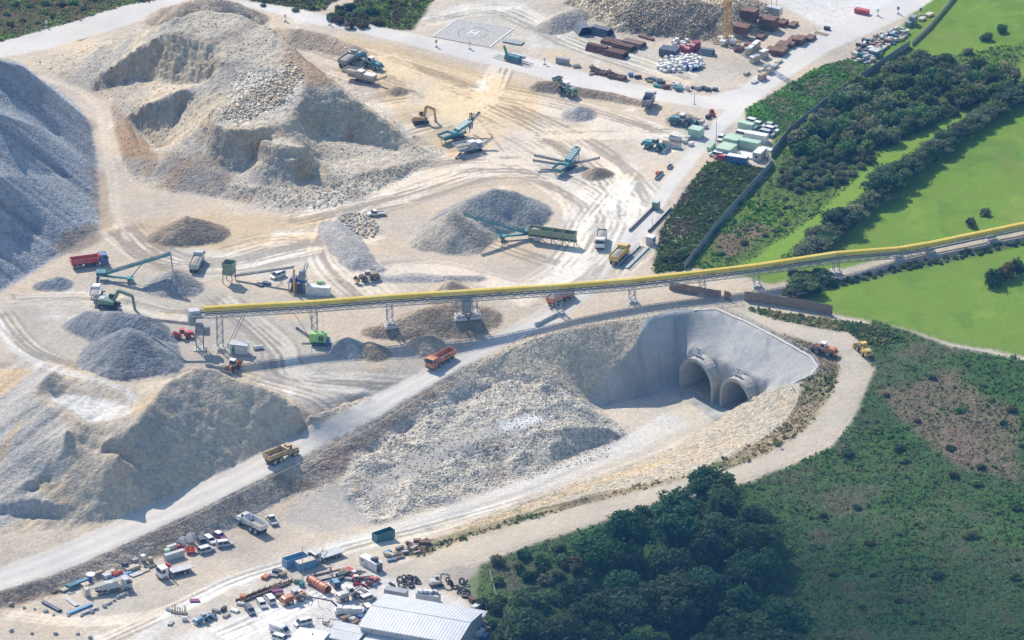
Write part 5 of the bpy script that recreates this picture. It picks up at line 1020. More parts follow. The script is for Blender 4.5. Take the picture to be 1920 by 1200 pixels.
# ================================================================ TUNNELS
CONC = mat('tunnel_concrete', (.42, .40, .36), .85, var=.2, scale=.5, dirt=.3)
def arch(r, n=18, h=4.2): return [(r, 0)]+[(r*math.cos(t), h+r*math.sin(t)) for t in np.linspace(0, math.pi, n)]+[(-r, 0)]
for k, (c, ri) in enumerate(PORT):
    side = ('larger left', 'smaller right')[k]
    o = empty('tunnel_portal', Vector((c[0], c[1], -19.0)), math.atan2(TDIR[1], TDIR[0]), side+' concrete tunnel mouth in the sprayed concrete wall', 'tunnel portal')
    IN = arch(ri); OUT = arch(ri+.95); q0, q1 = 1.2, 17.0      # local -y points out of the slope
    def sweep(A, y0, y1, flip=False):
        n = len(A); V = [(x, y0, z) for x, z in A]+[(x, y1, z) for x, z in A]; F = [(i, i+1, i+1+n, i+n) for i in range(n-1)]
        return V, [tuple(reversed(f)) for f in F] if flip else F
    n = len(IN); b = MB(); b.add(*sweep(OUT, -q0, q1)); V = [(x, -q0, z) for x, z in OUT]+[(x, -q0, z) for x, z in IN]; b.add(V, [(i, i+n, i+1+n, i+1) for i in range(n-1)]); b.build('collar', CONC, o)
    MB().add(*sweep(IN, -q0, 34, True)).build('lining', mat('tunnel_lining', (.58, .56, .52), .8, var=.15, scale=.4, dirt=.2), o); MB().add([(x, 34, z) for x, z in IN], [tuple(range(n))]).build('dark_end_cap', M('dark'), o)  # near-black end cap stands in for the darkness deeper in the tube
    rib = MB(); A2 = arch(ri+1.02); rib.add(*sweep(A2, -q0+.25, -q0+.6)); rib.build('collar_band', M('concrete', .1), o)
    MB().add([(-ri, -q0, .06), (ri, -q0, .06), (ri, 34, .06), (-ri, 34, .06)], [(0, 1, 2, 3)]).build('roadbed', GROUND if False else M('sand', .1), o)
    g = empty('tunnel_sign', Vector((c[0]+TOUT[0]*1.0+TDIR[0]*.9, c[1]+TOUT[1]*1.0+TDIR[1]*.9, -19+4.2+ri+1.2)), math.atan2(TDIR[1], TDIR[0]), 'white notice boards standing on top of the %s tunnel mouth' % side, 'sign')
    MB().box(-1.4, 1.4, -.04, .04, 1.5, 3.9).build('board', M('white', 0), g); d = MB()
    for z, w_ in ((3.4, 2.0), (3.15, 1.5), (2.3, 1.6), (2.05, 1.1)): d.box(-w_/2, w_/2, -.06, -.045, z, z+.13)
    d.box(-.15, .15, -.06, -.045, 2.65, 2.95).build('lettering', M('navy', 0), g); MB().box(-2.8, 2.6, -.08, .0, .55, 1.45).build('banner', M('white', 0), g)
    for x0, x1, cc in ((-2.6, -1.7, 'olive'), (-1.4, .1, 'blue'), (.3, 1.3, 'navy'), (1.5, 2.4, 'red')): MB().box(x0, x1, -.1, -.085, .72, 1.25).build('emblem', M(cc, 0), g)
    MB().box(-1.3, -1.2, -.03, .03, -.3, 1.6).box(1.2, 1.3, -.03, .03, -.3, 1.6).build('post', M('steel'), g)
# ================================================================ YELLOW CONVEYOR ON TOWERS
A0 = np.array(T(413, 655)); A1 = np.array(T(1418, 537)); A2 = np.array(T(1567, 512)); A3 = U(1990, 424, 0)
def zfor(x, y, ty):
    lo_, hi = -25., 45.
    for _ in range(40):
        m = (lo_+hi)/2
        if proj(x, y, m)[1] > ty: lo_ = m
        else: hi = m
    return lo_
def onseg(a, b, px):
    lo_, hi = -.6, 2.0
    for _ in range(40):
        m = (lo_+hi)/2; q = a+(b-a)*m
        if proj(q[0], q[1], q[2])[0] < px: lo_ = m
        else: hi = m
    q = a+(b-a)*lo_; return q
TOW = []
for px, ty in ((413, 593), (590, 583), (731, 572), (875, 563), (1048, 552), (1185, 541), (1317, 526), (1418, 514)): TOW.append((onseg(A0, A1, px), ty, px))
TOW += [(A2, 491, 1567), (onseg(A2, A3, 1685), 482, 1685), (onseg(A2, A3, 1745), 475, 1745), (onseg(A2, A3, 1860), 455, 1860), (A3, 427, 1990)]
TOPS = []
for q, ty, px in TOW: z = max(zfor(q[0], q[1], ty), Hat(q[0], q[1])+.5); TOPS.append(np.array([q[0], q[1], z]))
HEADP = TOPS[0]+(TOPS[0]-TOPS[1])*.29
cv = empty('belt_conveyor', Vector(TOPS[0]), 0, 'long yellow hooded conveyor on grey lattice towers crossing the whole quarry', 'conveyor')
org = TOPS[0]; path = [HEADP-org]+[t-org for t in TOPS]
GALV = M('steel'); HOODS = [mat('hood_%d' % i, c, .35, 0, .06, .5, .06) for i, c in enumerate(((.80, .57, .07), (.70, .48, .05), (.82, .62, .13)))]
for i, (a, b_) in enumerate(zip(path[:-1], path[1:])):
    L_ = np.linalg.norm(b_-a); d = (b_-a)/L_; s_ = np.cross(d, [0, 0, 1]); s_ /= np.linalg.norm(s_)
    if i < 11: MB().lattice(a+[0, 0, .8], b_+[0, 0, .8], 1.9, 1.6, 1.7, .12, (0, 0, 1)).build('truss', GALV, cv)
    w_ = MB(); w_.beam(a-s_*1.5+[0, 0, 1.7], b_-s_*1.5+[0, 0, 1.7], .9, .08).beam(a+s_*1.6+[0, 0, 1.7], b_+s_*1.6+[0, 0, 1.7], 1.1, .08)
    for hh in (2.25, 2.8): w_.beam(a+s_*2.15+[0, 0, hh], b_+s_*2.15+[0, 0, hh], .09)
    for k in range(int(L_/2)+1): w_.beam(a+d*2*k+s_*2.15+[0, 0, 1.6], a+d*2*k+s_*2.15+[0, 0, 2.8], .09)
    w_.build('walkway', M('steel'), cv); MB().beam(a+[0, 0, 1.95], b_+[0, 0, 1.95], 1.4, .4).build('belt', RUBBER, cv)
    n = max(1, int(round(L_/9.0)))
    for k in range(n):
        p = a+d*L_*(k/n if i or k else .42); q = a+d*L_*(k+1)/n; pr = [(-1.0, 2.15), (-1.0, 2.85), (-.7, 3.35), (0, 3.55), (.7, 3.35), (1.0, 2.85), (1.0, 2.15)]
        V = [e+s_*u+np.array([0, 0, v]) for e in (p, q) for u, v in pr]; m_ = len(pr); MB().add(V, [(j, j+1, j+1+m_, j+m_) for j in range(m_-1)]+[tuple(range(m_)), tuple(range(2*m_-1, m_-1, -1))]).build('hood', HOODS[(i*3+k*2+k*k) % 3], cv)
JT = mat('hood_joint', (.50, .36, .05), .5, 0, .1, 1, .2)
for a, b_ in zip(path[1:-1], path[2:]):
    L_ = np.linalg.norm(b_-a); d = (b_-a)/L_; s_ = np.cross(d, [0, 0, 1]); s_ /= np.linalg.norm(s_); j_ = MB()
    for k in range(int(L_/9)+1):
        p = a+d*9*k
        for (u0, v0), (u1, v1) in zip([(-1.0, 2.15), (-1.0, 2.85), (-.7, 3.35), (0, 3.55), (.7, 3.35), (1.0, 2.85)], [(-1.0, 2.85), (-.7, 3.35), (0, 3.55), (.7, 3.35), (1.0, 2.85), (1.0, 2.15)]): j_.beam(p+s_*u0*1.02+[0, 0, v0*1.006], p+s_*u1*1.02+[0, 0, v1*1.006], .1, .04)
    j_.build('joint_strip', JT, cv)
TXT = mat('hood_text', (.10, .10, .04), .6, dirt=0)
for px in (478, 605, 661, 800, 938, 1070, 1202, 1331, 1455, 1574, 1690, 1806):
    for a, b_ in zip(path[:-1], path[1:]):
        pa, pb = proj(*(a+org))[0], proj(*(b_+org))[0]
        if pa <= px < pb:
            d = (b_-a)/np.linalg.norm(b_-a); s_ = np.cross(d, [0, 0, 1]); s_ /= np.linalg.norm(s_); u = np.cross(s_, d); p = a+(b_-a)*(px-pa)/(pb-pa)+s_*1.03+[0, 0, 2.5]
            Mx = Matrix(((d[0], u[0], s_[0], p[0]), (d[1], u[1], s_[1], p[1]), (d[2], u[2], s_[2], p[2]), (0, 0, 0, 1))); lettering('AGOTE', .75, cv, Mx, TXT)
a, b_ = path[0], path[1]; d = (b_-a)/np.linalg.norm(b_-a); yaw = math.atan2(d[1], d[0]); R_ = Matrix.Translation(Vector(a)) @ Matrix.Rotation(yaw, 4, 'Z')
MB().box(-1.2, 2.6, -1.3, 1.3, .6, 2.6, .3, .15).move(R_).build('head_housing', M('lgrey'), cv); MB().box(-.9, .9, -1.0, 1.0, -2.2, .6, -.2, -.2).move(R_).build('chute', M('steel'), cv)
MB().lattice((2.8, 0, 0), (2.8, 0, .01), .1).box(-1.6, 3.2, -1.9, -1.4, .5, .6).box(-1.6, 3.2, 1.4, 1.9, .5, .6).beam((-1.4, -1.8, .6), (-1.4, -1.8, 3.3), .1).beam((-1.4, 1.8, .6), (-1.4, 1.8, 3.3), .1).move(R_).build('platform', M('steel'), cv)
for k, (t, (q, ty, px)) in enumerate(zip(TOPS, TOW)):
    if k > 11: break
    g = Hat(t[0], t[1]); h0 = g-org[2]; p = t-org; o = None
    offs = (-2.4, 2.4) if k == 3 else (0,)
    for oy in offs:
        pp = np.array([p[0], p[1], 0])+d*oy; b = MB()
        if p[2]-h0 > 1.0: b.lattice(pp+[0, 0, h0+.4], pp+[0, 0, p[2]], 1.7, 1.7, 1.5, .10, d)
        else: b.beam(pp+[0, 0, h0], pp+[0, 0, p[2]], .5)
        tw = b.build('support_tower', GALV, cv)
        MB().box(-2.0, 2.0, -2.8, 2.8, -.5, .25, .2, .2).box(-1.4, 1.4, -1.9, 1.9, .25, .85).move(Matrix.Translation((pp[0], pp[1], h0)) @ Matrix.Rotation(yaw, 4, 'Z')).build('footing', M('concrete', .1), tw)
    if k == 3: MB().box(-1.2, 1.2, -.9, .9, h0+1.0, h0+7).move(Matrix.Translation((p[0], p[1], 0)) @ Matrix.Rotation(yaw, 4, 'Z')).build('tension_weight', M('steel'), cv)
for bx, by, tx, k in ((425, 652, 450, 0), (545, 600, 520, 1)):
    pb = np.array(T(bx, by))-org if k == 0 else None
    if k == 0: tp = path[1]+(path[2]-path[1])*.24; MB().beam(pb, tp, .18).beam(pb+[.9, 0, 0], tp+[.9, 0, 0], .18).build('brace', GALV, cv)
tp = path[1]+(path[2]-path[1])*.78; pb = np.array(T(588, 640))-org; MB().beam(pb+[-1.2, 0, 1.5], tp, .14).beam(pb+[1.0, 0, 1.5], path[2]+[-2, 0, .2], .1).build('brace', GALV, cv)
# feeder tower under the conveyor head and its feed belt
p = T(375, 655); o = empty('transfer_tower', p, 0, 'grey steel transfer tower under the left end of the yellow conveyor', 'tower')
MB().lattice((0, 0, 0), (0, 0, 5.2), 2.2, 2.2, 1.6, .14).build('frame', M('steel'), o); MB().box(-1.5, 1.5, -1.4, 1.4, 5.2, 8.0, .3, .3).box(-.9, .9, -.9, .9, 8, 9.2).build('hopper', M('steel'), o); MB().box(1.5, 3.2, -1.2, 1.2, 5.0, 7.8, .1, .1).build('gearbox', M('steel'), o); MB().box(-1.8, 1.8, -1.8, 1.8, -.3, .35).build('footing', M('concrete', .1), o)
p2 = np.array(U(262, 604, 9.0)); p1 = np.array(p)+[0, 0, 8.2]; o = empty('feed_conveyor', Vector(p2), 0, 'thin dark feed conveyor reaching over the blue grey gravel cone', 'conveyor'); belt(o, (0, 0, 1.4), p1-p2, 1.1, 'steel')
gz_ = Hat(p2[0]+3, p2[1])-p2[2]; MB().beam((3, .5, gz_), (3, .5, 1.2), .14).beam((3, -.5, gz_), (3, -.5, 1.2), .14).build('leg', M('steel'), o)
# ================================================================ VEHICLES
tipper(826, 682, (-50, 27), 'orange', 'orange', 'orange four axle tipper truck driving down the white haul road', 9.2); 
t = [x for x in bpy.data.objects if x.name.startswith('tipper_truck')][-1]
lettering('MEDIZA', .62, t, Matrix.Translation((-1.3, 1.36, 1.95)) @ Matrix.Rotation(math.pi, 4, 'Z') @ Matrix.Rotation(math.pi/2, 4, 'X'), M('dark', 0)); lettering('MEDIZA', .62, t, Matrix.Translation((-1.3, -1.36, 1.95)) @ Matrix.Rotation(math.pi/2, 4, 'X'), M('dark', 0))
dumper(527, 862, (60, -24), 'cat', 'yellow articulated dump truck climbing the white haul road', None)
tipper(1051, 565, (36, -18), 'orange', 'orange', 'orange truck half hidden behind a conveyor tower on the haul road', 8.4, load=1)
tipper(1127, 458, (-6, 28), 'white', 'lgrey', 'white loaded tipper truck facing the camera near the weighbridge', 8, load=1)
tipper(1161, 486, (30, -30), 'yellow', 'yellow', 'yellow loaded tipper truck standing on the weighbridge', 8.2, load=1)
tipper(369, 500, (10, -30), 'lgrey', 'lgrey', 'dusty pale grey tipper truck driving away past the gravel cone', 8.4, load=1)
tipper(168, 498, (60, -8), 'blue', 'red', 'tipper truck with blue cab and red body beside the white crusher', 9.4)
tipper(1216, 196, (10, -18), 'silver', 'steel', 'grey tipper truck parked below the bank of the service road', 6.4, 3)
dumper(657, 120, (34, -26), 'steel', 'grey loaded dump truck beside the teal loader behind the big hill', True)
loader(697, 127, (-26, -10), 'teal', 'teal wheel loader tipping into the grey dump truck behind the hill', arm=.9)
loader(1062, 174, (-26, -12), 'green', 'pale green wheel loader digging into the brown bank with raised bucket', arm=1.0)
loader(1279, 234, (30, 5), 'dteal', 'green wheel loader with white cab between sand heap and green cabin', arm=.1)
loader(1228, 280, (45, 12), 'teal', 'teal wheel loader next to the rusty topped trough', arm=.0, cabc='lgrey', fork='lgrey')
loader(690, 525, (-20, 4), 'brown', 'small dusty brown loader on the inner track near the rubble strip', 'lgrey', .8)
loader(437, 694, (-16, 16), 'orange', 'orange and white wheel loader in the shadow of the yellow conveyor', 'white', .92, 0.05, fork='steel')
loader(342, 634, (-24, 2), 'red', 'red wheel loader half hidden behind the dark gravel heap', 'red', .8)
loader(1545, 663, (-40, -10), 'orange', 'orange wheel loader with white cab at the bend of the gravel path', 'white', .95, .15, rim=M('grey'), fork='steel')
loader(1619, 662, (-16, -18), 'yellow', 'yellow wheel loader with yellow cab at the right edge of the gravel path', 'yellow', .9, .15)
loader(552, 1128, (48, -14), 'orange', 'dusty orange wheel loader with pale cab in the lower works yard', 'lgrey', .95, .05, rim=M('sand'), fork='lgrey')
loader(656, 1122, (48, -12), 'cream', 'dusty cream wheel loader beside the white estate car by the warehouse', 'white', .95, .35, rim=M('sand'), fork='lgrey')
loader(381, 1166, (26, -9), 'lblue', 'blue telescopic loader on the pale apron of the lower yard', 'lgrey', .68, .25)
loader(668, 1094, (6, 20), 'red', 'small red and white machine facing the camera beside the scrap', 'white', .66, .3); loader(697, 1096, (-22, 9), 'red', 'small bright red machine below the white hut', 'red', .6, .1)
loader(1335, 215, (2, 14), 'red', 'small red tractor at the road junction', 'red', .5)
excavator(205, 576, (60, 6), 'green', 'dusty green crawler excavator on top of the dark gravel heap', 1.15, reach=(3.1, 2.0, -4.0))
excavator(788, 230, (44, -4), 'cat', 'yellow crawler excavator feeding the teal screen', 1.0, reach=(2.2, 2.4, -3.6))
excavator(818, 1098, (28, -4), 'cream', 'pale dusty excavator among the tyres behind the warehouse', .72, reach=(2.4, 2.0, -2.2))
dumper(472, 992, (-34, -16), 'lgrey', 'white articulated dump truck parked with its empty body towards the camera', None, 'white')
car(521, 520, (-22, 9), 'white', 'minivan', 'white people carrier under the conveyor of the mixing plant'); car(706, 404, (-26, 2), 'white', 'pickup', 'white pickup truck above the pale boulders'); car(510, 980, (-16, -15), 'white', 'flat', 'white flatbed pickup parked beyond the white dump truck')
car(387, 1035, (22, -6), 'silver', 'suv', 'silver off road car parked in front of the orange round skip', roof='white'); car(422, 1024, (23, -3), 'silver', 'suv', 'white roofed off road car, rightmost of the cars parked below the bank', roof='white'); car(394, 1016, (18, 12), 'white', 'wagon', 'white estate car parked between the blue and the purple car'); car(379, 1021, (14, 13), 'navy', 'suv', 'dark blue off road car parked beside the white spools'); car(412, 1008, (20, 9), 'purple', 'hatch', 'purple car with white roof parked against the bank', roof='white')
car(628, 1098, (-14, -15), 'navy', 'suv', 'dark blue off road car beside the big orange pipe', roof='lblue'); car(690, 1126, (26, -9), 'silver', 'suv', 'silver estate off road car at the corner of the warehouse', roof='white'); car(688, 1144, (-14, -12), 'cream', 'suv', 'cream small off road car half behind the warehouse corner', roof='white')
car(491, 1136, (15, 16), 'silver', 'wagon', 'silver estate car parked in the lower yard below the rusty beams', roof='white'); car(506, 1128, (-14, -14), 'white', 'minivan', 'white van parked next to the silver estate car'); car(469, 1148, (16, 16), 'navy', 'wagon', 'dark blue car parked left of the silver estate car')
v = car(525, 1188, (28, 8), 'white', 'van', 'white delivery van with dark lettering on its side at the bottom edge'); lettering('FLANUBIA', .5, v, Matrix.Translation((-.6, -1.0, 1.5)) @ Matrix.Rotation(math.pi/2, 4, 'X'), M('navy', 0))
car(568, 1172, (-28, 6), 'white', 'minivan', 'white people carrier behind the flat roofed shed'); car(527, 1202, (28, 7), 'white', 'minivan', 'white minibus cut off by the bottom edge')
OFF = 'cars beside the green site offices'
car(1438, 254, (26, 6), 'silver', 'minivan', 'silver people carrier, nearest of the cars beside the green box van', OFF); car(1447, 246, (26, 7), 'white', 'wagon', 'white estate car in the middle of the row beside the offices', OFF); car(1446, 239, (26, 7), 'silver', 'hatch', 'grey car at the back of the row beside the long fence', OFF); car(1424, 237, (26, 7), 'white', 'hatch', 'white car directly behind the green box van', OFF); car(1413, 231, (26, 7), 'white', 'wagon', 'white car farthest left behind the green box van', OFF); car(1394, 256, (26, 6), 'white', 'minivan', 'white van end showing between box van and white office', OFF); car(1344, 294, (-18, -4), 'white', 'minivan', 'white van parked in front of the green office windows', OFF); car(1358, 297, (-16, -3), 'white', 'hatch', 'white small car in front of the blue cabin', OFF); car(1351, 299, (-16, -3), 'red', 'hatch', 'small red car between two white ones by the offices', OFF); car(1352, 262, (-12, 16), 'white', 'hatch', 'white car on the road side of the green offices', OFF)
car(1404, 248, (30, 8), 'pgreen', 'box', 'pale green box van parked behind the site offices', roof='pgreen')
# truck with red loading crane, drilling rig, low loader
o = tipper(328, 1078, (-48, 12), 'white', 'lgrey', 'white flatbed truck with a folded red loading crane', 8.6, name='crane_truck')
for ch in list(o.children):
    if ch.name.split('.')[0] in ('tipper_body', 'load'): bpy.data.objects.remove(ch)
MB().box(-4.4, 1.2, -1.25, 1.25, 1.25, 1.45).build('flatbed', M('lgrey'), o); MB().beam((1.7, 0, 1.2), (1.7, 0, 3.1), .5).beam((1.7, -.9, 3.2), (1.7, 1.4, 3.5), .35).beam((1.7, 1.3, 3.1), (1.7, -1.0, 2.7), .3).build('loading_crane', M('red', .1), o)
o = tipper(612, 1049, (-38, 12), 'lgrey', 'lgrey', 'grey flatbed lorry beside the two blue containers', 8.6, name='flatbed_lorry')
for ch in list(o.children):
    if ch.name.split('.')[0] in ('tipper_body', 'load'): bpy.data.objects.remove(ch)
MB().box(-4.6, 1.6, -1.25, 1.25, 1.2, 1.36).build('flatbed', M('lgrey', .1), o); MB().beam((1.2, -.9, 1.4), (.2, -.9, 2.6), .15).beam((1.2, .9, 1.4), (.2, .9, 2.6), .15).build('loading_arm', M('grey'), o)
o = tipper(212, 1108, (72, -12), 'lgrey', 'lgrey', 'white dusty drilling rig on a truck in the lower left yard', 8.6, 3, name='drilling_rig', cat='drilling rig')
for ch in list(o.children):
    if ch.name.split('.')[0] in ('tipper_body', 'load'): bpy.data.objects.remove(ch)
m_ = MB()
for k in (-.5, 0, .5): m_.beam((2.4, k, 2.9), (-6.4, k, 1.7), .22)
for k in range(9): m_.beam((2.2-k, -.6, 2.85-k*.14), (2.2-k, .6, 2.85-k*.14), .12)
m_.build('mast', M('cream'), o); MB().box(-7.0, -5.6, -1.0, 1.0, .5, 2.0, .2, .2).beam((-6.8, -1.2, .2), (-6.2, -1, 2.4), .2).beam((-6.8, 1.2, .2), (-6.2, 1, 2.4), .2).build('drill_head', M('cream'), o); MB().box(-3.2, 1.4, -1.0, 1.0, 1.1, 2.2, .3, .2).box(-2.0, .6, -.8, .8, 2.2, 2.6).build('power_pack', M('lgrey'), o)
# concrete spraying machine with a long dark arm
p = T(655, 1152); o = empty('spraying_machine', p, 0, 'white shotcrete spraying machine with a long dark arm and hanging hoses', 'machine'); MB().box(-4, 4, -1.2, 1.2, .5, 1.6).box(-3.6, -2, -1, 1, 1.6, 2.6).box(-1.6, .4, -1, 1, 1.6, 2.4).box(.8, 3.4, -.9, .9, 1.6, 2.2).build('body', M('white'), o); MB().beam((-3.4, 0, 2.6), (-5, .5, 4), .4).beam((-5, .5, 4), (-11.5, 2, 4.6), .3).build('arm', M('navy', .1), o)
hs = MB(); hs.tube([(-11, 2, 4.4), (-11.4, 1.8, 2.2), (-10.6, 1.8, 1.6), (-10.2, 1.9, 3.0), (-9.6, 1.8, 4.3)], .07).tube([(-8.6, 1.4, 4.3), (-8.4, 1.2, 1.8), (-7.4, 1, .9), (-6.2, .8, 1.6), (-5.2, .4, .5)], .07); hs.build('hose', RUBBER, o)
for x in (-3, 3):
    for s in (-1, 1): wheel(o, x, s*1.0, .5, .35)
MB().cyl((4.6, .5, 0), (4.6, .5, 1.3), .6).build('barrel', M('blue', .1), o)
# ================================================================ PROCESSING MACHINES
def tracks(o, x0, x1, y): 
    for s in (-1, 1): MB().prof([(x0, .1), (x0-.4, .5), (x0, .95), (x1, .95), (x1+.4, .5), (x1, .1)], s*y-.28, s*y+.28).build('track', RUBBER, o)
def mobile_crusher(px, py, head, col, roofc, label, L=13, blue=False, conv=True):
    o = place('mobile_crusher', px, py, head, label, 'crusher'); P = M(col, .5); h = L/2; tracks(o, -2.6, 2.6, 1.15)
    MB().box(-h+1, h-2.5, -1.0, 1.0, 1.0, 1.6).beam((-h+2, -1.1, 1.2), (-h+2, -1.1, 3), .2).beam((-h+2, 1.1, 1.2), (-h+2, 1.1, 3), .2).build('chassis', P, o)
    MB().bin(-h, -h+4.2, -1.3, 1.3, 2.6, 3.6, .1, .5).build('feed_hopper', P, o); load_mesh(-h-.2, -h+4.3, -1.4, 1.4, 2.9, .5, int(px)).build('load', LOAD, o, smooth=True)
    MB().box(-h+4.4, -h+7, -1.2, 1.2, 1.6, 3.7, .2, .1).cyl((-h+5.7, -1.5, 2.6), (-h+5.7, -1.25, 2.6), .9).build('crushing_box', P, o); MB().box(-h+7.3, h-2.8, -1.25, 1.25, 1.6, 3.1).build('engine_house', P, o); MB().box(-h+7.25, h-2.75, -1.3, 1.3, 3.1, 3.2).box(-h+4.6, -h+6.8, -1.1, 1.1, 3.72, 3.8).build('roof', M(roofc, .15), o)
    g = MB()
    for s in (-1, 1):
        g.beam((-h+4.4, s*1.7, 2.6), (h-2.6, s*1.7, 2.6), .07).beam((-h+4.4, s*1.7, 3.1), (h-2.6, s*1.7, 3.1), .07).box(-h+4.4, h-2.6, s*1.5-.25, s*1.5+.25, 1.6, 1.66)
        for k in range(5): g.beam((-h+4.4+k*1.5, s*1.7, 1.6), (-h+4.4+k*1.5, s*1.7, 3.1), .07)
    g.build('catwalk', M('lgrey'), o)
    if blue: MB().box(-h+7.2, -h+8.4, -1.34, -1.22, 1.7, 3.0).build('side_panel', M('blue', .1), o)
    if conv: belt(o, (h-3.5, 0, 1.1), (h+1.2, 0, 3.4), 1.1, col)
    return o
mobile_crusher(683, 153, (100, 24), 'sand', 'white', 'dusty white mobile crusher behind the ridge of the big hill', 14); o = mobile_crusher(886, 284, (62, -14), 'lgrey', 'white', 'white and blue mobile crusher beside the teal screen', 12, True); belt(o, (-5, -1.5, .9), (-7.5, -3.0, .4), .9, 'cream')
mobile_crusher(181, 556, (2, -40), 'white', 'white', 'white mobile crusher beside the red tipper, feeding the teal stacker', 11)
def screen(px, py, head, label, L=13, rise=4.2, sides=(), col='teal', hop=True, fold=False):
    o = place('mobile_screen', px, py, head, label, 'screening machine'); P = M(col, .2); h = L/2; tracks(o, -1.8, 1.8, 1.1)
    MB().box(-h+.5, h-3, -.7, .7, .95, 1.5).build('chassis', M('dteal', .2), o); MB().bin(-h-.6, -h+3.4, -1.3, 1.3, 1.9, 3.0, .1, .45).build('feed_hopper', P, o); load_mesh(-h-.4, -h+3.2, -1.2, 1.2, 2.5, .2, int(px)).build('load', LOAD, o, smooth=True)
    for s in (-1, 1): MB().beam((-h+.3, s*1.1, .2), (-h+.3, s*1.1, 2), .2).build('leg', P, o)
    belt(o, (-h+2.8, 0, 1.6), (h-1.5, 0, rise+.9), 1.2, col, depth=.6)
    MB().prof([(-.6, 2.4), (h-1.2, rise-.2), (h-1.2, rise+1.0), (-.6, 3.4)], -1.15, 1.15).build('screen_box', P, o); d = MB()
    for k in range(6): x = -.3+k*(h-1.2)/6; z = 3.45+(x+.6)/(h-.6)*(rise-2.4); d.beam((x, -1.2, z), (x, 1.2, z), .14)
    d.build('cross_bar', M('lgrey'), o); MB().box(-2.4, -.7, -1.0, 1.0, 1.5, 2.7).build('engine_house', P, o)
    for s in (-1, 1): MB().beam((h-2.2, s*1.1, 1.0), (h-2.2, s*1.1, rise), .18).beam((1, s*1.1, 1.0), (h-2.2, s*1.1, rise-.3), .12).build('strut', M('dteal', .2), o)
    for a, b_ in sides: belt(o, a, b_, .9, 'steel', 'side_conveyor')
    if fold: MB().lattice((h-.5, .3, 1.6), (h-.1, .3, 7.0), .9, .7, 1.2, .1).build('folded_conveyor', M('navy', .1), o); belt(o, (h-2.6, -.4, 3.6), (h+2.6, -.4, 6.6), 1.0, 'steel', 'tail_conveyor')
    return o
screen(1066, 316, (46, -34), 'teal screening machine with three spread conveyors on the open floor', 14, 4.6, (((.5, 1, 2.0), (-3.5, 10.5, 3.8)), ((-1.2, 1, 1.6), (-6.0, 9.6, 3.2)), ((.5, -1, 1.8), (5, -8.5, 3.8))))
screen(858, 259, (70, -27), 'teal screening machine with raised folded conveyor beside the big hill', 13, 4.0, fold=True)
def stacker(tail, tip, mid, label, letter=None, w_=1.3, h=.9):
    t0 = np.array(tail); o = empty('stacker_conveyor', Vector((t0[0], t0[1], Hat(t0[0], t0[1]))), 0, label, 'conveyor'); g = t0.copy(); g[2] = Hat(t0[0], t0[1]); a = t0-g; b_ = np.array(tip)-g
    belt(o, a, b_, w_, 'teal', 'boom', depth=h); d = (b_-a)/np.linalg.norm(b_-a); s_ = np.cross(d, [0, 0, 1.]); s_ /= np.linalg.norm(s_); m1 = a+(b_-a)*.62
    m0 = a+(b_-a)*.42; m0[2] = Hat(g[0]+m0[0], g[1]+m0[1])-g[2]
    for s in (-1, 1): MB().beam(m0+s_*s*.9+[0, 0, 1.4], m1+s_*s*.6-[0, 0, .4], .22).build('strut', M('teal', .2), o); MB().beam(m0+s_*s*1.5, m0+s_*s*1.1+[0, 0, 1.6], .2).build('leg', M('steel'), o)
    MB().beam(a*.8+[0, 0, -.3], m0+[0, 0, 1.3], .7, .5).box(m0[0]-1, m0[0]+1, m0[1]-1, m0[1]+1, m0[2]+1.0, m0[2]+1.6).build('undercarriage', M('teal', .2), o)
    for s in (-1, 1):
        q = m0+s_*s*1.4; u = wheel(o, 0, 0, .55, .4); u.location = Vector(q)+Vector((0, 0, .55))
    MB().box(a[0]-1.3, a[0]+1.3, a[1]-1.3, a[1]+1.3, a[2]-.4, a[2]+.9, -.2, -.2).build('tail_hopper', M('dteal', .2), o)
    if letter:
        u = np.cross(s_, d); sg = 1 if s_[1] < 0 else -1; ss = s_*sg; dd = d if d[0] > 0 else -d; uu = np.cross(ss, dd)
        for f, sz in ((.33, .8), (.85, .55)):
            p = a+(b_-a)*f+ss*(w_/2+.08)-u*sg*h*.3; MX = Matrix(((dd[0], uu[0], ss[0], p[0]), (dd[1], uu[1], ss[1], p[1]), (dd[2], uu[2], ss[2], p[2]), (0, 0, 0, 1))); lettering(letter, sz, o, MX, M('white', 0))
    return o
g = T(993, 446); stacker((g.x, g.y, g.z+2.0), U(871, 400, 10.2), None, 'long teal stacker conveyor above the pale grey sand cone', 'Wiesner'); g = T(190, 524); stacker((g.x, g.y, g.z+2.0), U(318, 474, 11.3), None, 'long teal stacker conveyor pouring onto the small gravel cone at the left', 'Wiesner')
fall = MB().cyl((0, 0, 0), (.5, 0, 5.6), .12, .3, 8); q = U(325, 505, 6); o = fall.build('falling_gravel', LOAD); o.location = (q[0]-.2, q[1], q[2]-.3); o.rotation_euler = (0, 0, math.pi); tag(o, 'thin stream of gravel falling from the tip of the left stacker', 'gravel')
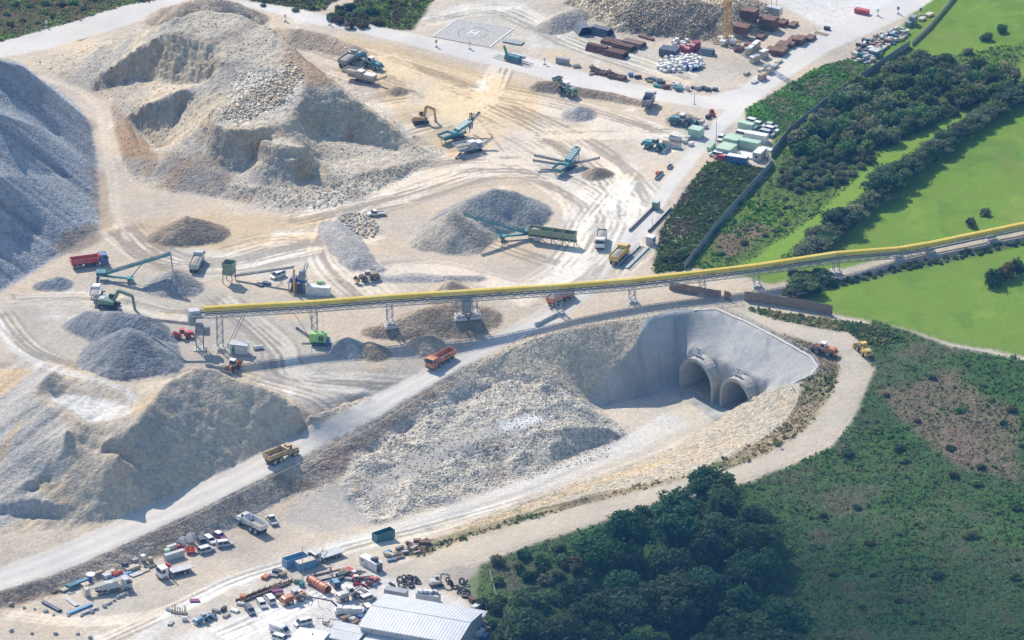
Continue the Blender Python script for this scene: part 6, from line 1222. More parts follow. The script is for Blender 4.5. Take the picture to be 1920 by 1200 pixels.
# four bin feeder
o = place('bin_feeder', 1036, 456, (93, 13), 'olive green feeder with four open bins beside the teal stacker', 'feeder'); P = M('olive', .3)
for k in range(4): 
    x = -7.6+k*3.8; MB().bin(x+.15, x+3.65, -1.3, 1.3, 2.6, 4.6, .1, .22).build('bin', P if k < 3 else P, o); load_mesh(x+.2, x+3.6, -1.3, 1.3, 3.5-.4*k*.3, .9 if k == 0 else .2, k).build('load', LOAD if k < 3 else M('rust', .1), o, smooth=True)
f = MB().box(-7.8, 7.8, -.6, .6, 1.5, 1.9)
for k in range(5):
    for s in (-1, 1): f.beam((-7.4+k*3.7, s*1.2, 0), (-7.4+k*3.7, s*1.0, 2.7), .25)
    f.prof([(-7.4+k*3.7-.1, 2.6), (-7.4+k*3.7+.1, 2.6), (-7.4+k*3.7+.1, 1.6), (-7.4+k*3.7-.1, 1.6)], -1.2, 1.2)
f.build('frame', P, o); MB().box(-7.9, 7.9, -.5, .5, 1.92, 2.0).build('belt', RUBBER, o); MB().box(-5.6, -3.2, -1.7, -1.2, .9, 2.2).build('control_cabinet', M('lgrey'), o)
for k in (-1.5, 2.6, 6): MB().cyl((k, -1.35, 2.1), (k, -1.6, 2.1), .35).build('motor', M('cream'), o)
# mixing plant
o = place('feed_hopper', 430, 529, (20, 3), 'tall green steel hopper at the left end of the mixing plant', 'hopper'); MB().bin(-1.4, 1.4, -1.4, 1.4, 4.0, 6.8, .1, .4).box(-1.4, 1.4, -1.4, 1.4, 2.8, 4.0, .0).build('bin', M('green'), o); h_ = MB()
for x in (-1.5, 1.5):
    for y in (-1.5, 1.5): h_.beam((x, y, 0), (x, y, 4.6), .22)
h_.build('leg', M('steel'), o)
g = T(440, 524); q = U(550, 500, 6.2); o = empty('inclined_conveyor', g, 0, 'inclined conveyor between the green hopper and the mixing tower', 'conveyor'); q = np.array([q[0], q[1], 6.2])-np.array(g); belt(o, (0, 0, 1.4), q, 1.0, 'steel'); m0 = q*.6; MB().beam((m0[0]+4, m0[1]-1, 0), (m0[0], m0[1]-.5, m0[2]), .14).beam((m0[0]+4, m0[1]+1, 0), (m0[0], m0[1]+.5, m0[2]), .14).build('leg', M('steel'), o)
o = place('mixing_tower', 559, 545, (20, 2), 'blue mixing tower with an orange post in the small mixing plant', 'mixing plant'); f = MB()
for x in (-2.4, 0, 2.4):
    for y in (-1.8, 1.8): f.beam((x, y, 0), (x, y, 3.4), .28)
f.box(-2.8, 2.8, -2.2, 2.2, 3.3, 3.5).build('frame', M('steel'), o); MB().box(-2.4, -.2, -1.7, 1.7, 3.5, 4.6, .3, .3).cyl((1, 0, 3.5), (1, 0, 4.4), 1.2).build('mixer', M('blue'), o); MB().box(.2, 2.4, -1.4, 1.4, 4.4, 7.0, .5, .5).build('hopper', M('steel'), o); MB().lattice((1.6, 0, 5), (3.0, 0, 9.6), 1.0, .8, 1.2, .1).build('bucket_elevator', M('lgrey'), o); MB().cyl((-.5, -2.6, 0), (-.5, -2.6, 8.4), .32).build('screw_post', mat('post_orange', (.72, .36, .04), .5, dirt=.1), o); MB().box(-2.2, 2.2, -1.6, 1.6, .1, 2.4, .4, .4).build('mixer_base', M('navy', .2), o)
container(597, 552, (40, 3), 7.4, 2.4, 2.9, 'white', 'dusty white tank container with small green machine at the mixing plant', 'tank_container', cat='container', doors=False)
o = place('pump_unit', 600, 541, (30, 2), 'small green pump unit on the roof edge of the white tank container', 'pump', None, 0); o.location.z += 2.95; o.location.y -= 2.8; MB().box(-.9, .9, -.5, .5, 0, .9, .2, .1).build('housing', M('lime', .1), o); MB().cyl((1.1, 0, .4), (1.6, 0, .4), .35).build('motor', M('steel'), o)
for x, y in ((487, 536), (500, 533)): stack(x, y, (14, 5), 2.6, 1.6, .5, 'navy', 'small steel %s on the ground by the mixing plant' % ('crate' if x == 487 else 'frame'), 1, 'steel_crate', 'crate')
o = place('crawler_screen', 597, 645, (34, 2), 'lime green crawler machine below a conveyor tower', 'machine'); tracks(o, -1.4, 1.4, 1.2); MB().box(-2.6, 2.6, -1.4, 1.4, 1.2, 3.8, .15, .1).build('housing', M('lime', .12), o); MB().box(.3, 1.8, -1.46, -1.38, 1.6, 3.2).build('grille', M('dark'), o); MB().box(2.2, 3.6, -1.2, 1.2, .3, 2.2, .2, .2).build('counterweight', M('blue', .4), o); belt(o, (-2.4, 1.0, 1.5), (-7, 2.4, 3.8), .9, 'steel')
o = container(449, 662, (34, 4), 5.2, 2.4, 2.8, 'white', 'white and green site cabin beside the first conveyor tower', 'site_cabin', cat='cabin', doors=False, windows=0); MB().box(-2.0, -1.1, -1.27, -1.21, .3, 2.5).build('door', mat('door_green', (.04, .30, .10), .4, dirt=.05), o); MB().box(-3, 3, -1.8, 1.8, 3.3, 3.4).build('canopy', M('lgrey'), o); c4 = MB()
for x in (-2.8, 2.8):
    for y in (-1.6, 1.6): c4.beam((x, y, 0), (x, y, 3.3), .1)
c4.build('canopy_post', M('steel'), o)
pipes(484, 655, (22, -3), 3, .6, 1, 1, 'white', 'white tank lying behind the site cabin', 'water_tank', 'tank')
# ================================================================ WEIGHBRIDGE
for p0, p1, lab in (((1180, 434), (1226, 389), 'long low concrete wall left of the upper weighbridge lane'), ((1216, 436), (1258, 392), 'long low concrete wall right of the upper weighbridge lane')):
    a, b_ = T(*p0), T(*p1); o = empty('barrier_wall', a, 0, lab, 'wall'); d_ = np.array(b_-a); MB().beam((0, 0, .45), d_+[0, 0, .45], .45, 1.1).build('wall', M('brown' if 'left' in lab else 'dark', .2), o); MB().beam((0, 0, 1.03), d_+[0, 0, 1.03], .55, .08).build('coping', M('concrete'), o)
o = place('control_booth', 1230, 392, (14, -12), 'green control booth at the top of the weighbridge wall', 'booth'); MB().box(-1, 1, -1, 1, 0, 2.6).build('wall', M('green'), o); MB().box(-1.1, 1.1, -1.1, 1.1, 2.6, 2.75).build('roof', M('lgrey'), o)
o = place('control_booth', 1220, 458, (12, -10), 'white control booth beside the lower weighbridge', 'booth'); MB().box(-1.1, 1.1, -1.2, 1.2, 0, 2.7).build('wall', M('lgrey'), o); MB().box(-1.2, 1.2, -1.3, 1.3, 2.7, 2.85).build('roof', M('white', .1), o); MB().box(-.5, .5, -1.23, -1.18, 1.2, 2.1).build('window', M('glass'), o)
o = place('weighbridge', 1189, 484, (44, -42), 'teal steel weighbridge frame with rails next to the yellow truck', 'weighbridge'); f = MB()
for s in (-1, 1): f.beam((-8.5, s*1.6, .25), (8.5, s*1.6, .25), .3, .4)
for k in range(12): f.beam((-8.3+k*1.5, -1.6, .3), (-8.3+k*1.5, 1.6, .3), .16)
f.build('frame', M('dteal', .2), o); MB().box(-8.4, 8.4, -1.4, -.5, .42, .5).build('deck', M('lgrey'), o); r_ = MB()
for s in (-1, 1):
    for z in (.9, 1.3): r_.beam((-8.5, s*1.75, z), (8.5, s*1.75, z), .08)
    for k in range(8): r_.beam((-8.5+k*2.4, s*1.75, .3), (-8.5+k*2.4, s*1.75, 1.3), .08)
r_.build('rail', M('lgrey', .1), o)
pole(1223, 428, 3.4, 'signal lamp on a short post beside the upper weighbridge lane', col='grey', head=None, name='signal_post'); pole(1268, 452, 8, 'dark lamp post on the weedy verge near the weighbridge', head='grey'); pole(1343, 264, 7, 'wooden pole at the road beside the site offices', name='utility_pole', col='brown'); pole(568, 1090, 11, 'tall lamp pole standing in front of the blue containers', head='lgrey', col='brown'); pole(1302, 196, 4, 'small sign post on the corner of the service road', name='sign_post', col='dark')
for x, y, lab in ((535, 40, 0), (87, 52, 0), (618, 47, 0), (818, 88, 0), (881, 92, 0), (1684, 26, 1), (1646, 30, 0), (1726, 28, 1), (1021, 121, 0)):
    o = place('marker_post', x, y, (1, 0), {535: 'small post at the road behind the hill', 87: 'white marker board on the road bend at the upper left', 618: 'blue marker post on the upper road', 818: 'yellow marker post in front of the helipad', 881: 'thin marker post before the helipad corner', 1684: 'blue and white sign post at the top road', 1646: 'low marker post with a stone base by the junction', 1726: 'grey barrier post at the top road', 1021: 'small marker on the service road verge'}[x], 'post'); MB().cyl((0, 0, 0), (0, 0, 2.4), .09, n=8).build('shaft', M('grey'), o); MB().box(-.4, .4, -.05, .05, 1.5, 2.6).build('board', M({818: 'yellow', 618: 'blue', 1684: 'blue', 1726: 'purple'}.get(x, 'white'), 0), o); MB().box(-.5, .5, -.4, .4, -.1, .4).build('base_block', M('concrete'), o)
# ================================================================ SITE OFFICES
container(1362, 289, (28, 6.5), 5.0, 5.6, 2.9, 'mint', 'mint green site office with two windows facing the camera', 'site_office', cat='office', windows=2, doors=False, roof='pgreen'); container(1374, 272, (28, 6.5), 5.0, 4.6, 2.9, 'mint', 'mint green site office standing behind the one with windows', 'site_office', cat='office', doors=False, roof='pgreen')
container(1406, 278, (38, 8), 7.0, 2.5, 2.8, 'pgreen', 'long green site cabin with pale roof in the middle of the offices', 'site_cabin', cat='cabin', doors=False, roof='mint', windows=0); container(1418, 264, (40, 8), 7.6, 2.5, 2.7, 'white', 'long white site cabin at the back of the offices', 'site_cabin', cat='cabin', doors=False, windows=0); container(1424, 297, (15, 3), 2.7, 5.2, 2.9, 'cream', 'cream site cabin with a double window beside the fence corner', 'site_cabin', cat='cabin', doors=False, windows=1, roof='white'); container(1383, 305, (38, 6), 6.6, 2.4, 2.5, 'blue', 'blue site cabin with white roof next to the weeds', 'site_cabin', cat='cabin', doors=False, windows=2, roof='white'); container(1305, 256, (21, 5), 4.2, 3.4, 3.1, 'mint', 'mint green cabin standing alone on the quarry side of the road', 'site_cabin', cat='cabin', doors=False, roof='pgreen')
stack(1400, 293, (30, 6), 6, 4, .5, 'white', 'white panels lying in the court of the site offices', 1, 'panel_stack', 'panels'); stack(1334, 279, (18, -18), 5, 1.3, 1.4, 'mint', 'pale green bench like stack at the roadside by the offices', 2, 'panel_stack', 'panels'); stack(1436, 281, (34, 8), 5, 2, .4, 'white', 'white awning panel between offices and fence', 1, 'panel_stack', 'panels')
o = container(1259, 276, (36, 6), 6.2, 1.6, 1.7, 'lgrey', 'grey trough full of rusty steel next to the teal loader', 'steel_trough', True, cat='trough', doors=False); MB().box(-2.8, 2.8, -.6, .6, 1.2, 1.6).build('rusty_bars', M('rust', .1), o)
container(1266, 263, (24, 6), 4, 1.6, 1.2, 'lgrey', 'small grey bin behind the rusty topped trough', 'steel_trough', True, cat='trough', doors=False)
for x, y, c in ((1285, 268, 'cream'), (1290, 262, 'lgrey'), (1295, 273, 'white'), (1322, 240, 'lgrey'), (1316, 232, 'cream'), (1328, 222, 'dark')): stack(x, y, (14, -8), 1.8, 1.2, 1.1, c, {1285: 'cream pallet load beside the road', 1290: 'grey pallet load behind the cream one', 1295: 'white pallet load at the road edge', 1322: 'grey pallet load right of the mint cabin', 1316: 'cream pallet load behind the mint cabin', 1328: 'dark crate behind the mint cabin'}[x], 1, 'pallet_load', 'pallet')
for x, y, lab in ((1236, 332, 'long low grey trailer beside the white road'), (1256, 315, 'short grey kerb block beside the white road')): container(x, y, (26, -30), 5.6 if x == 1236 else 2.6, 1.2, .9, 'grey', lab, 'low_trailer', True, cat='trailer', doors=False)
stack(1233, 327, (20, -20), 1.4, 1.0, .8, 'red', 'small red crate on the low grey trailer side', 1, 'steel_crate', 'crate')
# ================================================================ HELIPAD AND STORAGE YARD
hp = np.array([(857, 37), (964, 54), (918, 89), (811, 69)]); P4 = [np.array(T(x, y)) for x, y in hp]; o = empty('helipad', Vector(P4[0]), 0, 'grey square helipad with a white H and white edges', 'helipad'); z = np.array([0, 0, .14]); Q = [p-P4[0]+z for p in P4]
def quad(pts, zz): return [np.array([p[0], p[1], zz]) for p in pts]
MB().add(quad(Q, .16)+quad(Q, -.2), [(3, 2, 1, 0), (0, 1, 5, 4), (1, 2, 6, 5), (2, 3, 7, 6), (3, 0, 4, 7)]).build('slab', mat('asphalt', (.41, .395, .37), .9, dirt=.3), o)
ed = MB(); ctr = sum(Q)/4
for i, wd in ((0, .2), (1, .45), (3, .4), (2, .1)): ed.beam([*Q[i][:2], .2], [*Q[(i+1) % 4][:2], .2], wd, .12)
ed.build('edge_strip', M('white', .1), o); u_ = (Q[1]-Q[0])/np.linalg.norm(Q[1]-Q[0]); v_ = (Q[3]-Q[0])/np.linalg.norm(Q[3]-Q[0]); hm_ = MB()
for s in (-1.2, 1.2): hm_.beam([*(ctr+u_*s-v_*2.2)[:2], .18], [*(ctr+u_*s+v_*2.2)[:2], .18], .4, .03)
hm_.beam([*(ctr-u_*1.2)[:2], .181], [*(ctr+u_*1.2)[:2], .181], .5, .03); hm_.build('marking', M('white', 0), o); ring_ = MB()
for k in range(36): 
    if k % 12 < 9: ring_.beam([*(ctr+u_*5*math.cos(k/36*6.283)+v_*5*math.sin(k/36*6.283))[:2], .175], [*(ctr+u_*5*math.cos((k+1)/36*6.283)+v_*5*math.sin((k+1)/36*6.283))[:2], .175], .2, .02)
ring_.build('marking_ring', M('dark', .4), o)
stack(962, 80, (40, 8), 7, 3, .35, 'grey', 'flat grey concrete slab beside the helipad', 1, 'concrete_slab', 'slab', across=1)
o = place('machine_parts', 962, 115, (42, 12), 'green and grey machine parts on long pipes beside the service road', 'machine parts'); MB().box(-3, 3, -1.2, 1.2, .3, 2.2, .3, .3).build('engine_block', M('dteal', .3), o); MB().box(-1.5, 4, .6, 1.8, 1.4, 2.4).build('cover', M('lgrey'), o); MB().beam((-2.6, 0, 2.0), (-4, .5, 4.6), .6).build('boom_end', mat('boom_green', (.04, .25, .12), .4, dirt=.1), o)
for k, yy in enumerate((-1.4, -.2, 1.0)): MB().cyl((-7, yy, .5), (7.5, yy, .5), .16, n=8).build('pipe', M('steel'), o)
container(1055, 119, (34, 6), 4.6, 1.3, 2.0, 'grey', 'grey stacked concrete beams on the verge of the service road', 'concrete_beam_stack', cat='beams', doors=False)
pipes(1094, 60, (10, 14), 6, .3, 9, 5, 'navy', 'pile of thin dark pipes with their ends towards the camera', 'pipe_stack'); pipes(1128, 64, (32, 9), 7, .34, 7, 4, 'navy', 'strapped bundle of dark pipes beside the pile of pipe ends', 'pipe_stack')
RP = 'rusty pipe stacks of the storage yard'
for x, y, n, r, lab in ((1120, 96, 6, 4, 'tall stack of rusty pipes, leftmost of the rusty stacks'), (1155, 104, 7, 3, 'stack of rusty pipes nearest to the service road'), (1170, 92, 6, 3, 'middle stack of rusty pipes'), (1150, 82, 7, 2, 'low stack of rusty pipes behind the tall one'), (1188, 86, 7, 3, 'rightmost stack of rusty pipes')): pipes(x, y, (34, 9), 7.5, .32, n, r, 'rust' if x != 1188 else 'brown', lab, 'pipe_stack', 'pipes', 0, RP)
stack(1255, 104, (32, 6), 6, 4.2, 2.6, 'navy', 'stack of dark crates under a grey sheet with pale straps', 3, 'crate_stack', 'crates'); stack(1212, 72, (34, 12), 6, 1.6, .5, 'rust', 'few rusty beams lying behind the dark crates', 1, 'beam_stack', 'beams', across=4)
for x, y, r in ((1282, 96, 1.3), (1290, 101, 1.3), (1300, 96, 1.4), (1306, 90, 1.5)): o = place('steel_drum', x, y, (20, 8), {1282: 'leftmost dark red steel drum', 1290: 'dark red steel drum in front of the others', 1300: 'dark red steel drum third from the left', 1306: 'upright dark red steel drum at the right of the group'}[x], 'drum'); (MB().cyl((-1.1, 0, r), (1.1, 0, r), r, n=18) if x != 1306 else MB().cyl((0, 0, 0), (0, 0, 2.4), r, n=18)).build('shell', mat('drum_red', (.26, .03, .06), .5, dirt=.1), o, smooth=False); MB().cyl((-1.15, 0, r), (-1.12, 0, r), r*.6, n=14).build('lid', M('purple', .1), o)
pipes(1326, 102, (24, 4), 4.6, .4, 4, 3, 'steel', 'bundle of grey blue pipes beside the crane base', 'pipe_stack')
BAGM = mat('bag_white', (.70, .69, .66), .8, dirt=.15, var=.2, scale=3); BAGS = []
for s_ in range(4):
    import bmesh; bm = bmesh.new(); bmesh.ops.create_cube(bm, size=1); bmesh.ops.subdivide_edges(bm, edges=bm.edges[:], cuts=3, use_grid_fill=True); rr = random.Random(s_)
    for v in bm.verts: k = 1.12-.45*abs(v.co.z)**2; v.co = Vector((v.co.x*k, v.co.y*k, v.co.z+.5))+Vector((rr.uniform(-.06, .06), rr.uniform(-.06, .06), rr.uniform(-.06, .06)))
    me = bpy.data.meshes.new('bulk_bag'); bm.to_mesh(me); bm.free(); me.materials.append(BAGM); me.polygons.foreach_set('use_smooth', np.ones(len(me.polygons), bool)); BAGS.append(me)
for x, y in spots([(1232, 128), (1250, 113), (1275, 105), (1300, 108), (1318, 112), (1316, 125), (1300, 133), (1270, 136), (1245, 136)], 1.05, 62, 41)+[(1263, 84), (1270, 80), (1278, 82), (1288, 78), (1266, 88), (1284, 86)]:
    o = link('bulk_bag', random.choice(BAGS)); o.location = T(x, y); o.scale = (random.uniform(.9, 1.5), random.uniform(.9, 1.3), random.uniform(.8, 1.9)); o.rotation_euler = (0, 0, random.uniform(0, 3)); tag(o, 'white bulk bag in the bright heap of sacks in the storage yard', 'bulk bag', 'white bulk bags of the storage yard')
for k, (x, y) in enumerate(((1290, 126), (1295, 129), (1301, 130), (1307, 129), (1312, 127))): pipes(x, y, (6, -14), 3.4, .35, 3, 2, 'blue' if k < 3 else 'lgrey', ('blue', 'bright blue', 'short blue', 'pale grey', 'silver grey')[k]+' tube bundle beside the white bags, '+('leftmost', 'second', 'third', 'fourth', 'rightmost')[k], 'tube_bundle', 'tubes')
pipes(1247, 128, (14, 6), 2.4, .4, 3, 1, 'navy', 'dark tubes at the left end of the white bags', 'tube_bundle', 'tubes')
for cx, cy, lab in ((1124, 138, 'left brown bundle of bent reinforcing bars beside the service road'), (1157, 147, 'right brown bundle of bent reinforcing bars beside the service road')):
    o = place('rebar_cage', cx, cy, (34, 8), lab, 'rebar'); b = MB()
    for k in range(16): yy = -1.3+k*.18; b.tube([(-3.4+math.sin(k)*.1, yy, 2.3+.2*math.sin(k*2)), (-2.6, yy, 1.4), (0, yy, .9), (2.6, yy, 1.1), (3.4, yy, 1.7)], .09, 4)
    for x_ in (-2.6, -1, 1, 2.6): b.beam((x_, -1.4, 1.2), (x_, 1.5, 1.2), .1)
    b.build('bars', M('brown', .05), o); MB().box(-3, 3, -1.4, 1.4, .05, .9).build('lower_layer', M('rust', .1), o)
for x, y, lab in ((1263, 163, 'left white concrete ring beside the service road'), (1275, 165, 'right white concrete ring beside the service road'), (1289, 169, 'small white concrete ring, last of the three')): o = place('concrete_ring', x, y, (1, 0), lab, 'concrete ring'); r = 1.1 if x < 1285 else .8; MB().cyl((0, 0, 0), (0, 0, 1.5), r, n=18, cap=False).cyl((0, 0, 1.5), (0, 0, 0), r*.72, n=18, cap=False).add([(r*math.cos(k*.349), r*math.sin(k*.349), 1.5) for k in range(18)]+[(r*.72*math.cos(k*.349), r*.72*math.sin(k*.349), 1.5) for k in range(18)], [(k, (k+1) % 18, (k+1) % 18+18, k+18) for k in range(18)]).build('ring', M('white', .2), o)
CL = [(1183, 143, 'lblue'), (1196, 147, 'dark'), (1215, 150, 'dark'), (1226, 151, 'steel'), (1236, 152, 'cream'), (1233, 163, 'teal'), (1250, 166, 'rust'), (1309, 168, 'lgrey'), (1318, 167, 'dark'), (1326, 170, 'navy'), (1334, 168, 'cream'), (1342, 170, 'dark'), (1272, 170, 'teal'), (1300, 166, 'rust'), (1218, 154, 'olive'), (1240, 158, 'navy'), (1110, 140, 'tan'), (1081, 126, 'tan')]
for k, (x, y, c) in enumerate(CL): stack(x, y, (random.uniform(10, 30), random.uniform(-6, 8)), random.uniform(1.5, 3.2), random.uniform(.9, 1.6), random.uniform(.5, 1.2), c, 'small %s pallet load %s' % (CN[c], 'before the bent bars' if x < 1130 else 'between bent bars and concrete rings' if x < 1262 else 'right of the concrete rings'), 1, 'pallet_load', 'pallet', 'pallets along the service road', across=3, gap=.15)
# rusty formwork and tower crane
o = place('tower_crane', 1363, 80, (10, 3), 'yellow tower crane mast rising out of the top of the picture', 'crane'); MB().lattice((0, 0, 1.5), (0, 0, 46), 1.9, 1.9, 1.9, .16, (1, 0, 0)).build('mast', mat('crane_yellow', (.62, .34, .06), .5, dirt=.15), o); x4 = MB()
for s in (-1, 1): x4.beam((-3.4, -3.4*s, .3), (3.4, 3.4*s, .3), .4).beam((-3.2, 3.2*s, .3), (-.8, .8*s, 3.4), .18).beam((3.2, 3.2*s, .3), (.8, .8*s, 3.4), .18)
x4.build('base_frame', mat('crane_yellow', (.62, .34, .06)), o)
for x_, y_ in ((-2.1, 0), (2.1, 0), (0, -2.1), (0, 2.1)): MB().box(x_-1.1, x_+1.1, y_-1.1, y_+1.1, .5, 1.7).build('ballast', M('white'), o)
FW = 'rusty formwork bundles around the tower crane'
for x, y, L_, w_, h, n, lab in ((1405, 36, 4.2, 5.6, 3.6, 4, 'tall rusty formwork stack at the back beside the crane mast'), (1441, 55, 4.2, 5.6, 4.2, 4, 'tallest rusty formwork stack, right of the crane mast'), (1391, 61, 3.8, 5.2, 2.6, 3, 'rusty formwork stack directly beside the crane mast'), (1468, 47, 4.2, 2.6, 1.4, 2, 'low rusty stack behind the tallest one'), (1487, 49, 4.2, 2.4, .9, 1, 'single rusty bundle, farthest right at the back'), (1427, 71, 4.2, 2.4, .9, 1, 'single rusty bundle in front of the tallest stack'), (1405, 83, 4.2, 2.4, .5, 1, 'flat rusty bundle behind the white crates'), (1386, 94, 4.2, 2.4, .8, 1, 'rusty bundle left of the white crates'), (1461, 101, 4.6, 4.8, 1.8, 2, 'front rusty stack of the long row by the road'), (1444, 95, 4.2, 2.4, .8, 1, 'rusty bundle at the left of the long row'), (1468, 90, 4.6, 4.0, 1.6, 2, 'second rusty stack of the long row by the road'), (1482, 86, 4.6, 3.4, 1.4, 2, 'third rusty stack of the long row by the road'), (1499, 81, 4.6, 3.6, 2.0, 2, 'fourth and tallest stack of the long row by the road'), (1487, 76, 4.2, 2.4, 1.0, 1, 'rusty bundle tucked behind the long row'), (1519, 74, 4.4, 2.8, 1.0, 1, 'last rusty bundle at the far end of the long row')): stack(x, y, (11, -10), L_, w_, h, 'rust', lab, n, 'formwork_stack', 'formwork', FW)
def crate(px, py, head, L_, w_, h, label):
    o = place('shipping_crate', px, py, head, label, 'crate'); MB().box(-L_/2, L_/2, -w_/2, w_/2, .12, h).build('box', M('tan', .2), o); MB().box(-L_/2-.04, L_/2+.04, -w_/2-.04, w_/2+.04, h, h+.08).build('lid', M('white', .1), o); b = MB()
    for k in range(5):
        x_ = -L_/2+.1+k*(L_-.2)/4
        for s in (-1, 1): b.box(x_-.07, x_+.07, s*w_/2-.05, s*w_/2+.05, .1, h)
    b.build('batten', M('wood', .1), o); return o
crate(1406, 100, (11, -9), 4, 1.6, 2.3, 'white topped wooden crate at the left in front of the formwork'); crate(1417, 92, (11, -9), 4, 1.6, 2.5, 'white topped wooden crate behind, next to the rusty bundles'); crate(1415, 116, (22, -10), 3.4, 1.8, 2.2, 'pale blue topped crate in front of the long rusty row'); crate(1432, 108, (22, -10), 3.0, 1.8, 2.6, 'cream topped crate right of the pale blue topped one')
TB = 'timber bundles by the road'
for x, y, L_, w_, h, c, lab in ((1429, 149, 3.2, 1.8, 2.0, 'wood', 'tall bundle of brown timber nearest to the white road'), (1400, 140, 2.6, 1.2, .9, 'tan', 'small orange brown timber bundle, leftmost'), (1443, 137, 2.8, 1.2, 1.8, 'tan', 'upright pale timber stack right of the tall bundle'), (1452, 127, 3.4, 1.4, .9, 'tan', 'long pale plank bundle'), (1438, 127, 3.0, 1.4, .8, 'cream', 'pale plank bundle behind the upright stack'), (1460, 118, 3.2, 1.4, .7, 'tan', 'plank bundle farthest along the road'), (1427, 133, 2.6, 1.4, .7, 'cream', 'small pale plank bundle behind the tall one'), (1415, 155, 2.8, 1.6, .4, 'lgrey', 'flat grey boards in front of the timber')): stack(x, y, (14, -9), L_, w_, h, c, lab, 2 if h > 1.5 else 1, 'timber_bundle', 'timber', TB, across=4, gap=.06)
container(1452, 26, (24, 6), 5, 2.4, 2.6, 'cream', 'pale scaffold cabin behind the rusty stacks', 'site_cabin', cat='cabin', doors=False, roof='lgrey')
for x in (1436, 1446, 1456): pole(x, 22, 5, 'thin scaffold pole behind the rusty stacks, '+{1436: 'leftmost', 1446: 'middle', 1456: 'rightmost'}[x], 'scaffold_pole', 'grey')
container(1616, 25, (22, 5), 5, 1.8, 1.6, 'red', 'red tank trailer on the traffic island at the top', 'tank_trailer', cat='trailer', doors=False); stack(1551, 56, (10, 2), 2, 1.2, 1, 'dark', 'dark crate beside the white road junction', 1, 'steel_crate', 'crate'); stack(1540, 64, (30, 8), 5, 2, .2, 'wood', 'few thin timbers on bare ground near the junction', 1, 'timber_bundle', 'timber', across=4, gap=.3)
stack(1712, 46, (14, -10), 2.6, 2.2, 3.0, 'steel', 'tall dark crate stack beside the top road', 3, 'crate_stack', 'crates'); stack(1704, 49, (14, -10), 2.2, 2.0, 1.6, 'steel', 'lower dark crate stack beside the tall one', 2, 'crate_stack', 'crates'); stack(1729, 38, (14, -10), 2.6, 1.6, .8, 'cream', 'cream pallet by the top road', 1, 'pallet_load', 'pallet'); stack(1742, 30, (14, -6), 3, 2, .8, 'tan', 'tan pallet by the top road, farthest up', 1, 'pallet_load', 'pallet')
container(1640, 105, (20, 6), 3.6, 3.0, 2.4, 'steel', 'grey shed among the odds and ends by the long fence', 'storage_shed', cat='shed', doors=False, roof='lgrey')
for x, y, L_ in ((1632, 92, 9), (1645, 90, 9), (1655, 95, 7), (1622, 98, 7)): stack(x, y, (26, -20), L_, 1.3, .8, 'brown', {1632: 'left long brown beam bundle by the fence', 1645: 'middle long brown beam bundle by the fence', 1655: 'right long brown beam bundle by the fence', 1622: 'front long brown beam bundle by the fence'}[x], 1, 'beam_stack', 'beams')
for x, y in spots([(1598, 100), (1612, 85), (1650, 66), (1690, 55), (1705, 62), (1690, 78), (1662, 92), (1640, 116), (1620, 120), (1600, 112)], 1.5, 95, 43):
    c = random.choice(['dark', 'lgrey', 'steel', 'tan', 'cream', 'brown', 'dteal', 'white']); o = stack(x, y, (random.uniform(6, 26), random.uniform(-20, 8)), random.uniform(1.2, 3.0), random.uniform(.8, 1.4), random.uniform(.4, 1.5), c, 'small %s load at the %s of the crowded strip by the long fence' % (CN[c], 'lower end' if x < 1630 else 'middle' if x < 1670 else 'upper end'), 1, 'pallet_load', 'pallet', 'mixed building parts along the long fence', across=2, gap=.1)
# ================================================================ FENCES AND RAILS
fence([(1706, 88), (1640, 133), (1560, 188), (1480, 252), (1446, 296)], 2.5, 'long grey plank fence between storage yard and thicket', 'grey'); fence([(1440, 300), (1446, 315), (1400, 366), (1340, 434), (1283, 507)], 2.5, 'grey plank fence running down from the offices to the conveyor', 'grey'); fence([(1438, 292), (1447, 313)], 2.4, 'short pale plank fence corner beside the cream cabin', 'cream')
fence([(1710, 86), (1745, 52), (1795, -8)], 1.6, 'rough brown fence along the upper field', 'tan', 'field_fence'); fence([(1255, 543), (1352, 560)], 2.6, 'brown wooden fence behind the conveyor tower', 'brown', 'wooden_fence'); fence([(1358, 561), (1371, 564)], 2.8, 'short leaning brown fence panel beside the gap', 'brown', 'wooden_fence'); fence([(1396, 564), (1470, 575), (1561, 591)], 3.2, 'long brown wooden fence above the gravel path', 'brown', 'wooden_fence')
railing([(1565, 588), (1680, 614), (1790, 643), (1925, 669)], 1.2, 'thin wire fence along the lower edge of the meadow', 'wire_fence', 'brown', 3.5, 'fence', 3, .025)
railing([(1002, 635), (1060, 615), (1130, 604), (1212, 594), (1262, 580), (1342, 577), (1393, 571)], 1.1, 'dark guard rail along the upper crest of the cutting', col='steel'); railing([(1345, 574), (1402, 600), (1462, 632), (1522, 667), (1537, 687), (1524, 707), (1490, 717)], 1.1, 'pale guard rail along the right crest of the cutting', col='lgrey', thick=.11); railing([(1482, 723), (1497, 745), (1490, 768), (1470, 790), (1440, 815), (1405, 838)], 1.1, 'white pipe rail at the bend above the tan slope', col='white', bars=1, thick=.14)
railing([(985, 634), (900, 690), (800, 742), (720, 792), (640, 835), (540, 885), (430, 940), (330, 990), (230, 1022)], .9, 'pale rope line along the bank below the haul road', 'rope_fence', 'cream', 6, 'fence', 1, .09)
railing([(918, 1075), (930, 1120), (950, 1170), (965, 1215)], 1.3, 'thin wire fence down the left edge of the wood', 'wire_fence', 'lgrey', 3, 'fence', 2, .05)
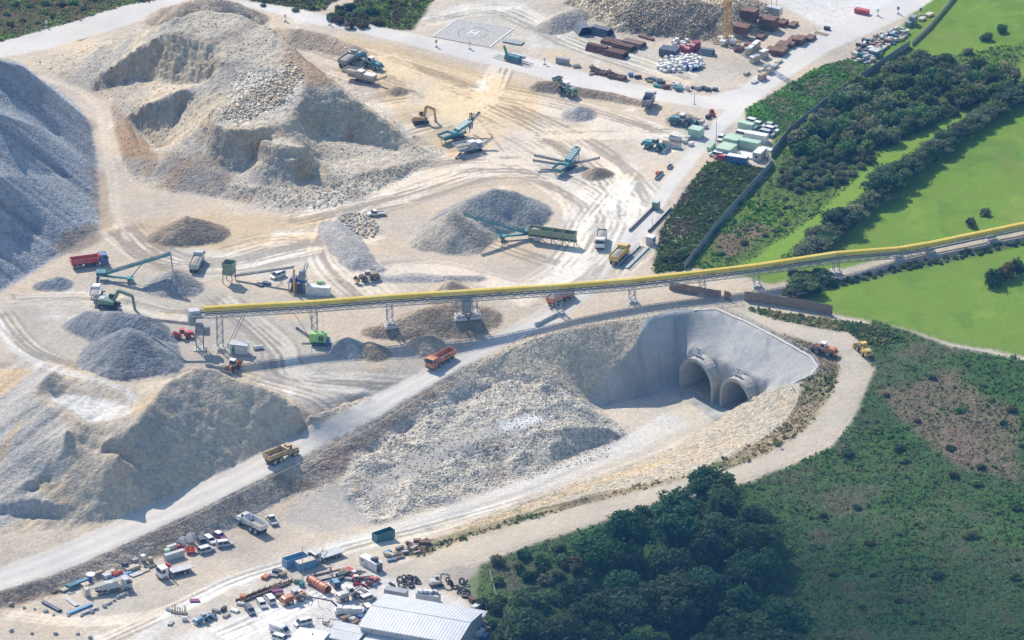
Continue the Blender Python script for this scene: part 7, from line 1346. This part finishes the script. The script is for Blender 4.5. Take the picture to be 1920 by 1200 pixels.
q = dense(np.array([T(x, y) for x, y in ((1300, 582), (1342, 580), (1400, 604), (1460, 636), (1520, 670), (1532, 688), (1518, 705), (1486, 720))]), 1.5); o = empty('drain_channel', Vector(q[0]), 0, 'pale concrete channel along the right crest of the sprayed wall', 'channel'); b = MB()
for u, v in zip(q[:-1], q[1:]): b.beam(np.array([u[0], u[1], Hat(u[0], u[1])+.08])-q[0], np.array([v[0], v[1], Hat(v[0], v[1])+.08])-q[0], 1.0, .3)
b.build('lining', M('concrete', .1), o)
a, b_ = T(1004, 612), T(1042, 592); o = empty('barrier_wall', a, 0, 'concrete barrier block beside the haul road under the conveyor', 'wall'); MB().beam((0, 0, .5), np.array(b_-a)+[0, 0, .5], .8, 1.2).build('wall', M('concrete', .1), o)
# ================================================================ LOWER WORKS YARD
def shed(px, py, z, head, L_, w_, eave, rise, label, name='warehouse', ribs=.9, roofc='white', wallc='lgrey', cat='building'):
    p = Vector(U(px, py, z+eave+rise)); p.z = z; o = empty(name, p, ang(head), label, cat); h = L_/2; v = w_/2
    MB().prof([(-v, -.5), (v, -.5), (v, eave-.06), (0, eave+rise-.06), (-v, eave-.06)], -h, h).move(Matrix.Rotation(math.pi/2, 4, 'Z')).build('wall', M(wallc, .1), o)
    r = MB(); n = int(L_/ribs)
    for s in (-1, 1):
        r.add([(-h-.4, 0, eave+rise), (h+.4, 0, eave+rise), (h+.4, s*(v+.5), eave-rise*.5/v), (-h-.4, s*(v+.5), eave-rise*.5/v)], [(0, 1, 2, 3) if s < 0 else (3, 2, 1, 0)])
        for k in range(n+1): x = -h-.4+(L_+.8)*k/n; r.beam((x, 0, eave+rise+.03), (x, s*(v+.5), eave-rise*.5/v+.03), .22, .09)
    r.beam((-h-.4, 0, eave+rise+.06), (h+.4, 0, eave+rise+.06), .5, .1); r.build('roof', mat('sheet_roof', (.66, .67, .67), .45, dirt=.18, var=.08, scale=.3), o)
    g = MB(); g.beam((-h-.4, -v-.55, eave-.15), (h+.4, -v-.55, eave-.15), .2); g.build('gutter', M('lgrey'), o)
    for k in range(4): MB().box(-h+L_*(k+.5)/4-.12, -h+L_*(k+.5)/4+.12, -v-.12, -v-.0, eave-1.1, eave-.75).build('lamp', M('dark'), o)
    return o
w_ = shed(790, 1150, -14.6, (180, 28), 28.5, 19.6, 5.6, 1.5, 'large workshop hall with a white ribbed metal roof at the bottom edge'); MB().box(-12, 9, -16.5, -10.0, 3.1, 3.4).build('canopy', mat('sheet_roof', (.66, .67, .67)), w_); MB().box(2, 14.6, 10.0, 13.4, 3.6, 3.75).build('lean_to_roof', mat('sheet_roof', (.66, .67, .67)), w_); c4 = MB()
for k in range(24): c4.beam((2.2+k*.53, 10.0, 3.78), (2.2+k*.53, 13.5, 3.78), .2, .08)
for x_ in (2.4, 8, 14.2): c4.beam((x_, 13.2, 0), (x_, 13.2, 3.6), .2)
for x_ in (-11.5, -5, 1, 8.5): c4.beam((x_, -16.2, 0), (x_, -16.2, 3.1), .2)
c4.build('canopy_rib', M('lgrey', .1), w_)
shed(652, 1183, -14.5, (50, 9), 8.5, 8.6, 3.6, .35, 'small shed with a pale ribbed roof left of the workshop hall', 'ribbed_shed', .5); 
o = empty('flat_roofed_shed', Vector(U(578, 1196, -10.5))+Vector((0, 0, -4)), ang((52, 8)), 'flat roofed white shed cut off by the bottom edge', 'building'); MB().box(-4.2, 4.2, -4, 4.6, -.3, 3.9).build('wall', M('lgrey', .1), o); MB().box(-4.5, 4.5, -4.3, 4.9, 3.9, 4.15).build('roof', M('white', .1), o); MB().cyl((.5, 2, 4.15), (.5, 2, 4.6), .18, n=8).build('vent', M('dark'), o)
o = place('pallet_rack', 628, 1192, (10, -22), 'white tubular rack frame beside the ribbed shed', 'rack'); f = MB()
for x_ in (-3, 0, 3):
    for y_ in (-1.4, 1.4): f.beam((x_, y_, 0), (x_, y_, 3.2), .12)
for z_ in (1.6, 3.2):
    for y_ in (-1.4, 1.4): f.beam((-3, y_, z_), (3, y_, z_), .12)
    for x_ in (-3, 0, 3): f.beam((x_, -1.4, z_), (x_, 1.4, z_), .12)
f.build('frame', M('white', .1), o); MB().box(-2.8, 2.8, -1.2, 1.2, .3, 1.2).build('load', M('lgrey'), o)
container(553, 1058, (31, -9), 7.0, 2.5, 2.6, 'lblue', 'long open blue skip behind the blue container', 'open_skip', True, cat='skip', doors=False); container(574, 1065, (31, -9), 5.9, 2.4, 2.6, 'lblue', 'faded blue container in front of the open skip', roof='tan', doors=True); container(719, 1011, (31, -10), 6.4, 2.5, 2.6, 'dteal', 'teal open top skip standing beside the cutting road', 'open_skip', True, cat='skip', doors=True)
o = container(696, 1064, (33, 15.6), 7.2, 2.5, 2.7, 'white', 'weathered white hut with black tanks on its roof', 'site_hut', cat='hut', doors=False); MB().cyl((2.0, .1, 2.72), (2.0, .1, 3.9), .75).build('water_tank', M('dark', .1), o); MB().box(.3, 1.2, -.5, .4, 2.72, 3.4).build('crate', M('navy', .1), o); MB().box(-1.2, -.3, -1.3, -1.22, .2, 2.1).build('door', M('lgrey'), o); MB().box(-2.9, -1.9, -1.31, -1.22, 1.6, 2.1).build('window', M('glass'), o); MB().box(3.6, 3.68, -.9, .9, .2, 2.4).build('gate', M('dark'), o)
container(743, 1120, (36, 6), 6.4, 2.4, 2.5, 'grey', 'grey corrugated container with an orange stripe behind the workshop hall', doors=True); container(803, 1127, (36, 6), 6.6, 2.4, 2.5, 'lgrey', 'pale container loaded with white parts behind the workshop hall')
for x, y, c in ((795, 1117, 'white'), (806, 1119, 'white'), (818, 1122, 'lgrey'), (787, 1114, 'white')):
    o = stack(x, y, (20, 5), 1.6, 1.0, .7, c, {795: 'white part on the pale container, second from the left', 806: 'white part on the pale container, third from the left', 818: 'grey part at the right end of the pale container', 787: 'white part at the left end of the pale container'}[x], 1, 'spare_part', 'spare part'); q = T(803, 1127); o.location.z = q.z+2.55; o.location.y = q.y+random.uniform(-.4, .4); o.location.x = q.x+(x-803)/7.2
TORUS = []
for R, r in ((.85, .3), (.62, .22)):
    b = MB(); n, m2 = 18, 8
    b.add([((R+r*1.0*math.cos(j/m2*6.283))*math.cos(i/n*6.283), (R+r*math.cos(j/m2*6.283))*math.sin(i/n*6.283), r*1.1*math.sin(j/m2*6.283)) for i in range(n) for j in range(m2)], [(i*m2+j, ((i+1) % n)*m2+j, ((i+1) % n)*m2+(j+1) % m2, i*m2+(j+1) % m2) for i in range(n) for j in range(m2)]); me = bpy.data.meshes.new('tyre'); me.from_pydata(b.V, [], b.F); me.polygons.foreach_set('use_smooth', np.ones(len(me.polygons), bool)); me.materials.append(RUBBER); TORUS.append(me)
for k, (x, y, tl) in enumerate([(750, 1092, 1), (757, 1087, .9), (765, 1088, .3), (772, 1090, 1.1), (768, 1084, .2), (780, 1086, .4), (782, 1093, .2), (748, 1098, 1.2), (761, 1096, .2), (839, 1092, 1.2), (846, 1099, 1.0), (853, 1104, .3), (860, 1108, 1.3), (867, 1105, .2), (874, 1110, .2), (861, 1113, .2), (872, 1119, .2), (880, 1120, .3), (866, 1095, 1.2), (874, 1096, 1), (735, 1100, .6), (758, 1104, .3), (771, 1101, .3)]):
    o = link('tyre', TORUS[k % 2]); p = T(x, y); o.location = p+Vector((0, 0, .35+.55*abs(math.sin(tl)))); o.rotation_euler = (tl, 0, random.uniform(0, 6)); tag(o, 'used black machine tyre in the heap behind the workshop hall', 'tyre', 'used tyres behind the workshop hall')
p = T(598, 1103); o = empty('steel_pipe', p, ang((34, 18)), 'big orange red steel pipe with flanges lying in the yard', 'pipe'); OM = mat('pipe_orange', (.55, .17, .075), .5, dirt=.15)
MB().cyl((-4.2, 0, 1.25), (4.2, 0, 1.25), 1.2, n=22, cap=False).cyl((4.2, 0, 1.25), (-4.2, 0, 1.25), 1.08, n=22, cap=False).build('shell', OM, o, smooth=True); fl = MB()
for x_ in (-4.2, -.9, .5, 3.2, 4.1): fl.cyl((x_, 0, 1.25), (x_+.16, 0, 1.25), 1.34, n=22, cap=False).cyl((x_+.16, 0, 1.25), (x_, 0, 1.25), 1.1, n=22, cap=False).add([(x_+.16, rr*math.cos(t*.2856), 1.25+rr*math.sin(t*.2856)) for rr in (1.34, 1.1) for t in range(22)], [(t, (t+1) % 22, (t+1) % 22+22, t+22) for t in range(22)])
fl.build('flange', OM, o)
for k in range(7):
    x, y = [(470, 1117), (478, 1121), (486, 1118), (500, 1106), (508, 1110), (516, 1107), (528, 1098)][k]; o = place('steel_beam', x, y, (113, -43), 'rusty steel beam with brackets, '+('leftmost', 'front left', 'second in the left set', 'middle', 'front middle', 'second in the right set', 'farthest right')[k]+' on the bank', 'beam', 'rusty beams in the lower yard'); L_ = 11 if k < 6 else 8; b = MB(); b.box(-L_/2, L_/2, -.22, .22, .1, .18).box(-L_/2, L_/2, -.22, .22, .62, .7).box(-L_/2, L_/2, -.04, .04, .18, .62); b.build('girder', M('rust', .2), o); br = MB()
    for q in range(6): br.beam((-L_/2+q*L_/5.2+.3, 0, .6), (-L_/2+q*L_/5.2+.3, 0, 1.2), .16)
    br.build('bracket', M('dark'), o)
o = place('steel_truss', 606, 1083, (50, -10), 'dark triangular steel frame lying behind the orange pipe', 'steel frame'); b = MB()
for s in (-2.4, 2.4): b.beam((s, -1.3, .2), (s, 0, 2.8), .18).beam((s, 1.3, .2), (s, 0, 2.8), .18).beam((s, -1.3, .2), (s, 1.3, .2), .18)
for y_, z_ in ((-1.3, .2), (1.3, .2), (0, 2.8), (-.65, 1.5)): b.beam((-2.6, y_, z_), (2.6, y_, z_), .16)
b.build('frame', M('dark', .2), o); MB().beam((-5, -1.8, .3), (5, -1.8, .3), .3).beam((-4, 2, .3), (6, 2, .3), .3).build('loose_bar', M('rust', .1), o)
SC = [(520, 1076, 'dark'), (512, 1081, 'steel'), (498, 1085, 'orange'), (530, 1081, 'brown'), (640, 1083, 'dark'), (648, 1078, 'brown'), (642, 1075, 'rust'), (657, 1080, 'rust'), (655, 1072, 'red'), (672, 1076, 'sand'), (683, 1084, 'sand'), (690, 1085, 'cream'), (727, 1038, 'lblue'), (731, 1044, 'sand'), (743, 1044, 'dark'), (735, 1052, 'lblue'), (768, 1022, 'rust'), (797, 1022, 'rust'), (783, 1018, 'brown'), (560, 1094, 'olive'), (566, 1100, 'teal'), (520, 1112, 'purple'), (524, 1120, 'rust'), (420, 1146, 'dark'), (425, 1156, 'sand'), (440, 1147, 'white'), (452, 1135, 'cream'), (455, 1124, 'orange'), (405, 1148, 'steel'), (398, 1158, 'dark'), (318, 1146, 'steel'), (320, 1170, 'lgrey'), (346, 1164, 'white'), (365, 1128, 'purple'), (612, 1170, 'cream'), (622, 1176, 'sand'), (648, 1164, 'brown'), (660, 1166, 'lgrey'), (676, 1160, 'blue'), (672, 1166, 'dark'), (700, 1096, 'white'), (895, 1165, 'lblue'), (904, 1172, 'wood'), (890, 1178, 'brown'), (912, 1182, 'brown'), (898, 1192, 'white'), (910, 1195, 'blue'), (886, 1130, 'rust'), (893, 1142, 'white')]
for k, (x, y, c) in enumerate(SC): stack(x, y, (random.uniform(8, 30), random.uniform(-16, 10)), random.uniform(1.4, 3.2), random.uniform(.9, 1.8), random.uniform(.4, 1.4), c, 'small %s scrap load %s in the lower yard' % (CN[c], 'near the blue telescopic loader' if x < 460 else 'beside the rusty beams' if x < 580 else 'around the red machines' if x < 715 and y < 1110 else 'beside the spraying machine' if x < 715 else 'along the gravel path edge' if x < 800 else 'right of the workshop hall'), 1, 'scrap_load', 'scrap', 'scrap loads of the lower yard', across=random.choice([2, 3]), gap=.12)
for pl, wh in (([(638, 1068), (690, 1080), (680, 1090), (636, 1090)], 'in the heap left of the white hut'), ([(640, 1152), (690, 1158), (690, 1172), (650, 1176)], 'in the heap before the ribbed shed'), ([(882, 1150), (922, 1168), (915, 1198), (884, 1190)], 'beside the right end of the workshop hall'), ([(725, 1034), (812, 1012), (802, 1028), (738, 1058)], 'on the bank above the white hut')):
    for x, y in spots(pl, 1.5, 13, int(pl[0][0])):
        c = random.choice(['rust', 'dark', 'lgrey', 'brown', 'sand', 'steel', 'white']); stack(x, y, (random.uniform(8, 30), random.uniform(-16, 10)), random.uniform(1.2, 3.0), random.uniform(.6, 1.4), random.uniform(.3, 1.1), c, 'small %s piece of scrap %s' % (CN[c], wh), 1, 'scrap_load', 'scrap', 'scrap loads of the lower yard', across=2, gap=.12)
o = place('steel_spike_rack', 336, 1150, (24, 3), 'rack of upright dark steel rods at the tip of the yard verge', 'rack'); b = MB()
for k in range(9): b.beam((-2+k*.5, .3*math.sin(k*2), .2), (-2+k*.5, .3*math.sin(k*2), 2.2+.4*math.sin(k)), .14)
b.build('rod', M('dark', .1), o); MB().box(-2.3, 2.3, -.6, .6, 0, .4).build('base', M('brown'), o)
# things along the bank at the lower left
for x, y, r, wd, lab in ((342, 1023, 1.35, 1.1, 'left white cable spool beside the orange skip'), (357, 1016, 1.35, 1.1, 'right white cable spool behind the orange skip')): o = place('cable_spool', x, y, (18, -16), lab, 'spool'); MB().cyl((-wd/2, 0, r), (wd/2, 0, r), r*.7, n=18).build('core', M('tan'), o); MB().cyl((-wd/2-.1, 0, r), (-wd/2, 0, r), r, n=22).build('disc', M('white', .1), o); MB().cyl((wd/2, 0, r), (wd/2+.1, 0, r), r, n=22).build('disc', M('white', .1), o)
o = place('round_skip', 357, 1036, (1, 0), 'orange red round open skip beside the parked cars', 'skip'); OR = mat('skip_orange', (.62, .12, .04), .5, dirt=.08); n = 22; V = [(r*math.cos(k/n*6.283), r*math.sin(k/n*6.283), z) for r, z in ((1.1, .05), (1.75, 1.25), (1.6, 1.25), (1.0, .2)) for k in range(n)]; MB().add(V, [(j*n+k, j*n+(k+1) % n, (j+1)*n+(k+1) % n, (j+1)*n+k) for j in range(3) for k in range(n)]+[tuple(range(3*n, 4*n))]).build('bowl', OR, o); MB().beam((-1.6, 0, 1.2), (1.6, 0, 1.2), .1).beam((0, -1.6, 1.2), (0, 1.6, 1.2), .1).build('cross_bar', OR, o)
container(327, 1048, (40, -12), 6.2, 1.2, 2.2, 'lgrey', 'long grey steel box standing behind the crane truck', 'steel_box', cat='box', doors=False)
for x, y, c, L_, w_, h, lab in ((313, 1040, 'mint', 1.6, 1.4, 1.6, 'mint green crate left of the long grey box'), (318, 1032, 'cream', 1.8, 1.2, 1.3, 'cream drums on a pallet behind the long grey box'), (326, 1029, 'cream', 1.6, 1.2, 1.3, 'pale yellow drums on a pallet behind the long grey box'), (336, 1028, 'red', 1.2, 1.0, 1.0, 'red crate beside the white spools'), (268, 1051, 'white', 1.3, 1.3, 1.6, 'white box tank standing alone below the bank'), (282, 1053, 'wood', 1.3, 1.3, 1.2, 'yellowish crate right of the white box tank'), (282, 1063, 'dark', 3.2, 2.2, .3, 'dark flat plate below the yellowish crate'), (253, 1054, 'grey', 1.8, 1.6, 1.0, 'grey crate left of the white box tank'), (247, 1068, 'tan', 4.4, 1.8, .9, 'long tan platform in the row below the bank'), (234, 1062, 'navy', 1.4, 1.4, 1.1, 'dark tub behind the long tan platform'), (200, 1084, 'lgrey', 2.4, 2.0, 1.2, 'rounded grey bale in the row below the bank'), (207, 1074, 'sand', 3.0, 1.6, .5, 'low pile of sand coloured boards'), (226, 1082, 'lblue', 7, 1.2, .5, 'long pale blue panel lying beside the red tank'), (255, 1078, 'lgrey', 3.6, 1.8, .25, 'flat grey sheet on bare ground'), (272, 1072, 'sand', 3, 1.2, .3, 'thin tan boards on bare ground'), (160, 1099, 'tan', 2.4, 2.0, .7, 'tan board stack in front of the white disc'), (135, 1100, 'dteal', 3.4, 2.0, .8, 'teal covered pile in the row below the bank'), (122, 1107, 'sand', 2.8, 1.6, .5, 'sand coloured boards at the left end of the row'), (150, 1092, 'lblue', 5, 1.2, .4, 'bluish panels behind the teal covered pile'), (133, 1112, 'steel', 2.4, 1.4, .08, 'flat grey sheet near the left end of the row'), (105, 1110, 'rust', 2.6, .6, .3, 'rusty bar bundle at the far left of the row'), (183, 1076, 'wood', 3.2, 1.0, .5, 'old timber beside the white disc')): stack(x, y, (22, -8), L_, w_, h, c, lab, 1, 'stored_load', 'stored goods', across=2)
o = place('tank', 220, 1081, (22, -8), 'orange red tank lying in the row below the bank', 'tank'); MB().cyl((-1.5, 0, .8), (1.5, 0, .8), .7, n=16).build('shell', mat('tank_red', (.65, .08, .03), .4, dirt=.05), o); MB().box(-1.2, -.8, -.6, .6, 0, .3).box(.8, 1.2, -.6, .6, 0, .3).build('cradle', M('steel'), o)
o = place('round_table', 170, 1089, (1, 0), 'white round disc on a blue barrel in the row below the bank', 'barrel'); MB().cyl((0, 0, 0), (0, 0, 1.9), .55, n=14).build('barrel', M('blue', .1), o); MB().cyl((0, 0, 1.9), (0, 0, 2.2), 1.25, 1.35, n=22).build('disc', M('white', 0), o)
pipes(97, 1139, (40, 18), 7.6, .34, 2, 1, 'navy', 'two thick dark pipes lying at the left end of the yard', 'pipe_pair'); pipes(135, 1130, (24, 15), 5.5, .14, 5, 1, 'lgrey', 'pale steel bars on a small rack at the left end of the yard', 'bar_rack'); stack(150, 1144, (44, -17), 8.6, 1.0, .5, 'lblue', 'long pale blue beam lying beside the yard track', 1, 'long_beam', 'beam', across=1); stack(168, 1147, (36, -14), 5.2, .7, .5, 'lgrey', 'long pale grey beam lying beside the blue one', 1, 'long_beam', 'beam', across=1)
# ================================================================ unseen CLOUD added to darken the lower right, and AIR
def volume(name, colr, dens, g=0.0):
    m = bpy.data.materials.new(name); m.use_nodes = True; nt = m.node_tree; nt.nodes.remove(nt.nodes['Principled BSDF']); v = nt.nodes.new('ShaderNodeVolumePrincipled'); v.inputs['Color'].default_value = (*colr, 1); v.inputs['Density'].default_value = dens; v.inputs['Anisotropy'].default_value = g; nt.links.new(v.outputs[0], nt.nodes['Material Output'].inputs['Volume']); return m
import bmesh
cl = empty('shade_cloud', (0, 0, 0)); tag(cl, kind='structure'); CM = volume('shade_vapour', (.95, .96, .98), .0062)
for gx_, gy_, rx, ry, rz in ((1390, 1180, 62, 70, 38), (1720, 1240, 60, 70, 36), (1150, 1260, 45, 60, 30)):
    c = U(gx_, gy_, -10); t_ = 1640; bm = bmesh.new(); bmesh.ops.create_icosphere(bm, subdivisions=4, radius=1); me = bpy.data.meshes.new('shade_puff'); bm.to_mesh(me); bm.free(); me.materials.append(CM); o = link('shade_puff', me, cl); o.location = Vector(c)+SUN*t_; o.scale = (rx, ry, rz); o['kind'] = 'structure'
b = MB().box(-900, 900, CAM[1]-60, 1200, -40, 790).build('haze', volume('air', (.14, .46, 1.0), .00005)); b['kind'] = 'stuff'
